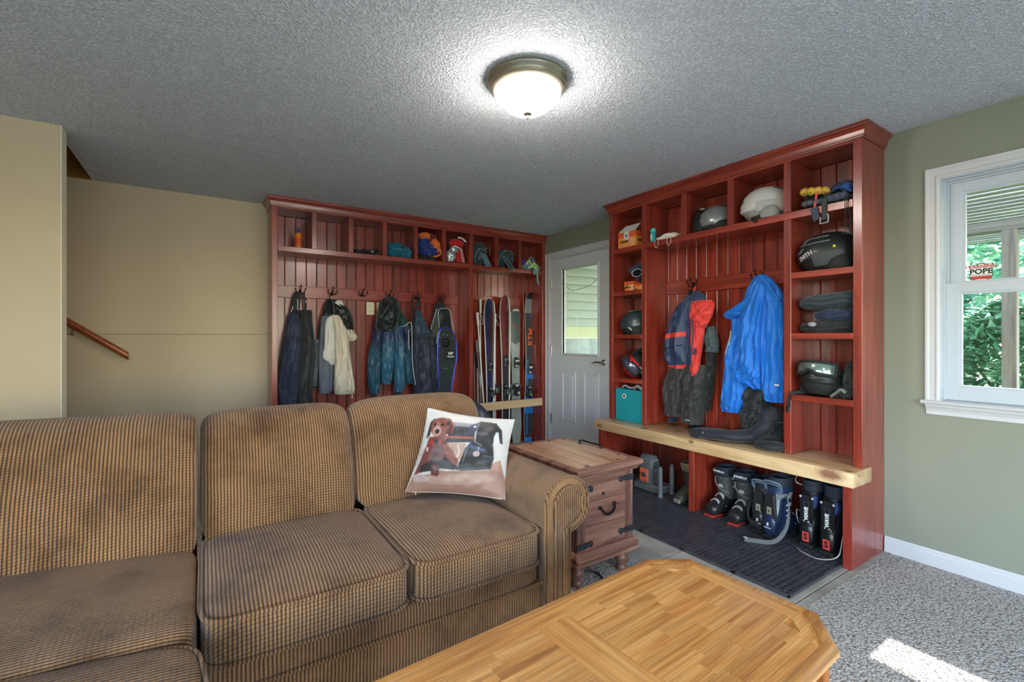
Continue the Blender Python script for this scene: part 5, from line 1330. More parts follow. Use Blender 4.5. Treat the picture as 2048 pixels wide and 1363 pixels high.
def binding(k, s, kind, mat2=bindm):
    p = k.pos(s) + k.n * k.th; M_ = Matrix(((k.wd.x, k.a.x, k.n.x, p.x), (k.wd.y, k.a.y, k.n.y, p.y), (k.wd.z, k.a.z, k.n.z, p.z), (0, 0, 0, 1)))
    b = MB(); b.T = M_
    if kind == 'toe':
        b.box(-.026, .026, -.06, .06, .0006, .012, .003).box(-.032, .032, -.015, .045, .012, .034, .008)
        b.box(-.042, -.018, -.03, .0, .02, .046, .006).box(.018, .042, -.03, .0, .02, .046, .006)
    else:
        b.box(-.026, .026, -.075, .07, .0006, .012, .003).box(-.030, .030, -.05, .02, .012, .05, .010).box(-.022, .022, -.02, .03, .046, .066, .008)
        b.box(-.034, -.024, -.07, .05, .01, .02, .003).box(.024, .034, -.07, .05, .01, .02, .003)
    o = b.build(kind + '_binding', bind, k.g)
    b = MB(); b.T = M_
    if kind == 'toe': b.ell((0, .02, .036), (.026, .014, .006), 14, 6).box(-.012, .012, -.05, -.02, .012, .018, .002)
    else: b.ell((0, -.03, .052), (.014, .022, .006), 14, 6).box(-.018, .018, .035, .06, .012, .024, .003)
    b.build('metal_cap', mat2, o)
    for sx_ in (-1, 1):
        pass
    b = MB(); b.T = M_
    if kind == 'heel':
        for sx_ in (-1, 1): b.tube([(sx_ * .03, .02, .02), (sx_ * .055, .045, .03), (sx_ * .06, .07, .034)], .005, 6)
        b.build('brake_arms', bind, o)
tipk = M('dark_ski_tip', (24, 38, 44), .25, coat=.4); greyg2 = M('pale_green_grey_topsheet', (150, 158, 150), .35, coat=.3); dgr = M('slate_green_topsheet', (62, 80, 82), .35, coat=.3)
mar = M('maroon_topsheet', (122, 52, 60), .35, var=.35, vs=14, coat=.3); prp = M('violet_blue_topsheet', (44, 42, 92), .25, var=.5, vs=7, coat=.5); kblk = M('black_topsheet', (20, 20, 24), .25, coat=.4)
charc = M('charcoal_topsheet', (52, 58, 62), .35, coat=.3); bluet = M('bright_blue_topsheet', (36, 120, 206), .35, coat=.3); darkp = M('plum_grey_topsheet', (58, 54, 62), .35, coat=.3); silt = M('silver_topsheet', (136, 144, 146), .3, .2, coat=.3)
orgp = M('orange_print', (240, 110, 64), .5)
k = ski('charcoal and blue ski with orange lettering, nearest the white door', (521, 100), (503, 1285), (.118, .078, .104), [(0, .03, bluet), (.03, .19, charc), (.19, .30, bluet), (.30, .42, charc), (.42, .50, bluet), (.50, .86, charc), (.86, .955, silt), (.955, 1, tipk)], Yt=4.40, Yb=4.36)
binding(k, .485, 'toe', binw); binding(k, .335, 'heel', silt)
p = k.pos(.70) + k.n * (k.th + .0012); text('lettering', 'RTM', .105, orgp, k.g, frame(p + k.right * .014, k.a, -k.right), bold=.002, squash=.95)
for s0, s1 in ((.05, .22), (.33, .55)):
    b = MB()
    R = [[tuple(k.pos(s) + k.n * (k.th + .0012) - k.right * (.0355)), tuple(k.pos(s) + k.n * (k.th + .0012) - k.right * .018)] for s in [s0 + (s1 - s0) * q / 8 for q in range(9)]]
    b.rings(R, False, False, False).build('blue_stripe', bluet, k.g)
text('lettering', '84', .032, bluet, k.g, frame(k.pos(.845) + k.n * (k.th + .0012), k.right, k.a), bold=.001)
k = ski('pale green-grey ski with a dark tip and red emblem', (396, 232), (412, 1305), (.108, .082, .108), [(0, .66, greyg2), (.66, .75, greyg2), (.75, .985, dgr), (.985, 1, sidew)], Yt=4.40, Yb=4.37, tip=.03, blunt=.5)
binding(k, .60, 'toe', binw); binding(k, .40, 'heel', binw)
b = MB(); q = k.pos(.874) + k.n * (k.th + .0016)
hb = [(0, -.02), (.018, .0), (.022, .012), (.012, .022), (0, .015), (-.012, .022), (-.022, .012), (-.018, 0)]
vs = [tuple(q + k.right * x + k.a * y) for x, y in hb]; vs2 = [tuple(q + k.right * x * .68 + k.a * (y * .68 + .001)) for x, y in hb]
b._add(vs + vs2, [(i, (i + 1) % 8, 8 + (i + 1) % 8, 8 + i) for i in range(8)]); b.tube([tuple(q + k.right * x + k.a * y) for x, y in ((-.006, -.006), (.002, .002), (-.002, .008), (.007, .010))], .0016, 5)
b.build('red_emblem', M('emblem_red', (226, 60, 48), .4), k.g)
b = MB(); q = k.pos(.755) + k.n * (k.th + .0014); b._add([tuple(q + k.right * x + k.a * y) for x, y in ((-.044, .0), (0, -.03), (.044, 0), (.044, .06), (-.044, .06))], [(0, 1, 2, 3, 4)]); b.build('dark_chevron', dgr, k.g)
k = ski('maroon ski with a rounded tip and plum tail', (300, 122), (322, 1280), (.106, .078, .09), [(0, .38, darkp), (.38, .57, darkp), (.57, 1, mar)], yaw=-.42, Yt=4.37, Yb=4.30, tip=.035, blunt=.55)
binding(k, .56, 'toe'); binding(k, .37, 'heel')
k = ski('black-tipped ski behind the maroon ski', (352, 130), (345, 1280), (.095, .075, .09), [(0, 1, kblk)], yaw=-1.15, Yt=4.35, Yb=4.32, tip=-.02)
binding(k, .37, 'heel')
k = ski('violet and navy ski with a curved tip at the left of the bay', (172, 148), (200, 1290), (.11, .082, .09), [(0, .3, charc), (.3, 1, prp)], yaw=-.5, Yt=4.37, Yb=4.30, tip=.03, blunt=.5)
binding(k, .55, 'toe'); binding(k, .37, 'heel')
k = ski('black ski standing edge-on beside the violet ski', (232, 156), (215, 1290), (.1, .08, .09), [(0, .93, kblk), (.93, 1, kblk)], yaw=-1.2, Yt=4.345, Yb=4.30, tip=-.02)
binding(k, .40, 'heel')
whg = M('white_grip', (214, 212, 208), .45); whs = M('white_shaft', (204, 202, 200), .35, var=.12, vs=60); bks = M('black_shaft', (30, 30, 32), .35, var=.2, vs=60); blg = M('black_grip', (34, 34, 38), .6); gys = M('grey_shaft', (150, 150, 146), .3, .4)
def pole(label, top, bot, gm, sm, Yt, Yb, straps=True, gl=.12, basket=True):
    T, B = onY(CS[0] + top[0] / CS[2], CS[1] + top[1] / CS[2], Yt), onY(CS[0] + bot[0] / CS[2], CS[1] + bot[1] / CS[2], Yb)
    B = T + (B - T) * ((T.z - .004) / (T.z - B.z))
    a = (T - B).normalized(); g = thing('ski_pole', label, 'ski pole', tuple(B))
    G = T - a * gl
    MB().tube([tuple(B), tuple(B + a * .03), tuple(B + a * .031), tuple(G)], [.002, .004, .0065, .0085], 8).build('shaft', sm, g, smooth=True)
    MB().tube([tuple(G - a * .005), tuple(G), tuple(G + a * gl * .25), tuple(G + a * gl * .5), tuple(G + a * gl * .8), tuple(G + a * gl * .93), tuple(T)], [.010, .0145, .0135, .0155, .0145, .018, .011], 10).build('grip', gm, g, smooth=True)
    if straps: MB().ribbon(curve([T - a * .015, T + Vector((.03, -.03, -.03)), T + Vector((.05, -.035, -.09)), T + Vector((.035, -.03, -.13)), T + Vector((.012, -.02, -.08)), T - a * .03]), .012, .002, (.3, 1, .1)).build('wrist_strap', gm, g)
    if basket: 
        q = B + a * .06; MB().tube([tuple(q - a * .004), tuple(q), tuple(q + a * .004)], [.012, .04, .012], 16).build('basket', bks, g, smooth=True)
    return g
pole('white-gripped ski pole leaning highest at the left of the ski bay', (124, 150), (124, 1250), whg, gys, 4.38, 4.25, False, .15)
pole('white ski pole with wrist strap leaning in front of the others', (98, 258), (168, 1240), whg, whs, 4.32, 4.22, True, .14)
pole('white ski pole between the violet and maroon skis', (240, 268), (243, 1270), whg, whs, 4.34, 4.26, True, .13)
pole('shorter grey and black ski pole at the far left of the ski bay', (92, 480), (150, 1240), M('grey_grip', (104, 104, 108), .6), bks, 4.31, 4.20, False, .12)
pole('black ski pole against the divider at the left of the ski bay', (72, 575), (80, 1250), blg, bks, 4.30, 4.24, False, .11)
pole('short dark ski pole in the left corner of the ski bay', (100, 620), (108, 1240), blg, whs, 4.40, 4.30, False, .11)
pole('dark-gripped thin ski pole right of the lettered ski', (556, 408), (600, 1268), blg, gys, 4.33, 4.24, True, .15)
pole('grey ski pole half hidden behind the lettered ski', (548, 640), (590, 1262), blg, bks, 4.40, 4.30, False, .12)
# ------------------------------------------------------------------ right locker: coats
C5 = (1300, 520, 3.246)
def hz(y): return (XP - .08, y, HZ)
redc = cloth('coral_red_cloth', (214, 60, 52), .6); navk = cloth('navy_quilted', (44, 58, 92), .55); greyt = cloth('grey_teal_cloth', (70, 84, 88), .6); dgrey = cloth('dark_grey_pants', (48, 46, 48), .65)
def banded():
    m, nt, q = _base('navy_red_banded_cloth'); tc = N(nt, 'ShaderNodeTexCoord'); s_ = N(nt, 'ShaderNodeSeparateXYZ'); nt.links.new(tc.outputs['Object'], s_.inputs[0])
    zt = lambda y: onX(1360, C5[1] + y / C5[2], 3.02).z
    tl = N(nt, 'ShaderNodeMath', operation='MULTIPLY_ADD'); nt.links.new(s_.outputs['Y'], tl.inputs[0]); tl.inputs[1].default_value = .10; tl.inputs[2].default_value = -.10 * hy_b
    ad = N(nt, 'ShaderNodeMath', operation='ADD'); nt.links.new(s_.outputs['Z'], ad.inputs[0]); nt.links.new(tl.outputs[0], ad.inputs[1])
    mr = N(nt, 'ShaderNodeMapRange'); nt.links.new(ad.outputs[0], mr.inputs[0]); lo, hi = zt(720), zt(420); mr.inputs['From Min'].default_value = lo; mr.inputs['From Max'].default_value = hi
    f = lambda y: (zt(y) - lo) / (hi - lo)
    r = ramp(nt, mr.outputs[0], [(0, lin((214, 60, 52))), (f(676), lin((44, 58, 92))), (f(494), lin((214, 60, 52))), (f(464), lin((44, 58, 92)))])
    r.node.color_ramp.interpolation = 'CONSTANT'
    nt.links.new(r, q.inputs['Base Color']); q.inputs['Roughness'].default_value = .55
    v = coords(nt); n = N(nt, 'ShaderNodeTexNoise', Scale=38.0, Detail=3.0); nt.links.new(v, n.inputs['Vector']); bumpn(nt, q, n.outputs[0], .3, .006)
    return m
g = thing('child_jacket', 'child navy and red jacket hanging open on the left hook above the bench', 'jacket', hz(hy_b))
drape(MB(), rowsB(*C5, [(225, 240, 300, .02, .05), (270, 206, 282, .035, .065), (330, 170, 275, .05, .075), (400, 142, 266, .055, .08), (500, 122, 262, .06, .085), (600, 118, 264, .06, .085), (668, 128, 264, .05, .085), (700, 135, 258, .04, .085)]), .012, seed=1.4, P=pB).build('navy_side', banded(), g, smooth=True)
MB().tube(curve(ptsB(*C5, [(122, 585), (180, 562), (262, 550)], .155)), .003, 6).build('quilt_seam', M('dark_seam', (22, 28, 46), .6), g, smooth=True)
drape(MB(), rowsB(*C5, [(200, 285, 325, .015, .07), (250, 280, 372, .03, .085), (300, 272, 340, .03, .09), (420, 262, 310, .03, .095), (600, 258, 300, .03, .095), (720, 262, 295, .025, .095)]), .008, seed=5.4, P=pB).build('navy_placket', navk, g, smooth=True)
drape(MB(), rowsB(*C5, [(262, 295, 420, .02, .10), (300, 290, 440, .035, .115), (350, 294, 436, .04, .12), (400, 298, 410, .035, .12), (440, 300, 382, .03, .115)]), .012, seed=2.7, P=pB).build('red_collar', redc, g, smooth=True)
drape(MB(), rowsB(*C5, [(380, 298, 378, .03, .11), (500, 300, 374, .032, .115), (620, 300, 356, .03, .115), (700, 292, 346, .03, .115), (752, 292, 344, .022, .112)]), .009, seed=6.0, P=pB).build('red_front', redc, g, smooth=True)
drape(MB(), rowsB(*C5, [(430, 362, 410, .03, .05), (520, 358, 436, .035, .055), (585, 356, 440, .035, .055), (598, 360, 438, .03, .055)]), .010, seed=3.2, P=pB).build('grey_cuff', greyt, g, smooth=True)
MB().tube(curve(ptsB(*C5, [(318, 385), (330, 450), (322, 560), (310, 690)], .152)), .0045, 6).tube(curve(ptsB(*C5, [(340, 570), (336, 610)], .15), 4), .010, 6).build('zipper', navk, g, smooth=True)
MB().tube(curve(ptsB(*C5, [(288, 165), (280, 190), (285, 220), (300, 205)], .045)), .006, 6).build('hanger_loop', redc, g, smooth=True)
MB().ribbon(curve(ptsB(*C5, [(262, 190), (258, 220), (270, 245)], .06)), .022, .01, (0, 1, 0)).build('neck_strap', blackweb, g)
g = thing('child_snow_pants', 'dark grey child snow pants standing over small boots on the bench', 'snow pants', hz(hy_b + .04))
drape(MB(), rowsB(*C5, [(640, 165, 262, .04, .06), (720, 140, 252, .055, .075), (800, 110, 242, .06, .08), (900, 106, 240, .062, .08), (960, 112, 240, .06, .08), (1008, 112, 236, .055, .08)]), .014, kf=2.6, seed=4.9, P=pB).build('left_leg', dgrey, g, smooth=True)
drape(MB(), rowsB(*C5, [(680, 250, 375, .045, .075), (800, 240, 372, .062, .09), (880, 242, 364, .065, .095), (960, 236, 360, .065, .095), (1055, 230, 352, .06, .095)]), .014, kf=2.6, seed=8.0, P=pB).build('right_leg', dgrey, g, smooth=True)
drape(MB(), rowsB(*C5, [(560, 350, 412, .03, .035), (700, 360, 405, .035, .035), (850, 350, 390, .03, .035), (980, 345, 372, .03, .035)]), .008, seed=1.0, P=pB).build('back_panel', black_c, g, smooth=True)
b = MB()
for y in (860, 900, 940): b.tube(curve(ptsB(*C5, [(245, y), (300, y + 8), (358, y - 4)], .163), 8), .003, 5)
b.build('knee_seams', black_c, g, smooth=True)
MB().ribbon(curve(ptsB(*C5, [(282, 1028), (312, 1032)], .158), 3), .004, .002, (0, 0, 1)).build('logo_tag', wht, g)
BZ = .5045
brsole = M('tan_rubber_sole', (128, 84, 56), .6)
for i, (px_, py_, lab) in enumerate(((165, 1040, 'small dark boot with tan sole under the left snow pants leg'), (305, 1066, 'small dark boot under the right snow pants leg'))):
    p = onZ(C5[0] + px_ / C5[2], C5[1] + py_ / C5[2], BZ + .02)
    g = thing('child_boot', lab, 'boot', (p.x + .02, p.y, BZ), ROTB)
    MB().ell((0, -.02, .011), (.044, .095, .011), 24, 8, lambda d, q: Vector((q.x, q.y, max(q.z, -.0105)))).build('sole', brsole if i == 0 else blackweb, g, smooth=True, world=False)
    MB().ell((0, -.02, .034), (.041, .088, .032), 24, 12).build('upper', navy_c if i == 0 else black_c, g, smooth=True, world=False)
    MB().lathe([(.034, .03), (.036, .05), (.036, .062)], 18, (0, .02, 0)).build('cuff', black_c, g, smooth=True, world=False)
# bright blue coat
blu = cloth('bright_blue_shell', (24, 110, 206), .55, .05, sheen=.1)
g = thing('blue_coat', 'bright blue hooded coat hanging at the right of the coat bay', 'coat', hz(HB2))
W = drape
W(MB(), rowsB(*C5, [(100, 672, 735, .02, .05), (160, 645, 800, .045, .07), (260, 620, 860, .06, .08), (420, 560, 875, .06, .08), (640, 500, 878, .06, .075), (880, 480, 878, .05, .07)], 3.08), .012, seed=2.1, P=pB).build('back_panel', blu, g, smooth=True)
W(MB(), rowsB(*C5, [(92, 686, 732, .015, .09), (125, 660, 770, .03, .10), (180, 640, 760, .035, .115), (250, 615, 720, .035, .12), (310, 520, 690, .03, .12), (345, 472, 650, .022, .115), (368, 480, 580, .015, .11), (385, 510, 540, .01, .105)], 3.02), .010, seed=6.3, P=pB).build('hood', blu, g, smooth=True)
W(MB(), rowsB(*C5, [(380, 522, 600, .035, .10), (480, 522, 600, .045, .105), (600, 486, 590, .055, .11), (720, 474, 600, .055, .11), (860, 458, 612, .055, .11), (950, 455, 590, .05, .11), (985, 462, 572, .04, .108)], 3.02), .012, seed=3.5, P=pB).build('left_sleeve', blu, g, smooth=True)
W(MB(), rowsB(*C5, [(160, 665, 748, .025, .13), (300, 632, 740, .04, .15), (450, 598, 732, .045, .16), (600, 566, 728, .045, .165), (700, 550, 726, .042, .165), (752, 538, 724, .035, .162), (790, 590, 722, .028, .158), (830, 670, 722, .015, .155)], 3.0), .016, kf=2.8, seed=9.1, P=pB).build('left_front', blu, g, smooth=True)
W(MB(), rowsB(*C5, [(120, 728, 790, .02, .12), (200, 735, 850, .03, .12), (300, 735, 876, .04, .125), (500, 728, 878, .04, .13), (700, 728, 878, .04, .13), (860, 740, 878, .04, .13), (918, 750, 878, .03, .128)], 3.02), .012, seed=7.4, P=pB).build('right_front', blu, g, smooth=True)
b = MB().tube(curve(ptsB(*C5, [(735, 105), (780, 150), (820, 210), (866, 262)], .165, 3.02)), .009, 8).build('hood_edge', blu, g, smooth=True)
MB().ribbon(curve(ptsB(*C5, [(550, 460), (535, 540), (512, 605)], .165, 3.02), 8), .006, .002, (0, 1, .2)).build('zipper', M('cream_zip', (206, 196, 160), .5), g)
MB().ribbon(curve(ptsB(*C5, [(836, 805), (866, 809)], .174, 3.02), 3), .010, .002, (0, 0, 1)).build('logo_tag', wht, g)
# black pants trailing onto the bench
g = thing('snow_pants', 'black snow pants trailing from under the blue coat along the bench', 'snow pants', (2.98, 1.70, BZ))
W(MB(), rowsB(*C5, [(820, 600, 800, .045, .065), (900, 592, 770, .06, .085), (960, 592, 760, .065, .09), (1040, 586, 720, .065, .095), (1100, 600, 700, .06, .095)], 3.03), .014, kf=2.6, seed=3.8, P=pB).build('upper_leg', black_c, g, smooth=True)
def zb_(px, py, dz): p = onZ(C5[0] + px / C5[2], C5[1] + py / C5[2], BZ + dz); return p
xb_ = lambda px, py, X: onX(C5[0] + px / C5[2], C5[1] + py / C5[2], X)
leg = [xb_(770, 985, 3.04), xb_(745, 1080, 3.0), zb_(660, 1135, .055), zb_(540, 1140, .045), zb_(420, 1128, .040), zb_(330, 1118, .036), zb_(286, 1122, .034)]
def limb(mb, P, wr, hr, n=26, m=44, floor=BZ + .0006, fold=.006, seed=0):
    P = [tuple(p) for p in P]; R = []
    for i in range(m + 1):
        t = i / m; p = Vector(cr(P, t)); d = (Vector(cr(P, min(1, t + .02))) - Vector(cr(P, max(0, t - .02)))).normalized()
        a = d.cross(Vector((0, 0, 1))).normalized(); u = a.cross(d).normalized(); w, h = cr(wr, t)[0], cr(hr, t)[0]
        ring = []
        for k in range(n):
            th = 2 * pi * k / n; q = p + a * w * cos(th) + u * h * sin(th) + u * fold * nz(cos(th) * 2 + seed, t * 9, sin(th) * 2)
            q.z = max(q.z, floor); ring.append(tuple(q))
        R.append(ring)
    return mb.rings(R)
limb(MB(), leg, [[.055], [.065], [.062], [.062], [.060], [.058], [.054]], [[.05], [.05], [.045], [.040], [.036], [.034], [.030]], seed=2).build('lower_leg', navy_c if 0 else cloth('ink_nylon', (36, 38, 48)), g, smooth=True)
MB().ribbon([tuple(zb_(345, 1113, .072)), tuple(zb_(342, 1122, .066))], .006, .002, (0, 1, 0)).build('zip_pull', silver_p, g)
leg2 = [xb_(800, 960, 3.06), xb_(808, 1050, 3.04), zb_(800, 1130, .055), zb_(760, 1175, .035), zb_(700, 1190, .022)]
limb(MB(), leg2, [[.05], [.06], [.07], [.06], [.045]], [[.05], [.055], [.05], [.035], [.022]], seed=5).build('second_leg', black_c, g, smooth=True)
limb(MB(), [zb_(690, 1192, .022), zb_(780, 1205, .03), zb_(862, 1210, .03)], [[.03], [.05], [.045]], [[.018], [.03], [.028]], seed=8).build('crumpled_hem', black_c, g, smooth=True)
blob(MB(), tuple(xb_(810, 1085, 3.06)), (.05, .06, .09), 4., .2, 2., .2, floor=BZ + .001).build('folds', black_c, g, smooth=True)

# ------------------------------------------------------------------ helmets
def helmet(label, loc, yaw, shell, trim, pitch=0., roll=0., r=(.108, .138, .118), goggles=None, lens=None, vents=True, strap=True, name='ski_helmet', lift=0.0, cutz=-.42, vent_mat=None, axes=None):
    """front faces local -y; loc is the resting point"""
    g = thing(name, label, 'helmet', loc)
    X = Matrix.Translation((0, 0, r[2] * .62 + lift)) @ Euler((pitch, roll, yaw), 'XYZ').to_matrix().to_4x4()
    if True:
        X = Matrix.Translation((0, 0, r[2] * .62 + lift)) @ Matrix.Rotation(yaw, 4, 'Z') @ Matrix.Rotation(pitch, 4, 'X') @ Matrix.Rotation(roll, 4, 'Y')
    if axes:
        zc, f_ = Vector(axes[0]).normalized(), Vector(axes[1]); yv = -(f_ - zc * f_.dot(zc)).normalized(); xv = yv.cross(zc)
        X = Matrix(((xv.x, yv.x, zc.x, 0), (xv.y, yv.y, zc.y, 0), (xv.z, yv.z, zc.z, lift), (0, 0, 0, 1)))
    def sf(d, q):
        q = q.copy()
        if d.z < -.1 and d.y < -.2: q.z *= .55; q.y *= 1.04     # brim over the brow
        if d.y > .3: q.z *= 1.0 + .04 * d.y
        return q
    b = MB(); b.T = X
    b.ell((0, 0, 0), r, 36, 16, sf, z0=cutz, z1=.9995)
    sh = b.clamp(.0008).build('shell', shell, g, smooth=True, world=False, angle=60)
    b = MB(); b.T = X
    b.ell((0, .005, -.01), (r[0] * .96, r[1] * .95, r[2] * .8), 28, 10, z0=-.78, z1=.1)
    b.clamp(.0008).build('liner', trim, g, smooth=True, world=False)
    for s in (-1, 1):
        b = MB(); b.T = X
        b.ell((s * r[0] * .90, .015, -r[2] * .55), (.022, .055, .062), 18, 10); b.clamp(.0008).build('ear_pad', trim, g, smooth=True, world=False)
    if vents:
        for s in (-1, 1):
            for az, el in ((.30, .75), (.32, .30), (.55, -.2 + 1.2)):
                d = Vector((s * cos(el) * sin(az), -cos(el) * cos(az), sin(el))) if az < .5 else Vector((s * .5, .45, .74)).normalized()
                p = Vector((d.x * r[0], d.y * r[1], d.z * r[2])); nn = Vector((d.x / r[0], d.y / r[1], d.z / r[2])).normalized()
                ax = Vector((0, 1, 0)); t2 = (ax - nn * ax.dot(nn)).normalized(); t1 = nn.cross(t2)
                F = Matrix(((t1.x, t2.x, nn.x, p.x), (t1.y, t2.y, nn.y, p.y), (t1.z, t2.z, nn.z, p.z), (0, 0, 0, 1)))
                b = MB(); b.T = X @ F; b.ell((0, 0, 0), (.008, .024, .0022), 14, 6); b.clamp(.0008).build('vent', vent_mat or blackweb, g, smooth=True, world=False)
    if strap:
        b = MB(); b.T = X
        b.ribbon(curve([(r[0] * .85, .0, -r[2] * .5), (r[0] * .55, -.02, -r[2] * .9), (0, -.03, -r[2] * .58 - .03 - lift * 0), (-r[0] * .55, -.02, -r[2] * .9), (-r[0] * .85, 0, -r[2] * .5)]), .014, .003, (0, 1, 0)).clamp(.0008).build('chin_strap', blackweb, g, world=False)
    if goggles:
        el0 = goggles
        b = MB(); b.T = X
        ringp = []
        for k in range(49):
            a = 2 * pi * k / 48; c_, s_ = cos(a), sin(a); e = .15 + .10 * -s_
            ringp.append((r[0] * 1.025 * c_ * cos(e), r[1] * 1.03 * s_ * cos(e), r[2] * 1.02 * sin(e) + el0))
        b.ribbon(ringp, .036, .004, (0, 0, 1)); b.clamp(.0008).build('goggle_strap', blackweb, g, world=False, smooth=True, angle=60)
        def lens_(u, v, k, dz):
            a = -pi / 2 + (u - .5) * 2.1; e = .20 + (v - .5) * .62 * k
            e -= .10 * math.exp(-((u - .5) / .09) ** 2) * (1 if v < .5 else 0) * 0
            rr = 1.13 + dz
            z = r[2] * 1.0 * sin(e) + el0
            if v < .5: z += .022 * math.exp(-((u - .5) / .10) ** 2) * (1 - 2 * v)
            return (r[0] * rr * cos(a) * cos(e * .5), r[1] * rr * sin(a) * cos(e * .5), z)
        b = MB(); b.T = X
        rim = [lens_(u, v, 1.0, .0) for u, v in [(q / 20, 0) for q in range(21)] + [(1 + .0, q / 6) for q in range(1, 7)] + [(1 - q / 20, 1) for q in range(1, 21)] + [(0, 1 - q / 6) for q in range(1, 7)]]
        b.tube(rim, .009, 8); b.clamp(.0008).build('goggle_frame', trim, g, world=False, smooth=True)
        b = MB(); b.T = X; b.surf(lambda u, v: lens_(u, v, .95, .035 * (1 - (2 * u - 1) ** 4) * (1 - (2 * v - 1) ** 4)), 24, 8); b.clamp(.0008).build('goggle_lens', lens, g, world=False, smooth=True)
    return g, X
def wrap_text(body, size, mat, g, X, r, az, el, rot=0., k=1.012, bold=.001):
    """lettering wrapped on a helmet shell centred at azimuth az, elevation el"""
    me = text_mesh(body, size, mat, .0003, bold)
    for v in me.vertices:
        x, y = v.co.x * cos(rot) - v.co.y * sin(rot), v.co.x * sin(rot) + v.co.y * cos(rot)
        a = az + x / r[1] ; e = el + y / r[2]
        v.co = X @ Vector((r[0] * k * cos(e) * cos(a), r[1] * k * cos(e) * sin(a), r[2] * k * sin(e)))
    return put('lettering', me, g, False)
mblk = M('matte_black_shell', (30, 34, 36), .42, var=.08, coat=.1); gblk = M('gloss_black_shell', (22, 24, 26), .22, coat=.4); wsh = M('off_white_shell', (196, 192, 188), .4, var=.03); gsh = M('silver_grey_shell', (128, 130, 134), .28, .3, coat=.3)
rsh = M('red_shell', (186, 34, 42), .3, coat=.4); tsh = M('dark_teal_shell', (44, 58, 66), .32, coat=.2); pad = M('black_padding', (28, 28, 30), .8)
mirror = M('silver_lens', (150, 170, 160), .12, .75, var=.25, vs=9); viol = M('violet_lens', (110, 104, 130), .12, .7, var=.25, vs=9); dlens = M('dark_lens', (36, 40, 48), .1, .5)
S1, S2, S3, S4 = .8615, 1.2235, 1.5815, 1.942
R0 = -pi / 2
# top row: black and silver helmets, then the white one
g, X = helmet('silver grey vented ski helmet in the top cubby beside the white one', (3.005, 1.938, S4), R0 - .9, gsh, pad, .10, 0, (.104, .130, .118), lift=-.008)
g, X = helmet('black helmet with pale stickers tipped beside the silver grey helmet', (2.985, 2.047, S4), R0 + 1.2, gblk, pad, -.75, 0, (.062, .085, .100), vents=False, strap=False, lift=.03)
for k, (az, el, c_) in enumerate(((-1.9, .35, M('sticker_cream', (206, 190, 176), .5)), (-1.75, -.02, M('sticker_pink', (190, 120, 112), .5)), (-2.05, .65, M('sticker_green', (44, 120, 96), .5)))):
    def stick(u, v): a = az + (u - .5) * .5; e = el + (v - .5) * .24; return tuple(X @ Vector((.0625 * 1.015 * cos(e) * cos(a), .0855 * 1.015 * cos(e) * sin(a), .1005 * 1.015 * sin(e))))
    MB().surf(stick, 6, 3).build('sticker', c_, g, world=False, smooth=True)
g, X = helmet('off-white ski helmet with dark goggles strap in the top cubby', (3.0, 1.60, S4), R0 - 1.05, wsh, M('grey_padding', (140, 138, 138), .7), .06, 0, (.112, .146, .128), lift=.012)
b = MB(); b.T = X
b.surf(lambda u, v: (.1135 * cos(-.42 + .85 * u) * cos(-.35 + .5 * v), .1475 * sin(-.42 + .85 * u) * cos(-.35 + .5 * v), .129 * sin(-.35 + .5 * v)), 12, 6)
b.build('ear_cover', M('pale_grey_pad', (170, 166, 164), .7), g, world=False, smooth=True)
MB().ribbon(curve([(-.09, -.02, .02), (-.10, .03, .008), (-.115, .02, .0), (-.118, -.0, -.018)]), .02, .006, (0, .2, 1)).build('strap_buckle', blackweb, g, world=False)
# SMITH helmet
rS = (.128, .160, .132)
g, X = helmet('black ski helmet with white lettering on the second shelf of the right column', (3.015, 1.242, S3), R0 - .95, mblk, pad, .12, 0, rS, lift=.012, vent_mat=M('grey_vent', (110, 122, 124), .4))
wrap_text('SMITH', .034, wht, g, X, rS, -1.0, .03, .32, k=1.02, bold=.0018)
for el, w in ((.55, .5), (.85, .35)):
    b = MB(); b.T = X; b.tube([(rS[0] * 1.005 * cos(el) * cos(a), rS[1] * 1.005 * cos(el) * sin(a), rS[2] * 1.005 * sin(el)) for a in [(-2.0 + 1.9 * q / 16) for q in range(17)]], .003, 6); b.build('shell_seam', M('grey_vent', (110, 122, 124), .4), g, world=False, smooth=True)
b = MB(); b.T = X; d = Vector((.93, -.02, .22)).normalized(); b.ell((d.x * rS[0], d.y * rS[1], d.z * rS[2]), (.008, .008, .008), 10, 6); b.build('yellow_badge', M('yellow_badge', (214, 208, 60), .4), g, world=False)
b = MB(); b.T = X; b.surf(lambda u, v: (rS[0] * 1.02 * cos(-.75 + 1.0 * u) * cos(-.5 + .55 * v), rS[1] * 1.02 * sin(-.75 + 1.0 * u) * cos(-.5 + .55 * v), rS[2] * 1.02 * sin(-.5 + .55 * v)), 12, 6); b.build('ear_cover', M('dark_grey_pad', (62, 66, 68), .7), g, world=False, smooth=True)
b = MB().tube(curve([(-.10, -.0, .03), (-.11, -.05, .01), (-.105, -.1, .012), (-.08, -.13, .02)]), .008, 6); b.build('chin_pad', pad, g, world=False, smooth=True)
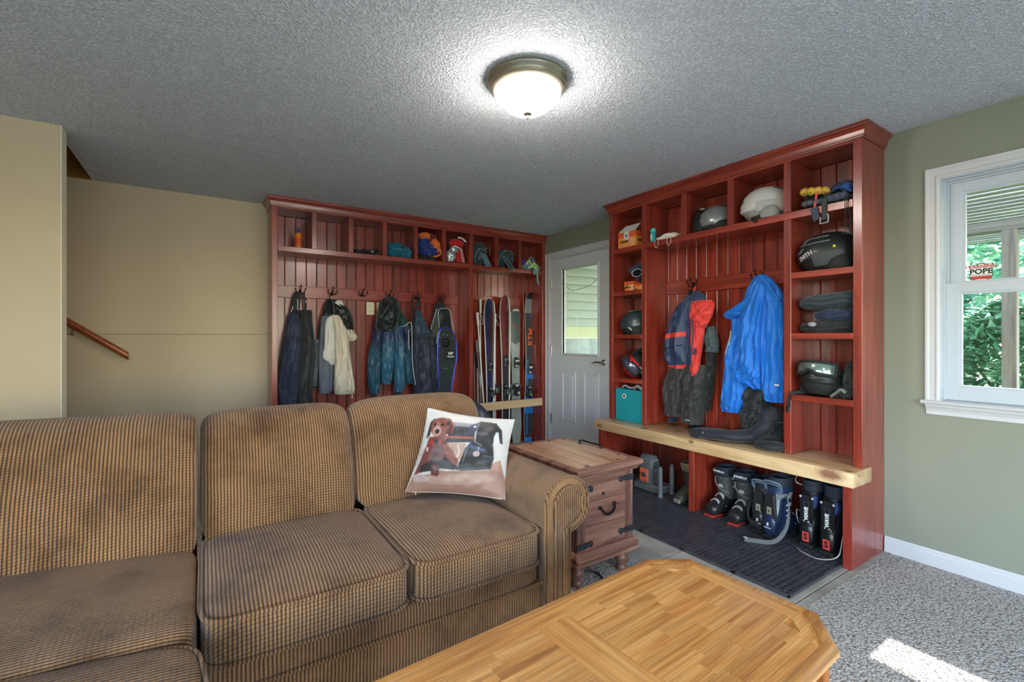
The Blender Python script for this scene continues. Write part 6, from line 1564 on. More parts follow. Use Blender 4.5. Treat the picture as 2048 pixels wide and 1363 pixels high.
# black helmet with silver goggles, shelf 4
g, X = helmet('black ski helmet wearing silver-lens goggles on the right column', (3.0, 1.27, S1), R0 - .12, mblk, pad, -.22, 0, (.108, .132, .116), goggles=.035, lens=mirror, lift=.008)
MB().ribbon(curve([(-.04, .07, .02), (-.085, .105, .012), (-.106, .125, .004), (-.1085, .135, -.03), (-.109, .14, -.075)]), .018, .004, (0, .5, 1)).build('dangling_strap', blackweb, g, world=False)
MB().box(-.117, -.107, .130, .152, -.105, -.072, .003).build('buckle', M('black_buckle', (26, 28, 28), .35), g, world=False)
g = thing('fur_glove', 'dark furry mitten bundle at the right of the goggled helmet', 'glove', (3.0, 1.13, S1))
furm = M('dark_fur', (52, 54, 52), .95, var=.5, vs=60, bump=1.0, bs=120, bd=.01)
blob(MB(), (2.99, 1.125, S1 + .10), (.05, .038, .10), 3., .2, 3., .15, floor=S1 + .001).build('fur_body', furm, g, smooth=True)
blob(MB(), (2.95, 1.135, S1 + .03), (.04, .045, .03), 6., .25, 3., .2, floor=S1 + .001).build('mitten', black_c, g, smooth=True)
MB().tube(curve([(2.93, 1.20, S1 + .006), (2.92, 1.17, S1 + .03), (2.91, 1.14, S1 + .05), (2.93, 1.12, S1 + .02)]), .008, 6).build('strap', M('grey_webbing', (112, 114, 112), .7), g, smooth=True)
# left column helmets
g, X = helmet('dark teal helmet with teal cloth tucked behind it in the left column', (3.0, 2.672, S2), R0 - .9, tsh, pad, .05, 0, (.106, .136, .120), lift=.004)
drape(MB(), [(-2.77, -2.70, S2 + .20, .01, .12), (-2.80, -2.69, S2 + .13, .02, .15), (-2.81, -2.73, S2 + .07, .015, .15)], .006, n=24, m=12, P=pB).build('cloth_tab', cloth('grey_teal_tab', (96, 134, 132), .6), g, smooth=True)
b = MB(); b.T = X; b.tube(curve([(.09, -.06, -.02), (.10, -.02, -.05), (.09, .04, -.06)]), .006, 6); b.build('silver_clip', silver_p, g, world=False, smooth=True)
g, X = helmet('red helmet with violet goggles tipped on its side in the left column', (3.0, 2.668, S1), 0, rsh, pad, 0, 0, (.100, .126, .112), goggles=.01, lens=viol, lift=.104, axes=((-.45, .55, -.62), (-.35, -.6, .7)))
b = MB(); b.T = X; b.surf(lambda u, v: (.1055 * cos(-2.9 + .5 * u) * cos(-.2 + .3 * v), .1335 * sin(-2.9 + .5 * u) * cos(-.2 + .3 * v), .1175 * sin(-.2 + .3 * v)), 8, 4); b.build('sticker', M('sticker_cream', (206, 190, 176), .5), g, world=False, smooth=True)
# goggles resting on an orange box
obx = M('orange_carton', (234, 148, 66), .55, var=.06); obr = M('red_orange_carton', (222, 92, 50), .55, var=.05); whc = M('white_card', (216, 214, 210), .6, var=.02); brn = M('brown_card', (170, 122, 78), .7)
def carton(label, x0, x1, y0, y1, z0, h, lettering, flap=False, sz=.02):
    g = thing('carton', label, 'box', ((x0 + x1) / 2, (y0 + y1) / 2, z0))
    t_ = .002; z1 = z0 + h
    b = MB().box(x0, x0 + t_, y0, y1, z0, z1).box(x1 - t_, x1, y0, y1, z0, z1).box(x0 + t_, x1 - t_, y0, y0 + t_, z0, z1).box(x0 + t_, x1 - t_, y1 - t_, y1, z0, z1).box(x0 + t_, x1 - t_, y0 + t_, y1 - t_, z0, z0 + t_)
    if not flap: b.box(x0 + t_, x1 - t_, y0 + t_, y1 - t_, z1 - t_, z1)
    bd = b.build('carton_body', obx, g)
    MB().box(x0 - .0006, x0, y0, y1, z1 - h * .34, z1 - .0005).box(x0, x1, y0 - .0006, y0, z1 - h * .34, z1 - .0005).build('red_band', obr, bd)
    MB().box(x0 - .0006, x0, y0, y1, z0 + .0005, z0 + h * .14).build('lower_band', obr if not flap else M('pink_orange_card', (236, 140, 96), .5), bd)
    if lettering:
        text('lettering', lettering, sz, blk, bd, frame((x0 - .0012, (y0 + y1) / 2 + (y1 - y0) * .12, z0 + h * .40), (0, -1, 0), (0, 0, 1)), bold=.0012)
        text('lettering', lettering, sz, blk, bd, frame(((x0 + x1) / 2 - .02, y0 - .0012, z0 + h * .42), (1, 0, 0), (0, 0, 1)), bold=.0012)
    b = MB()
    for k in range(2):
        c_ = ((y0 + y1) / 2 - (y1 - y0) * (.22 + .16 * k), z0 + h * .36)
        b.tube([(x0 - .001, c_[0] + .018 * cos(a) , c_[1] + .024 * sin(a)) for a in [2 * pi * q / 18 for q in range(19)]], .0016, 5)
    b.build('printed_rings', whc, bd)
    if flap:
        MB()._add([(x0, y0 + .002, z1), (x0, y1 - .002, z1), (x0 + .05, y1 - .035, z1 + .062), (x0 + .05, y0 - .012, z1 + .062), (x0 + .0015, y0 + .002, z1), (x0 + .0015, y1 - .002, z1), (x0 + .0515, y1 - .035, z1 + .062), (x0 + .0515, y0 - .012, z1 + .062)], [(0, 1, 2, 3), (7, 6, 5, 4), (0, 4, 5, 1), (1, 5, 6, 2), (2, 6, 7, 3), (3, 7, 4, 0)]).build('open_flap', whc, g)
        ym = (y0 + y1) / 2 + .002
        MB().box(x0 - .0014, x0 - .0006, ym - .026, ym + .026, z1 - .062, z1).build('white_tab', whc, bd)
        pts = [(ym + .014 * r_ * sin(a), z1 - .034 + .014 * r_ * cos(a)) for k in range(10) for a, r_ in ((k * pi / 5, 1 if k % 2 == 0 else .62),)]
        MB().prism(pts, 'x', x0 - .0020, x0 - .0014).build('blue_badge', M('badge_navy', (40, 52, 76), .5), bd)
        MB()._add([(x0 + .002, y1, z1), (x1 - .01, y1, z1), (x1 - .02, y1 - .008, z1 + .035), (x0 + .01, y1 - .008, z1 + .03)], [(0, 1, 2, 3)]).build('side_flap', brn, g)
        MB().box(x0 + .006, x1 - .004, y0 + .004, y0 + .02, z1 - .004, z1 - .002).build('inner_flap', whc, g)
    return g
carton('open orange carton with a white flap in the top left cubby', 2.935, 3.12, 2.625, 2.815, S4, .135, 'STRONG', True, .024)
carton('small orange carton under the goggles in the left column', 2.955, 3.06, 2.665, 2.765, S3, .082, 'STRONG', False, .017)
carton('second small orange carton, red-striped, behind the small one on its shelf', 2.965, 3.06, 2.56, 2.655, S3, .055, '', False)
g = thing('ski_goggles', 'dark blue ski goggles heaped above the small orange carton', 'goggles', (3.0, 2.62, S3))
MB().ell((2.985, 2.625, S3 + .145), (.032, .070, .042), 24, 12).build('goggle_frame', black_c, g, smooth=True)
MB().ell((2.968, 2.615, S3 + .142), (.024, .056, .030), 20, 10).build('goggle_lens', dlens, g, smooth=True)
b = MB()
b.tube([(2.942, 2.615 + .054 * cos(a), S3 + .142 + .030 * sin(a)) for a in [2 * pi * q / 28 for q in range(29)]], .0035, 6); b.build('lens_trim', silver_p, g, smooth=True)
b = MB().ribbon(curve([(2.99, 2.69, S3 + .16), (2.98, 2.72, S3 + .175), (2.99, 2.70, S3 + .195), (3.0, 2.62, S3 + .20), (3.0, 2.56, S3 + .17)]), .03, .006, (.2, .1, 1)); b.build('goggle_strap', cloth('navy_strap', (44, 64, 96), .7), g)
blob(MB(), (3.0, 2.585, S3 + .088), (.05, .05, .04), 2., .2, 2.5, .15, floor=S3 + .0565).build('pouch', black_c, g, smooth=True)
cb = MB().tube(curve([(2.93, 2.70, S3 + .06), (2.912, 2.705, S3 + .03), (2.895, 2.715, S3 - .02), (2.893, 2.70, S3 - .075), (2.893, 2.65, S3 - .095), (2.893, 2.615, S3 - .06), (2.90, 2.60, S3 + .004), (2.93, 2.60, S3 + .006)]), .003, 6).build('headphone_cord', blackweb, None, smooth=True)
tag(cb, 'thin black cord looping off the shelf below the small orange carton', 'cord')
# teal can and white mask in the second top cubby
g = thing('spray_can', 'small teal can with rounded cap beside the white mask', 'can', (2.935, 2.445, S4))
tl = M('teal_plastic', (30, 150, 160), .35, var=.05)
MB().lathe([(.020, .0005), (.023, .003), (.023, .078), (.0225, .080)], 24).build('can_body', tl, g, smooth=True, world=False, angle=40)
MB().lathe([(.0225, .081), (.0225, .098), (.017, .108), (.004, .111)], 24).build('cap', M('teal_cap', (70, 186, 188), .35), g, smooth=True, world=False)
MB().box(-.0236, -.0226, -.006, .006, .02, .06, .0004).build('label', wht, g, world=False)
g = thing('face_mask', 'crumpled white face mask with ear loops hanging over the shelf edge', 'mask', (2.95, 2.30, S4))
R = []
for i in range(21):
    t = i / 20; R.append([(2.945 + .032 * cos(th) + .012 * nz(t * 4, th, 1), 2.40 - .20 * t, max(S4 + .0008, S4 + .018 + (.030 * sin(pi * t) + .004) * sin(th) + .008 * nz(t * 6, th * .7, 3))) for th in [2 * pi * k / 18 for k in range(18)]])
MB().rings(R).build('mask_body', M('white_mask_cloth', (222, 212, 212), .8), g, smooth=True)
lp = M('ear_loop', (214, 192, 188), .7)
for y in (2.385, 2.27):
    MB().tube(curve([(2.91, y, S4 + .012), (2.898, y + .008, S4 + .004), (2.894, y + .012, S4 - .03), (2.894, y - .003, S4 - .058), (2.894, y - .022, S4 - .035), (2.898, y - .02, S4 + .006), (2.92, y - .018, S4 + .012)]), .0018, 6).build('ear_loop', lp, g, smooth=True)

# ------------------------------------------------------------------ gloves on the top right shelf
yel = M('tan_yellow_leather', (206, 160, 64), .6, var=.1)
def glove(label, loc, rotz, palm, tips, cuffm, roll=0., s=1.0, name='glove'):
    """palm down on the shelf, fingers towards local -y"""
    g = thing(name, label, 'glove', loc, (0, roll, rotz))
    MB().ell((0, 0, .024 * s), (.050 * s, .058 * s, .024 * s), 24, 12).build('palm', palm, g, smooth=True, world=False)
    for k, (x, L) in enumerate(((-.036, .040), (-.012, .052), (.013, .054), (.037, .044))):
        P = [(x * s, -.040 * s, .026 * s), (x * 1.1 * s, (-.055 - L * .35) * s, .034 * s), (x * 1.15 * s, (-.055 - L * .8) * s, .026 * s), (x * 1.15 * s, (-.055 - L) * s, .016 * s)]
        f = MB().tube(curve(P, 14), [.0175 * s] * 11 + [.0165 * s, .015 * s, .011 * s, .004 * s], 12).build('finger', palm, g, smooth=True, world=False)
        MB().tube(curve(P[1:], 10), [.0195 * s] * 7 + [.018 * s, .015 * s, .011 * s, .004 * s], 12).build('fingertip', tips, f, smooth=True, world=False)
    P = [(.040 * s, .005 * s, .024 * s), (.066 * s, -.020 * s, .024 * s), (.074 * s, -.050 * s, .020 * s)]
    MB().tube(curve(P, 10), [.017 * s] * 8 + [.014 * s, .010 * s, .005 * s], 12).build('thumb', tips, g, smooth=True, world=False)
    R = [[(rx * s * cos(a), y * s, max(.001, (.028 + rz * sin(a)) * s)) for a in [2 * pi * q / 20 for q in range(20)]] for y, rx, rz in ((.040, .044, .024), (.062, .040, .022), (.075, .046, .026), (.125, .058, .030))]
    MB().rings(R).build('cuff', cuffm, g, smooth=True, world=False)
    return g
glove('black ski glove lying underneath the yellow-fingered glove', (3.00, 1.30, S4), R0 + .2, black_c, M('grey_leather', (84, 84, 90), .6), black_c)
glove('black ski glove with yellow fingertips on top of the shelf pile', (3.01, 1.315, S4 + .058), R0 + .35, cloth('dark_green_glove', (36, 48, 44)), yel, yel, .1, 1.2)
glove('slate blue ski glove with long cuff at the right of the pile', (3.0, 1.165, S4), R0 - .1, cloth('slate_blue_glove', (70, 78, 102)), cloth('slate_blue_glove', (70, 78, 102)), navy_c, 0, 1.05)
g = thing('mitten', 'navy and bright blue mitten resting on the slate blue glove', 'mitten', (3.0, 1.155, S4 + .06))
blob(MB(), (3.01, 1.16, S4 + .098), (.085, .062, .036), 4., .18, 2.2, .12).build('mitten_body', navy_c, g, smooth=True)
MB().ell((2.955, 1.125, S4 + .082), (.050, .034, .024), 18, 10).build('thumb', cloth('bright_blue_trim', (36, 76, 142), .5), g, smooth=True)
MB().tube(curve([(2.93, 1.10, S4 + .05), (2.915, 1.13, S4 + .075), (2.925, 1.17, S4 + .085), (2.95, 1.20, S4 + .075)]), .008, 8).build('cuff_edge', cloth('bright_blue_trim', (36, 76, 142), .5), g, smooth=True)
g = thing('wrist_leash', 'grey webbing strap with metal buckle hanging off the top right shelf', 'strap', (2.91, 1.20, S4))
MB().ribbon(curve([(2.97, 1.19, S4 + .07), (2.92, 1.205, S4 + .065), (2.894, 1.215, S4 + .02), (2.892, 1.218, S4 - .04), (2.892, 1.216, S4 - .085)]), .024, .004, (0, 1, 0)).build('webbing', M('dark_grey_webbing', (56, 64, 66), .7), g)
MB().tube([(2.891, 1.216 + dx, S4 - .09 + dz) for dx, dz in ((.020, .02), (.022, -.015), (-.018, -.012), (-.020, .022), (-.012, .035))], .0035, 6).build('buckle', silver_p, g)
g = thing('glove_tag', 'navy hang tag on a red ribbon over the top right shelf', 'tag', (2.895, 1.265, S4))
MB().ribbon(curve([(2.96, 1.255, S4 + .118), (2.915, 1.258, S4 + .11), (2.897, 1.260, S4 + .06), (2.891, 1.266, S4 - .006)]), .011, .003, (0, 1, 0)).build('ribbon', M('coral_ribbon', (226, 66, 72), .5), g)
MB().prism([(1.290, S4 - .010), (1.252, S4 - .004), (1.238, S4 - .072), (1.268, S4 - .088)], 'x', 2.886, 2.891).build('tag_card', M('navy_card', (40, 52, 76), .5), g)
cd = MB()
for k in range(2): cd.tube(curve([(2.93, 1.112 + .008 * k, S4 + .05), (2.895, 1.108 + .008 * k, S4 + .035), (2.889, 1.11 + .006 * k, S4 - .05), (2.889, 1.107 + .008 * k, S4 - .14 - .02 * k), (2.889, 1.095, S4 - .16 - .02 * k), (2.889, 1.092 - .004 * k, S4 - .10), (2.889, 1.10, S4 - .02), (2.93, 1.104, S4 + .04)]), .0018, 6)
cd = cd.build('elastic_cord', blackweb, None, smooth=True); tag(cd, 'thin black elastic cord looping down from the mitten', 'cord')
# folded dark jackets
for k, (lab, y0, y1, x0, z0, h, mt, sd) in enumerate((('charcoal jacket folded at the bottom of the stack', 1.10, 1.39, 2.935, .0006, .070, cloth('charcoal_cloth', (34, 38, 44)), 1.), ('navy folded garment with rounded edge in the middle of the stack', 1.095, 1.305, 2.915, .066, .076, cloth('ink_blue_cloth', (34, 46, 78)), 3.), ('slate fleece folded on top of the stack', 1.09, 1.392, 2.92, .132, .110, cloth('slate_fleece', (54, 62, 72), .85, .2), 5.))):
    g = thing('folded_clothing', lab, 'clothing', ((x0 + 3.12) / 2, (y0 + y1) / 2, S2 + z0))
    hx_, hy2, hz_ = (3.14 - x0) / 2, (y1 - y0) / 2, h / 2
    c_ = ((x0 + 3.14) / 2, (y0 + y1) / 2, S2 + z0 + hz_)
    def fn(p):
        u, v = p.x / hx_, p.y / hy2
        n_ = nz(u * 2.2 + sd, v * 2.6, sd); n2 = nz(u * 5 + sd, v * 6 + p.z * 30, sd * 2)
        top = p.z > 0
        slope = (1 - (.62 if k == 2 else .25) * (v + 1) / 2) if top else 1
        z = p.z * slope + (.016 * n_ if top else 0) + .005 * n2
        return Vector((p.x + .012 * n2 + .010 * n_, max(-hy2 + .002, min(hy2 - .002, p.y + .006 * n_)), max(-hz_, z)))
    rbox(MB(), c_, (hx_, hy2, hz_), 3.2, 72, 36, fn).build('folded_body', mt, g, smooth=True)
    b = MB()
    for q in range(2):
        zz = S2 + z0 + h * (.28 + .26 * q)
        b.tube(curve([(x0 + .012, y1 - .022, zz), (x0 - .002, y1 - .08, zz + .006), (x0 - .006, (y0 + y1) / 2, zz - .003), (x0 - .001, y0 + .06, zz + .010), (x0 + .014, y0 + .018, zz + .004)]), [.006 * (.4 + sin(pi * i_ / 36)) for i_ in range(37)], 8)
    b.build('fold_edges', mt, g, smooth=True)
g = thing('zipper_pouch', 'small grey printed tab sticking out of the folded stack', 'pouch', (2.91, 1.285, S2))
blob(MB(), (2.915, 1.29, S2 + .05), (.012, .022, .014), 2., .2).build('tab', M('grey_print_cloth', (150, 150, 160), .7, var=.3, vs=60), g, smooth=True)
# teal storage bin with gear
g = thing('fabric_bin', 'teal fabric bin with round grommet at the left end of the bench', 'bin', (3.02, 2.69, BZ))
tb = M('teal_bin_fabric', (22, 138, 148), .6, var=.05, bump=.15, bs=400)
bx0_, bx1_, by0_, by1_, bz1 = 2.922, 3.14, 2.548, 2.832, BZ + .262
b = MB().box(bx0_, bx0_ + .006, by0_, by1_, BZ + .0005, bz1, .002).box(bx1_ - .006, bx1_, by0_, by1_, BZ + .0005, bz1, .002).box(bx0_ + .006, bx1_ - .006, by0_, by0_ + .006, BZ + .0005, bz1, .002).box(bx0_ + .006, bx1_ - .006, by1_ - .006, by1_, BZ + .0005, bz1, .002).box(bx0_ + .006, bx1_ - .006, by0_ + .006, by1_ - .006, BZ + .0005, BZ + .008)
b.build('bin_body', tb, g)
R = [[(bx0_ - dx, 2.735 + r_ * cos(2 * pi * q / 24), BZ + .205 + r_ * sin(2 * pi * q / 24)) for q in range(24)] for dx, r_ in ((.0002, .021), (.004, .021), (.005, .016), (.004, .011), (.0005, .011))]
MB().rings(R, False, True).build('grommet', M('chrome_ring', (222, 222, 222), .3, .2), g, smooth=True)
MB().rings([[(bx0_ - .001, 2.735 + r_ * cos(2 * pi * q / 20), BZ + .205 + r_ * sin(2 * pi * q / 20)) for q in range(20)] for r_ in (.0105,)] * 2).build('finger_hole', slot, g)
g = thing('goggles_pile', 'black goggles and straps heaped in the teal fabric bin', 'goggles', (3.02, 2.69, BZ + .2))
blob(MB(), (3.02, 2.70, BZ + .20), (.085, .11, .078), 2.5, .25, 2.6, .2).build('padding', black_c, g, smooth=True)
MB().tube(curve([(2.97, 2.80, BZ + .268), (2.96, 2.76, BZ + .288), (2.965, 2.70, BZ + .272), (2.96, 2.62, BZ + .292), (2.97, 2.57, BZ + .268)]), .007, 8).build('silver_rim', silver_p, g, smooth=True)
MB().ribbon(curve([(2.95, 2.66, BZ + .27), (2.945, 2.61, BZ + .295), (2.95, 2.56, BZ + .268)]), .022, .004, (.2, 0, 1)).build('white_strap', M('grey_strap', (150, 148, 146), .6), g)

# ------------------------------------------------------------------ under the bench: boots and dryer
FZ = .0127
def loftxz(mb, secs, n=28, e=2.6):
    """foot-shaped loft along local y: secs = (y, half width, z bottom, z top)"""
    R = []
    for y, w, z0, z1 in secs:
        zc, hz_ = (z0 + z1) / 2, (z1 - z0) / 2
        R.append([(w * math.copysign(abs(cos(a)) ** (2 / e), cos(a)), y, zc + hz_ * math.copysign(abs(sin(a)) ** (2 / e), sin(a))) for a in [2 * pi * k / n for k in range(n)]])
    return mb.rings(R)
def loftup(mb, secs, n=32, e=2.5):
    """cuff loft upwards: secs = (z, y centre, half width, half depth)"""
    R = []
    for z, yc, w, d in secs:
        R.append([(w * math.copysign(abs(cos(a)) ** (2 / e), cos(a)), yc + d * math.copysign(abs(sin(a)) ** (2 / e), sin(a)), z) for a in [2 * pi * k / n for k in range(n)]])
    return mb.rings(R)
def smooth_secs(S, m): return [tuple(cr(S, k / m)) for k in range(m + 1)]
solem = M('boot_sole_black', (28, 28, 30), .6); buckm = M('buckle_grey_metal', (186, 186, 184), .4, .25, var=.1); bshell = M('boot_shell_charcoal', (38, 38, 40), .32, var=.15, coat=.2); bgrey = M('boot_cuff_grey', (70, 70, 70), .45, var=.08); navyb = M('boot_shell_navy', (34, 48, 78), .3, var=.1, coat=.3)
blkb = M('boot_shell_black', (24, 25, 28), .32, var=.12, coat=.25); linr = M('boot_liner', (34, 38, 50), .75); redsole = M('red_sole', (176, 58, 48), .5)
SH = 0.001
def ski_boot(label, x, y, turn, lower, cuffm, cuff_h=.30, s=1.0, soles=(solem, solem), spoiler=False, liner_h=.04, group=None):
    """local -y is the toe; turn 0 = toe to the room, pi = heel to the room; (x, y) plan centre"""
    g = thing('ski_boot', label, 'ski boot', (x, y, FZ), (0, 0, -pi / 2 + turn))
    S = [(-.150, .010, .030, .050), (-.146, .030, .020, .068), (-.125, .044, .016, .082), (-.085, .050, .015, .098), (-.04, .048, .015, .125), (.0, .044, .015, .150), (.05, .041, .015, .165), (.10, .040, .015, .160), (.135, .036, .016, .135), (.148, .022, .022, .10)]
    b = MB(); b.T = Matrix.Scale(s, 4); loftxz(b, smooth_secs(S, 28)); lo_ = b.build('lower_shell', lower, g, smooth=True, world=False)
    for (y0, y1, w), mt in zip(((-.158, -.05, .036), (.06, .152, .034)), soles):
        b = MB(); b.T = Matrix.Scale(s, 4); b.box(-w, w, y0, y1, .0006, .013 if mt is redsole else .022, .004); b.build('sole_lug', mt, g, world=False)
    C_ = [(.105, .055, .052, .088), (.135, .055, .054, .086), (.18, .048, .053, .078), (.23, .040, .053, .074), (cuff_h - .03, .034, .055, .074), (cuff_h, .030, .056, .076)]
    b = MB(); b.T = Matrix.Scale(s, 4); loftup(b, smooth_secs(C_, 16)); cu = b.build('cuff', cuffm, g, smooth=True, world=False, angle=50)
    L_ = [(cuff_h - .01, .030, .050, .070), (cuff_h + liner_h * .5, .026, .051, .071), (cuff_h + liner_h, .024, .053, .073), (cuff_h + liner_h + .004, .024, .049, .069), (cuff_h + liner_h - .01, .026, .042, .060), (cuff_h - .04, .032, .040, .056)]
    b = MB(); b.T = Matrix.Scale(s, 4); loftup(b, smooth_secs(L_, 14)); b.build('liner', linr, g, smooth=True, world=False)
    for (yb, zb, w, dz) in ((-.095, .088, .050, .0), (-.05, .118, .050, .0)):
        b = MB(); b.T = Matrix.Scale(s, 4)
        R_ = [(w * 1.02 * cos(a), yb + .01 * sin(a), .018 + (zb) * sin(a) * 1.02) for a in [pi * (.12 + .76 * q / 18) for q in range(19)]]
        b.ribbon(R_, .018, .004, (0, 1, .3))
        for q in (5, 8, 11, 14): b.ell(R_[q], (.006, .009, .004), 8, 6)
        b.build('buckle', buckm, g, world=False)
    for zc, yc, w, d in ((.19, .047, .054, .079), (.245, .038, .055, .076)):
        b = MB(); b.T = Matrix.Scale(s, 4)
        R_ = [(w * 1.03 * cos(a), yc - d * 1.03 * sin(a), zc) for a in [pi * (.02 + .96 * q / 20) for q in range(21)]]
        b.ribbon(R_, .020, .004, (0, 0, 1))
        for q in (6, 9, 12): b.ell(R_[q], (.006, .005, .009), 8, 6)
        b.build('buckle', buckm, g, world=False)
    return g
def back_text(g, body, size, mat, z, yb, rot90=True, bold=.001, x=0., dz=0.):
    M_ = frame((x, yb, z), (0, 0, 1), (1, 0, 0)) if rot90 else frame((x, yb, z), (-1, 0, 0), (0, 0, 1))
    return text('lettering', body, size, mat, g, M_, world=False, bold=bold)
g1 = ski_boot('charcoal ski boot with grey cuff, toe out, next to the bench leg panel', 2.932, 1.845, -.10, bshell, bgrey, .255, 1.0, (redsole, solem), liner_h=.055)
g2 = ski_boot('charcoal ski boot with grey cuff, toe out, left of the strapped boots', 2.925, 1.700, .08, bshell, bgrey, .255, 1.0, (redsole, solem), liner_h=.055)
for g in (g1, g2):
    M_ = frame((0, -.0535, .287), (1, 0, 0), (0, .02, 1)); text('lettering', 'DALBELLO', .0175, wht, g, M_, world=False, bold=.0006)
    b = MB(); b.box(-.042, .042, -.052, -.044, .262, .308, .01); b.build('power_strap', linr, g, world=False)
    b = MB(); loftup(b, smooth_secs([(.150, .050, .0555, .083), (.2, .044, .056, .0795), (.24, .037, .057, .078)], 8)); b.build('cuff_wrap', bgrey, g, world=False, smooth=True)
    MB().tube(curve([(-.052, -.02, .24), (-.03, -.042, .20), (.01, -.046, .17), (.05, -.02, .152)]), .004, 6).build('wrap_edge', M('pale_grey_edge', (120, 120, 118), .5), g, world=False, smooth=True)
g3 = ski_boot('dark ski boot, heel out, with loosened strap, left of the navy one', 2.935, 1.555, pi + .12, bshell, bshell, .27, 1.0, liner_h=.045)
g4 = ski_boot('navy ski boot, heel out, with long buckle strap trailing on the mat', 2.918, 1.452, pi - .05, navyb, navyb, .285, 1.06, liner_h=.045)
for g, k in ((g3, 1.0), (g4, 1.06)):
    b = MB(); b.T = Matrix.Scale(k, 4)
    b.prism([(-.032, .05), (.032, .05), (.036, .14), (.026, .25), (-.026, .25), (-.036, .14)], 'y', .118, .138); b.build('heel_spine', bshell, g, world=False, bevel=.004)
    b = MB(); b.T = Matrix.Scale(k, 4)
    sp = [(-.044, .092, .262), (-.047, .108, .30), (-.03, .118, .315), (.03, .118, .315), (.047, .108, .30), (.044, .092, .262)]
    b.tube(curve(sp, 30), .006, 8).tube(curve([(x * .8, y_ - .004, z - .014) for x, y_, z in sp], 30), .004, 8)
    b.build('spoiler', M('blue_grey_spoiler', (96, 112, 130), .35), g, world=False, smooth=True)
    b = MB(); b.T = Matrix.Scale(k, 4); b.ribbon([(.058 * cos(a), .036 + .080 * sin(a), .232 + .012 * sin(3 * a)) for a in [pi * (-.05 + 1.1 * q / 22) for q in range(23)]], .020, .005, (0, 0, 1)); b.build('velcro_strap', M('grey_velcro', (108, 110, 112), .8), g, world=False)
    yb = .1395 * k
    back_text(g, 'S', .024, wht, .085 * k, .153 * k, False, .0015)
    text('lettering', 'SALOMON', .0085, wht, g, frame((0, .1535 * k, .066 * k), (-1, 0, 0), (0, 0, 1)), world=False, bold=.0003)
    b = MB(); b.T = Matrix.Scale(k, 4); b.box(-.013, .013, .1385, .1395, .135, .178, .002); b.build('heel_badge', M('badge_cream', (150, 140, 118), .5), g, world=False)
    text('lettering', 'S', .018, blk, g, frame((0, .1402 * k, .156 * k), (-1, 0, 0), (0, 0, 1)), world=False, bold=.001)
MB().ribbon(curve([(.05, .10, .20), (.062, .13, .13), (.05, .155, .085), (.01, .19, .075), (-.03, .215, .09)], 30), .024, .004, (0, 0, 1)).build('loose_strap', black_c, g3, world=False)
b = MB().ribbon(curve([(-.055, .07, .25), (-.085, .10, .235), (-.105, .13, .16), (-.10, .17, .08), (-.06, .21, .02), (.02, .27, .012), (.055, .30, .012)], 40), .026, .005, (0, .25, 1)); b.build('loose_strap', M('grey_velcro', (108, 110, 112), .8), g4, world=False)
for q, (yy, xx) in enumerate(((.30, .05),)): MB().box(xx - .012, xx + .010, yy - .012, yy + .006, .024, .0255).build('strap_label', wht, g4, world=False)
b = MB()
for z in (.11, .14, .17, .20): b.ell((-.053 * 1.06, .06, z), (.004, .008, .006), 8, 6); b.ell((-.05 * 1.06, .03, z), (.004, .007, .006), 8, 6)
b.build('rivets', buckm, g4, world=False)['kind'] = 'stuff'
xred = M('xwave_red', (206, 66, 58), .5)
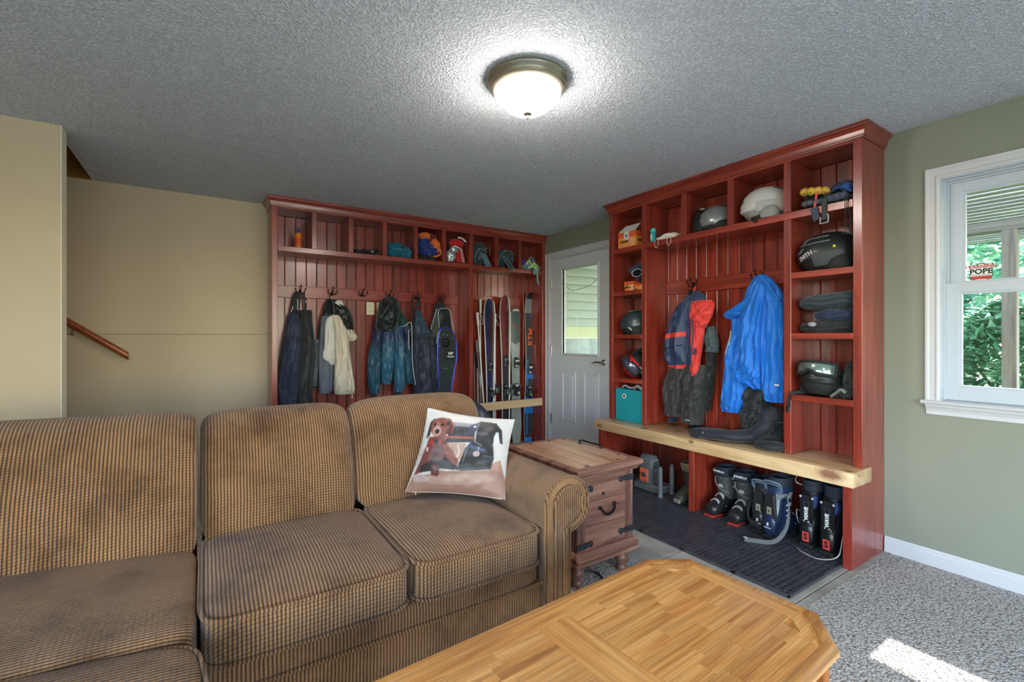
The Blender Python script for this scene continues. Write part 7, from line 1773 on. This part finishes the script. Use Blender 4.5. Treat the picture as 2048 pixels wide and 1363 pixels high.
for x, y, tr_, lab in ((2.982, 1.295, pi + .05, 'black and navy ski boot with red square logo, second from the near end'), (2.965, 1.172, pi - .02, 'black and navy ski boot with red square logo, nearest the end panel')):
    g = ski_boot(lab, x, y, tr_, blkb, blkb, .30, 1.02, liner_h=.055)
    k = 1.02
    b = MB(); b.T = Matrix.Scale(k, 4); b.prism([(-.026, .075), (.026, .075), (.034, .17), (.036, .285), (-.036, .285), (-.034, .17)], 'y', .105, .1365); b.build('heel_spine', blkb, g, world=False, bevel=.005)
    b = MB(); b.T = Matrix.Scale(k, 4); b.prism([(-.014, .225), (-.040, .22), (-.052, .255), (-.05, .285), (-.036, .295), (-.012, .27)], 'y', .10, .132); b.build('navy_flap', M('navy_gloss', (48, 66, 112), .25, coat=.4), g, world=False, bevel=.004)
    for sx_ in (-1, 1): b = MB(); b.T = Matrix.Scale(k, 4); b.ell((sx_ * .030, .136, .275), (.007, .004, .007), 10, 6); b.build('rivet', silver_p, g, world=False)
    b = MB(); b.T = Matrix.Scale(k, 4); b.tube([(-.010, .1372, .222), (.012, .1372, .222), (.012, .1372, .252), (-.010, .1372, .252), (-.010, .1372, .222)], .0016, 5); b.build('square_mark', M('dark_blue_mark', (60, 66, 90), .4), g, world=False)
    back_text(g, 'X', .036, wht, .133 * k, .1378 * k, True, .0016)
    back_text(g, 'WAVE', .026, wht, .186 * k, .1378 * k, True, .0014)
    b = MB(); b.T = Matrix.Scale(k, 4); b.box(-.017, .017, .136, .1375, .103, .118, .001); b.build('silver_plate', silver_p, g, world=False)
    b = MB(); b.T = Matrix.Scale(k, 4); b.box(-.018, .016, .150, .1515, .035, .088, .001); lg = b.build('red_logo', xred, g, world=False)
    text('lettering', 'S', .046, blk, lg, frame((-.001, .1518 * k, .0615 * k), (-1, 0, 0), (0, 0, 1)), world=False, bold=.0012)
    b = MB(); b.T = Matrix.Scale(k, 4); b.rings([[(.058 * cos(a), .03 + .074 * sin(a), .325 + .006 * (j == 1)) for a in [2 * pi * q / 24 for q in range(24)]] for j in range(2)]); b.build('liner_rim', M('blue_black_rim', (44, 44, 70), .6), g, world=False, smooth=True)
    if y < 1.2:
        MB().tube(curve([(-.056, .07, .25), (-.072, .10, .24), (-.075, .15, .10), (-.068, .19, .03), (.0, .235, .006), (.09, .22, .006), (.13, .19, .006)], 40), .003, 6).build('wire_bail', buckm, g, world=False, smooth=True)
    else:
        MB().tube(curve([(.05, .02, .31), (.09, .05, .33), (.10, .0, .36), (.05, -.04, .37), (.0, -.05, .36)], 24), .003, 6).tube(curve([(.056, .05, .16), (.07, .09, .18), (.062, .10, .13), (.058, .08, .10)]), .003, 6).build('wire_bail', buckm, g, world=False, smooth=True)
# boot dryer
dg = M('dryer_grey_plastic', (96, 99, 104), .45, var=.05); dor = M('dryer_orange_panel', (228, 104, 66), .5)
g = thing('boot_dryer', 'grey boot dryer with orange control panel and upright tubes', 'boot dryer', (2.90, 2.41, FZ))
MB().box(2.835, 2.99, 2.30, 2.56, FZ + .0005, FZ + .062, .012).build('base', dg, g, smooth=True)
P = []
for a in range(13): t_ = pi * a / 12; P.append((2.885 - .052 * cos(t_), FZ + .215 + .065 * sin(t_)))
prf = [(2.833, FZ + .055)] + P + [(2.937, FZ + .055)]
MB().prism(prf, 'y', 2.385, 2.50).build('fan_housing', dg, g, bevel=.012, seg=2, smooth=True)
MB().box(2.8275, 2.834, 2.405, 2.482, FZ + .075, FZ + .175, .002).build('control_panel', dor, g)
R = [[(2.8275 - dx, 2.442 + r_ * cos(2 * pi * q / 18), FZ + .13 + r_ * sin(2 * pi * q / 18)) for q in range(18)] for dx, r_ in ((0, .020), (.010, .018), (.012, .012))]
MB().rings(R).box(2.813, 2.8165, 2.439, 2.445, FZ + .115, FZ + .148).build('dial', M('dark_grey_dial', (62, 70, 68), .5), g)
b = MB()
for k in range(7): b.box(2.8268, 2.8276, 2.412 + k * .009, 2.416 + k * .009, FZ + .083, FZ + .09)
b.build('dial_print', blk, g)['kind'] = 'stuff'
R = [[(2.885 + r_ * cos(2 * pi * q / 24), y_, FZ + .205 + r_ * sin(2 * pi * q / 24)) for q in range(24)] for y_, r_ in ((2.385, .045), (2.380, .045), (2.379, .039))]
MB().rings(R).build('grille_rim', M('pale_grey_ring', (140, 144, 148), .45), g, smooth=True, angle=40)
for k in range(6): MB().box(2.85, 2.92, 2.376, 2.3788, FZ + .176 + k * .0105, FZ + .181 + k * .0105, .0008).build('grille_slat', blk, g)
for x, y_ in ((2.822, 2.285), (2.955, 2.285), (2.835, 2.585), (2.965, 2.585)):
    MB().lathe([(.025, .0005), (.026, .004), (.019, .014), (.018, .05), (.017, .205), (.014, .222), (.005, .228)], 20, (x, y_, FZ)).build('drying_tube', dg, g, smooth=True, angle=40)
MB().tube(curve([(2.99, 2.36, FZ + .04), (3.03, 2.30, FZ + .12), (3.06, 2.24, FZ + .22), (3.04, 2.18, FZ + .25)]), .006, 8).build('hose', blackweb, g, smooth=True)
# winter boot
olv = M('olive_boot_leather', (58, 56, 46), .6, var=.25, vs=20); fur = M('tan_fleece', (128, 112, 88), .95, var=.25, vs=60, bump=.9, bs=150, bd=.008)
g = thing('winter_boot', 'olive brown winter boot with fleece collar beside the boot dryer', 'boot', (2.92, 2.105, FZ), (0, 0, -pi / 2 - .05))
b = MB(); loftxz(b, smooth_secs([(-.135, .012, .02, .05), (-.128, .034, .018, .07), (-.09, .046, .018, .085), (-.03, .045, .018, .12), (.03, .041, .018, .16), (.09, .040, .018, .16), (.12, .034, .02, .12), (.128, .02, .03, .09)], 24)); b.build('upper', olv, g, smooth=True, world=False)
b = MB(); loftup(b, smooth_secs([(.12, .045, .052, .075), (.17, .045, .054, .078), (.22, .04, .055, .08), (.245, .038, .058, .082)], 12)); b.build('shaft', olv, g, smooth=True, world=False)
b = MB(); loftup(b, smooth_secs([(.225, .035, .060, .084), (.25, .034, .066, .09), (.275, .030, .066, .09), (.283, .028, .058, .08), (.27, .03, .044, .062), (.22, .035, .04, .056)], 18)); b.build('fleece_collar', fur, g, smooth=True, world=False)
MB().ell((0, -.005, .014), (.050, .142, .0135), 28, 8, lambda d, q: Vector((q.x, q.y, max(q.z, -.0132)))).build('sole', M('dark_olive_sole', (44, 44, 38), .7), g, smooth=True, world=False)
MB().box(-.03, .03, -.142, -.125, .012, .045, .008).build('toe_cap', M('grey_toe_cap', (126, 122, 110), .6), g, world=False)
b = MB()
for z, w in ((.10, .046), (.13, .048), (.16, .052), (.2, .054)): b.tube([(w * cos(a), -.02 + (z - .1) * .1 - .012 * sin(a), z + .006 * sin(a * 4)) for a in [pi * q / 10 for q in range(11)]], .003, 6)
b.build('laces', blackweb, g, world=False)
# ------------------------------------------------------------------ outside
grassm = M('garden_ground', (96, 112, 66), .9, var=.3, vs=3)
struct(MB().box(-30, 40, -40, 30, -.9, -.5).build('ground', grassm))
struct(MB().box(-2.4, 3.34, Y0 - 4, Y0 - .1, -.4, -.08).build('patio_slab', M('patio_concrete', (168, 164, 156), .9, var=.1)))
siding = M('pale_yellow_siding', (178, 186, 168), .6, var=.03, vs=6)
skirt = M('yellow_skirt_board', (204, 206, 160), .6, var=.03, vs=6)
conc = M('foundation_concrete', (176, 182, 176), .9, var=.28, vs=6, bump=.3, bs=60)
SYW = 4.75
hw_ = struct(MB().box(3.345, 7.5, SYW + .022, SYW + .2, 1.19, 3.4).build('wall_outside', siding))
cw_ = .112
clap = MB().prism([(SYW + .021, 0), (SYW - .008, 0), (SYW + .012, cw_ - .007), (SYW + .021, cw_ - .007)], 'x', 0, 4.15)
cm = clap.mesh('clapboard', siding)
for k in range(15): put('clapboard', cm, hw_, True, loc=(3.347, 0, 1.345 + k * cw_))
MB().box(3.347, 7.5, SYW - .004, SYW + .0215, 1.19, 1.343, .004).build('skirt_board', skirt, hw_)
struct(MB().box(3.345, 7.5, SYW + .01, SYW + .2, -.5, 1.188).build('foundation', conc))
# string light hanging in front of the siding
sl_ = thing('string_light', 'thin dark string light wire looping outside the door glass', 'string light', (3.55, 4.3, 1.9))
p0, p1, p2, p3 = onX(1133, 540, 3.42), onX(1130, 562, 3.42), onX(1150, 580, 3.42), onX(1197, 556, 3.42)
MB().tube([cr([p0 + Vector((0, 0, .3)), p0, p1, onX(1137, 577, 3.42), p2, onX(1180, 570, 3.42), p3, onX(1215, 545, 3.42)], k / 40) for k in range(41)], .0025, 6).build('wire', M('dark_wire', (40, 44, 44), .5), sl_)
MB().ell(tuple(p2 + Vector((0, 0, -.012))), (.012, .012, .014), 10, 8).build('bulb', M('clear_bulb', (214, 220, 210), .2), sl_, smooth=True)
# deck overhead, its beam and post
deckm = wood('deck_board', (120, 112, 104), (160, 152, 142), (190, 182, 170), 'y', rough=.85, coat=0, jitter=.15)
deckz = wood('deck_post_wood', (112, 100, 88), (150, 138, 126), (176, 166, 154), 'z', rough=.85, coat=0, jitter=0, knots=.6)
deck = thing('deck', 'weathered wooden deck seen from below through the window', 'deck', (5.5, .5, -.5))
dm2 = MB().box(0, .112, -3.2, 4.7, 2.42, 2.446, .004).mesh('deck_board', deckm)
dm = MB().box(0, .139, -3.2, 4.7, 2.42, 2.446, .004).mesh('deck_board', deckm)
x = 3.40
while x < 4.40: put('deck_board', dm, deck, True, loc=(x, 0, 0)); x += .1395
x = 4.735  # gap before this board shaped to pass one strip of sun
while x < 8.4: put('deck_board', dm2, deck, True, loc=(x, 0, 0)); x += .165
MB().box(4.42, 4.73, 2.3, 4.7, 2.42, 2.446, .004).build('deck_board', deckm, deck)  # unseen filler added to keep the sun out of the door glass
for y in (-2.6, -1.4, -.2): MB().box(3.35, 8.4, y, y + .04, 2.25, 2.4195).build('joist', deckm, deck)
MB().box(3.35, 8.4, 2.2, 2.24, 2.25, 2.4195).build('joist', deckm, deck)
MB().box(5.98, 6.10, -3.0, 3.0, 2.16, 2.2495, .003).build('beam', deckm, deck)
MB().box(5.98, 6.075, .985, 1.082, -.499, 2.1595, .004).build('post', deckz, deck)
# garden: each bush and tree a thing of its own
leafm = bpy.data.materials.new('leaf'); leafm.use_nodes = True
nt = leafm.node_tree; p = nt.nodes['Principled BSDF']; o_ = nt.nodes['Material Output']
v = coords(nt); n = N(nt, 'ShaderNodeTexNoise', Scale=2.4, Detail=4.0); nt.links.new(v, n.inputs['Vector'])
cl = ramp(nt, n.outputs[0], [(.3, lin((56, 108, 84))), (.5, lin((112, 168, 128))), (.72, lin((180, 214, 184)))])
nt.links.new(cl, p.inputs['Base Color']); p.inputs['Roughness'].default_value = .5
tr = N(nt, 'ShaderNodeBsdfTranslucent'); nt.links.new(cl, tr.inputs[0]); mx = N(nt, 'ShaderNodeMixShader'); mx.inputs[0].default_value = .45
nt.links.new(p.outputs[0], mx.inputs[1]); nt.links.new(tr.outputs[0], mx.inputs[2]); nt.links.new(mx.outputs[0], o_.inputs[0])
barkm = M('bark', (96, 82, 68), .9, var=.25, vs=12)
def foliage(rng, c, r, n, size):
    vs, fs = [], []
    for _ in range(n):
        while True:
            d = Vector((rng.uniform(-1, 1), rng.uniform(-1, 1), rng.uniform(-1, 1)))
            if .05 < d.length < 1: break
        d = d.normalized() * (d.length ** .45)
        if d.x > .55: continue
        q = Vector((c[0] + d.x * r[0], c[1] + d.y * r[1], c[2] + d.z * r[2]))
        s = size * rng.uniform(.6, 1.4)
        a = Vector((rng.uniform(-1, 1), rng.uniform(-1, 1), rng.uniform(-.5, .5))).normalized(); b_ = a.cross(Vector((rng.uniform(-.5, .5), rng.uniform(-.5, .5), 1))).normalized()
        i = len(vs); vs += [q - a * s, q - b_ * s * .42, q + a * s, q + b_ * s * .42]; fs.append((i, i + 1, i + 2, i + 3))
    me = bpy.data.meshes.new('foliage'); me.from_pydata(vs, [], fs); me.materials.append(leafm); return me
for k, (x, y, rz, ry, zc__, lab) in enumerate(((8.2, 1.35, 1.05, .75, .65, 'leafy green bush just behind the deck post'), (10.2, 3.0, 1.7, .9, 1.3, 'taller green tree left of the deck post beyond the window'), (10.4, .8, 2.1, .95, 1.5, 'green tree right of the deck post beyond the window'), (8.4, -.9, 1.3, 1.0, .8, 'green bush farther right beyond the deck'), (10.5, -2.8, 2.0, 1.4, 1.5, 'green tree at the far right of the garden'), (10.8, 4.9, 2.1, 1.05, 1.6, 'green tree beside the pale siding wall'), (13.6, 1.3, 3.0, 1.9, 2.3, 'tall green tree behind the others, straight out from the window'), (13.4, 5.4, 3.0, 1.9, 2.3, 'tall green tree at the back left of the garden'), (13.8, -2.9, 3.0, 1.9, 2.3, 'tall green tree at the back right of the garden'))):
    rng = random.Random(k + 5)
    nl_ = 5200 if rz < 2.5 else 9000
    o = thing('garden_tree' if zc__ > 1 else 'garden_bush', lab, 'tree' if zc__ > 1 else 'bush', (x, y, -.5), (0, 0, 0), 'greenery beyond the window')
    put('foliage', foliage(rng, (x, y, zc__), (ry * .8, ry, rz), nl_, .085 if rz < 2.5 else .13), o, True)
    b = MB().tube([(x, y, -.499), (x + .03, y, .1), (x - .02, y + .03, zc__ + rz * .4)], [.07, .055, .03], 8)
    for a in range(4): b.tube([(x, y, zc__ - rz * .4), (x + .5 * ry * cos(a * 1.6), y + .5 * ry * sin(a * 1.6), zc__ + rz * .2)], [.03, .012], 6)
    b.build('trunk', barkm, o)
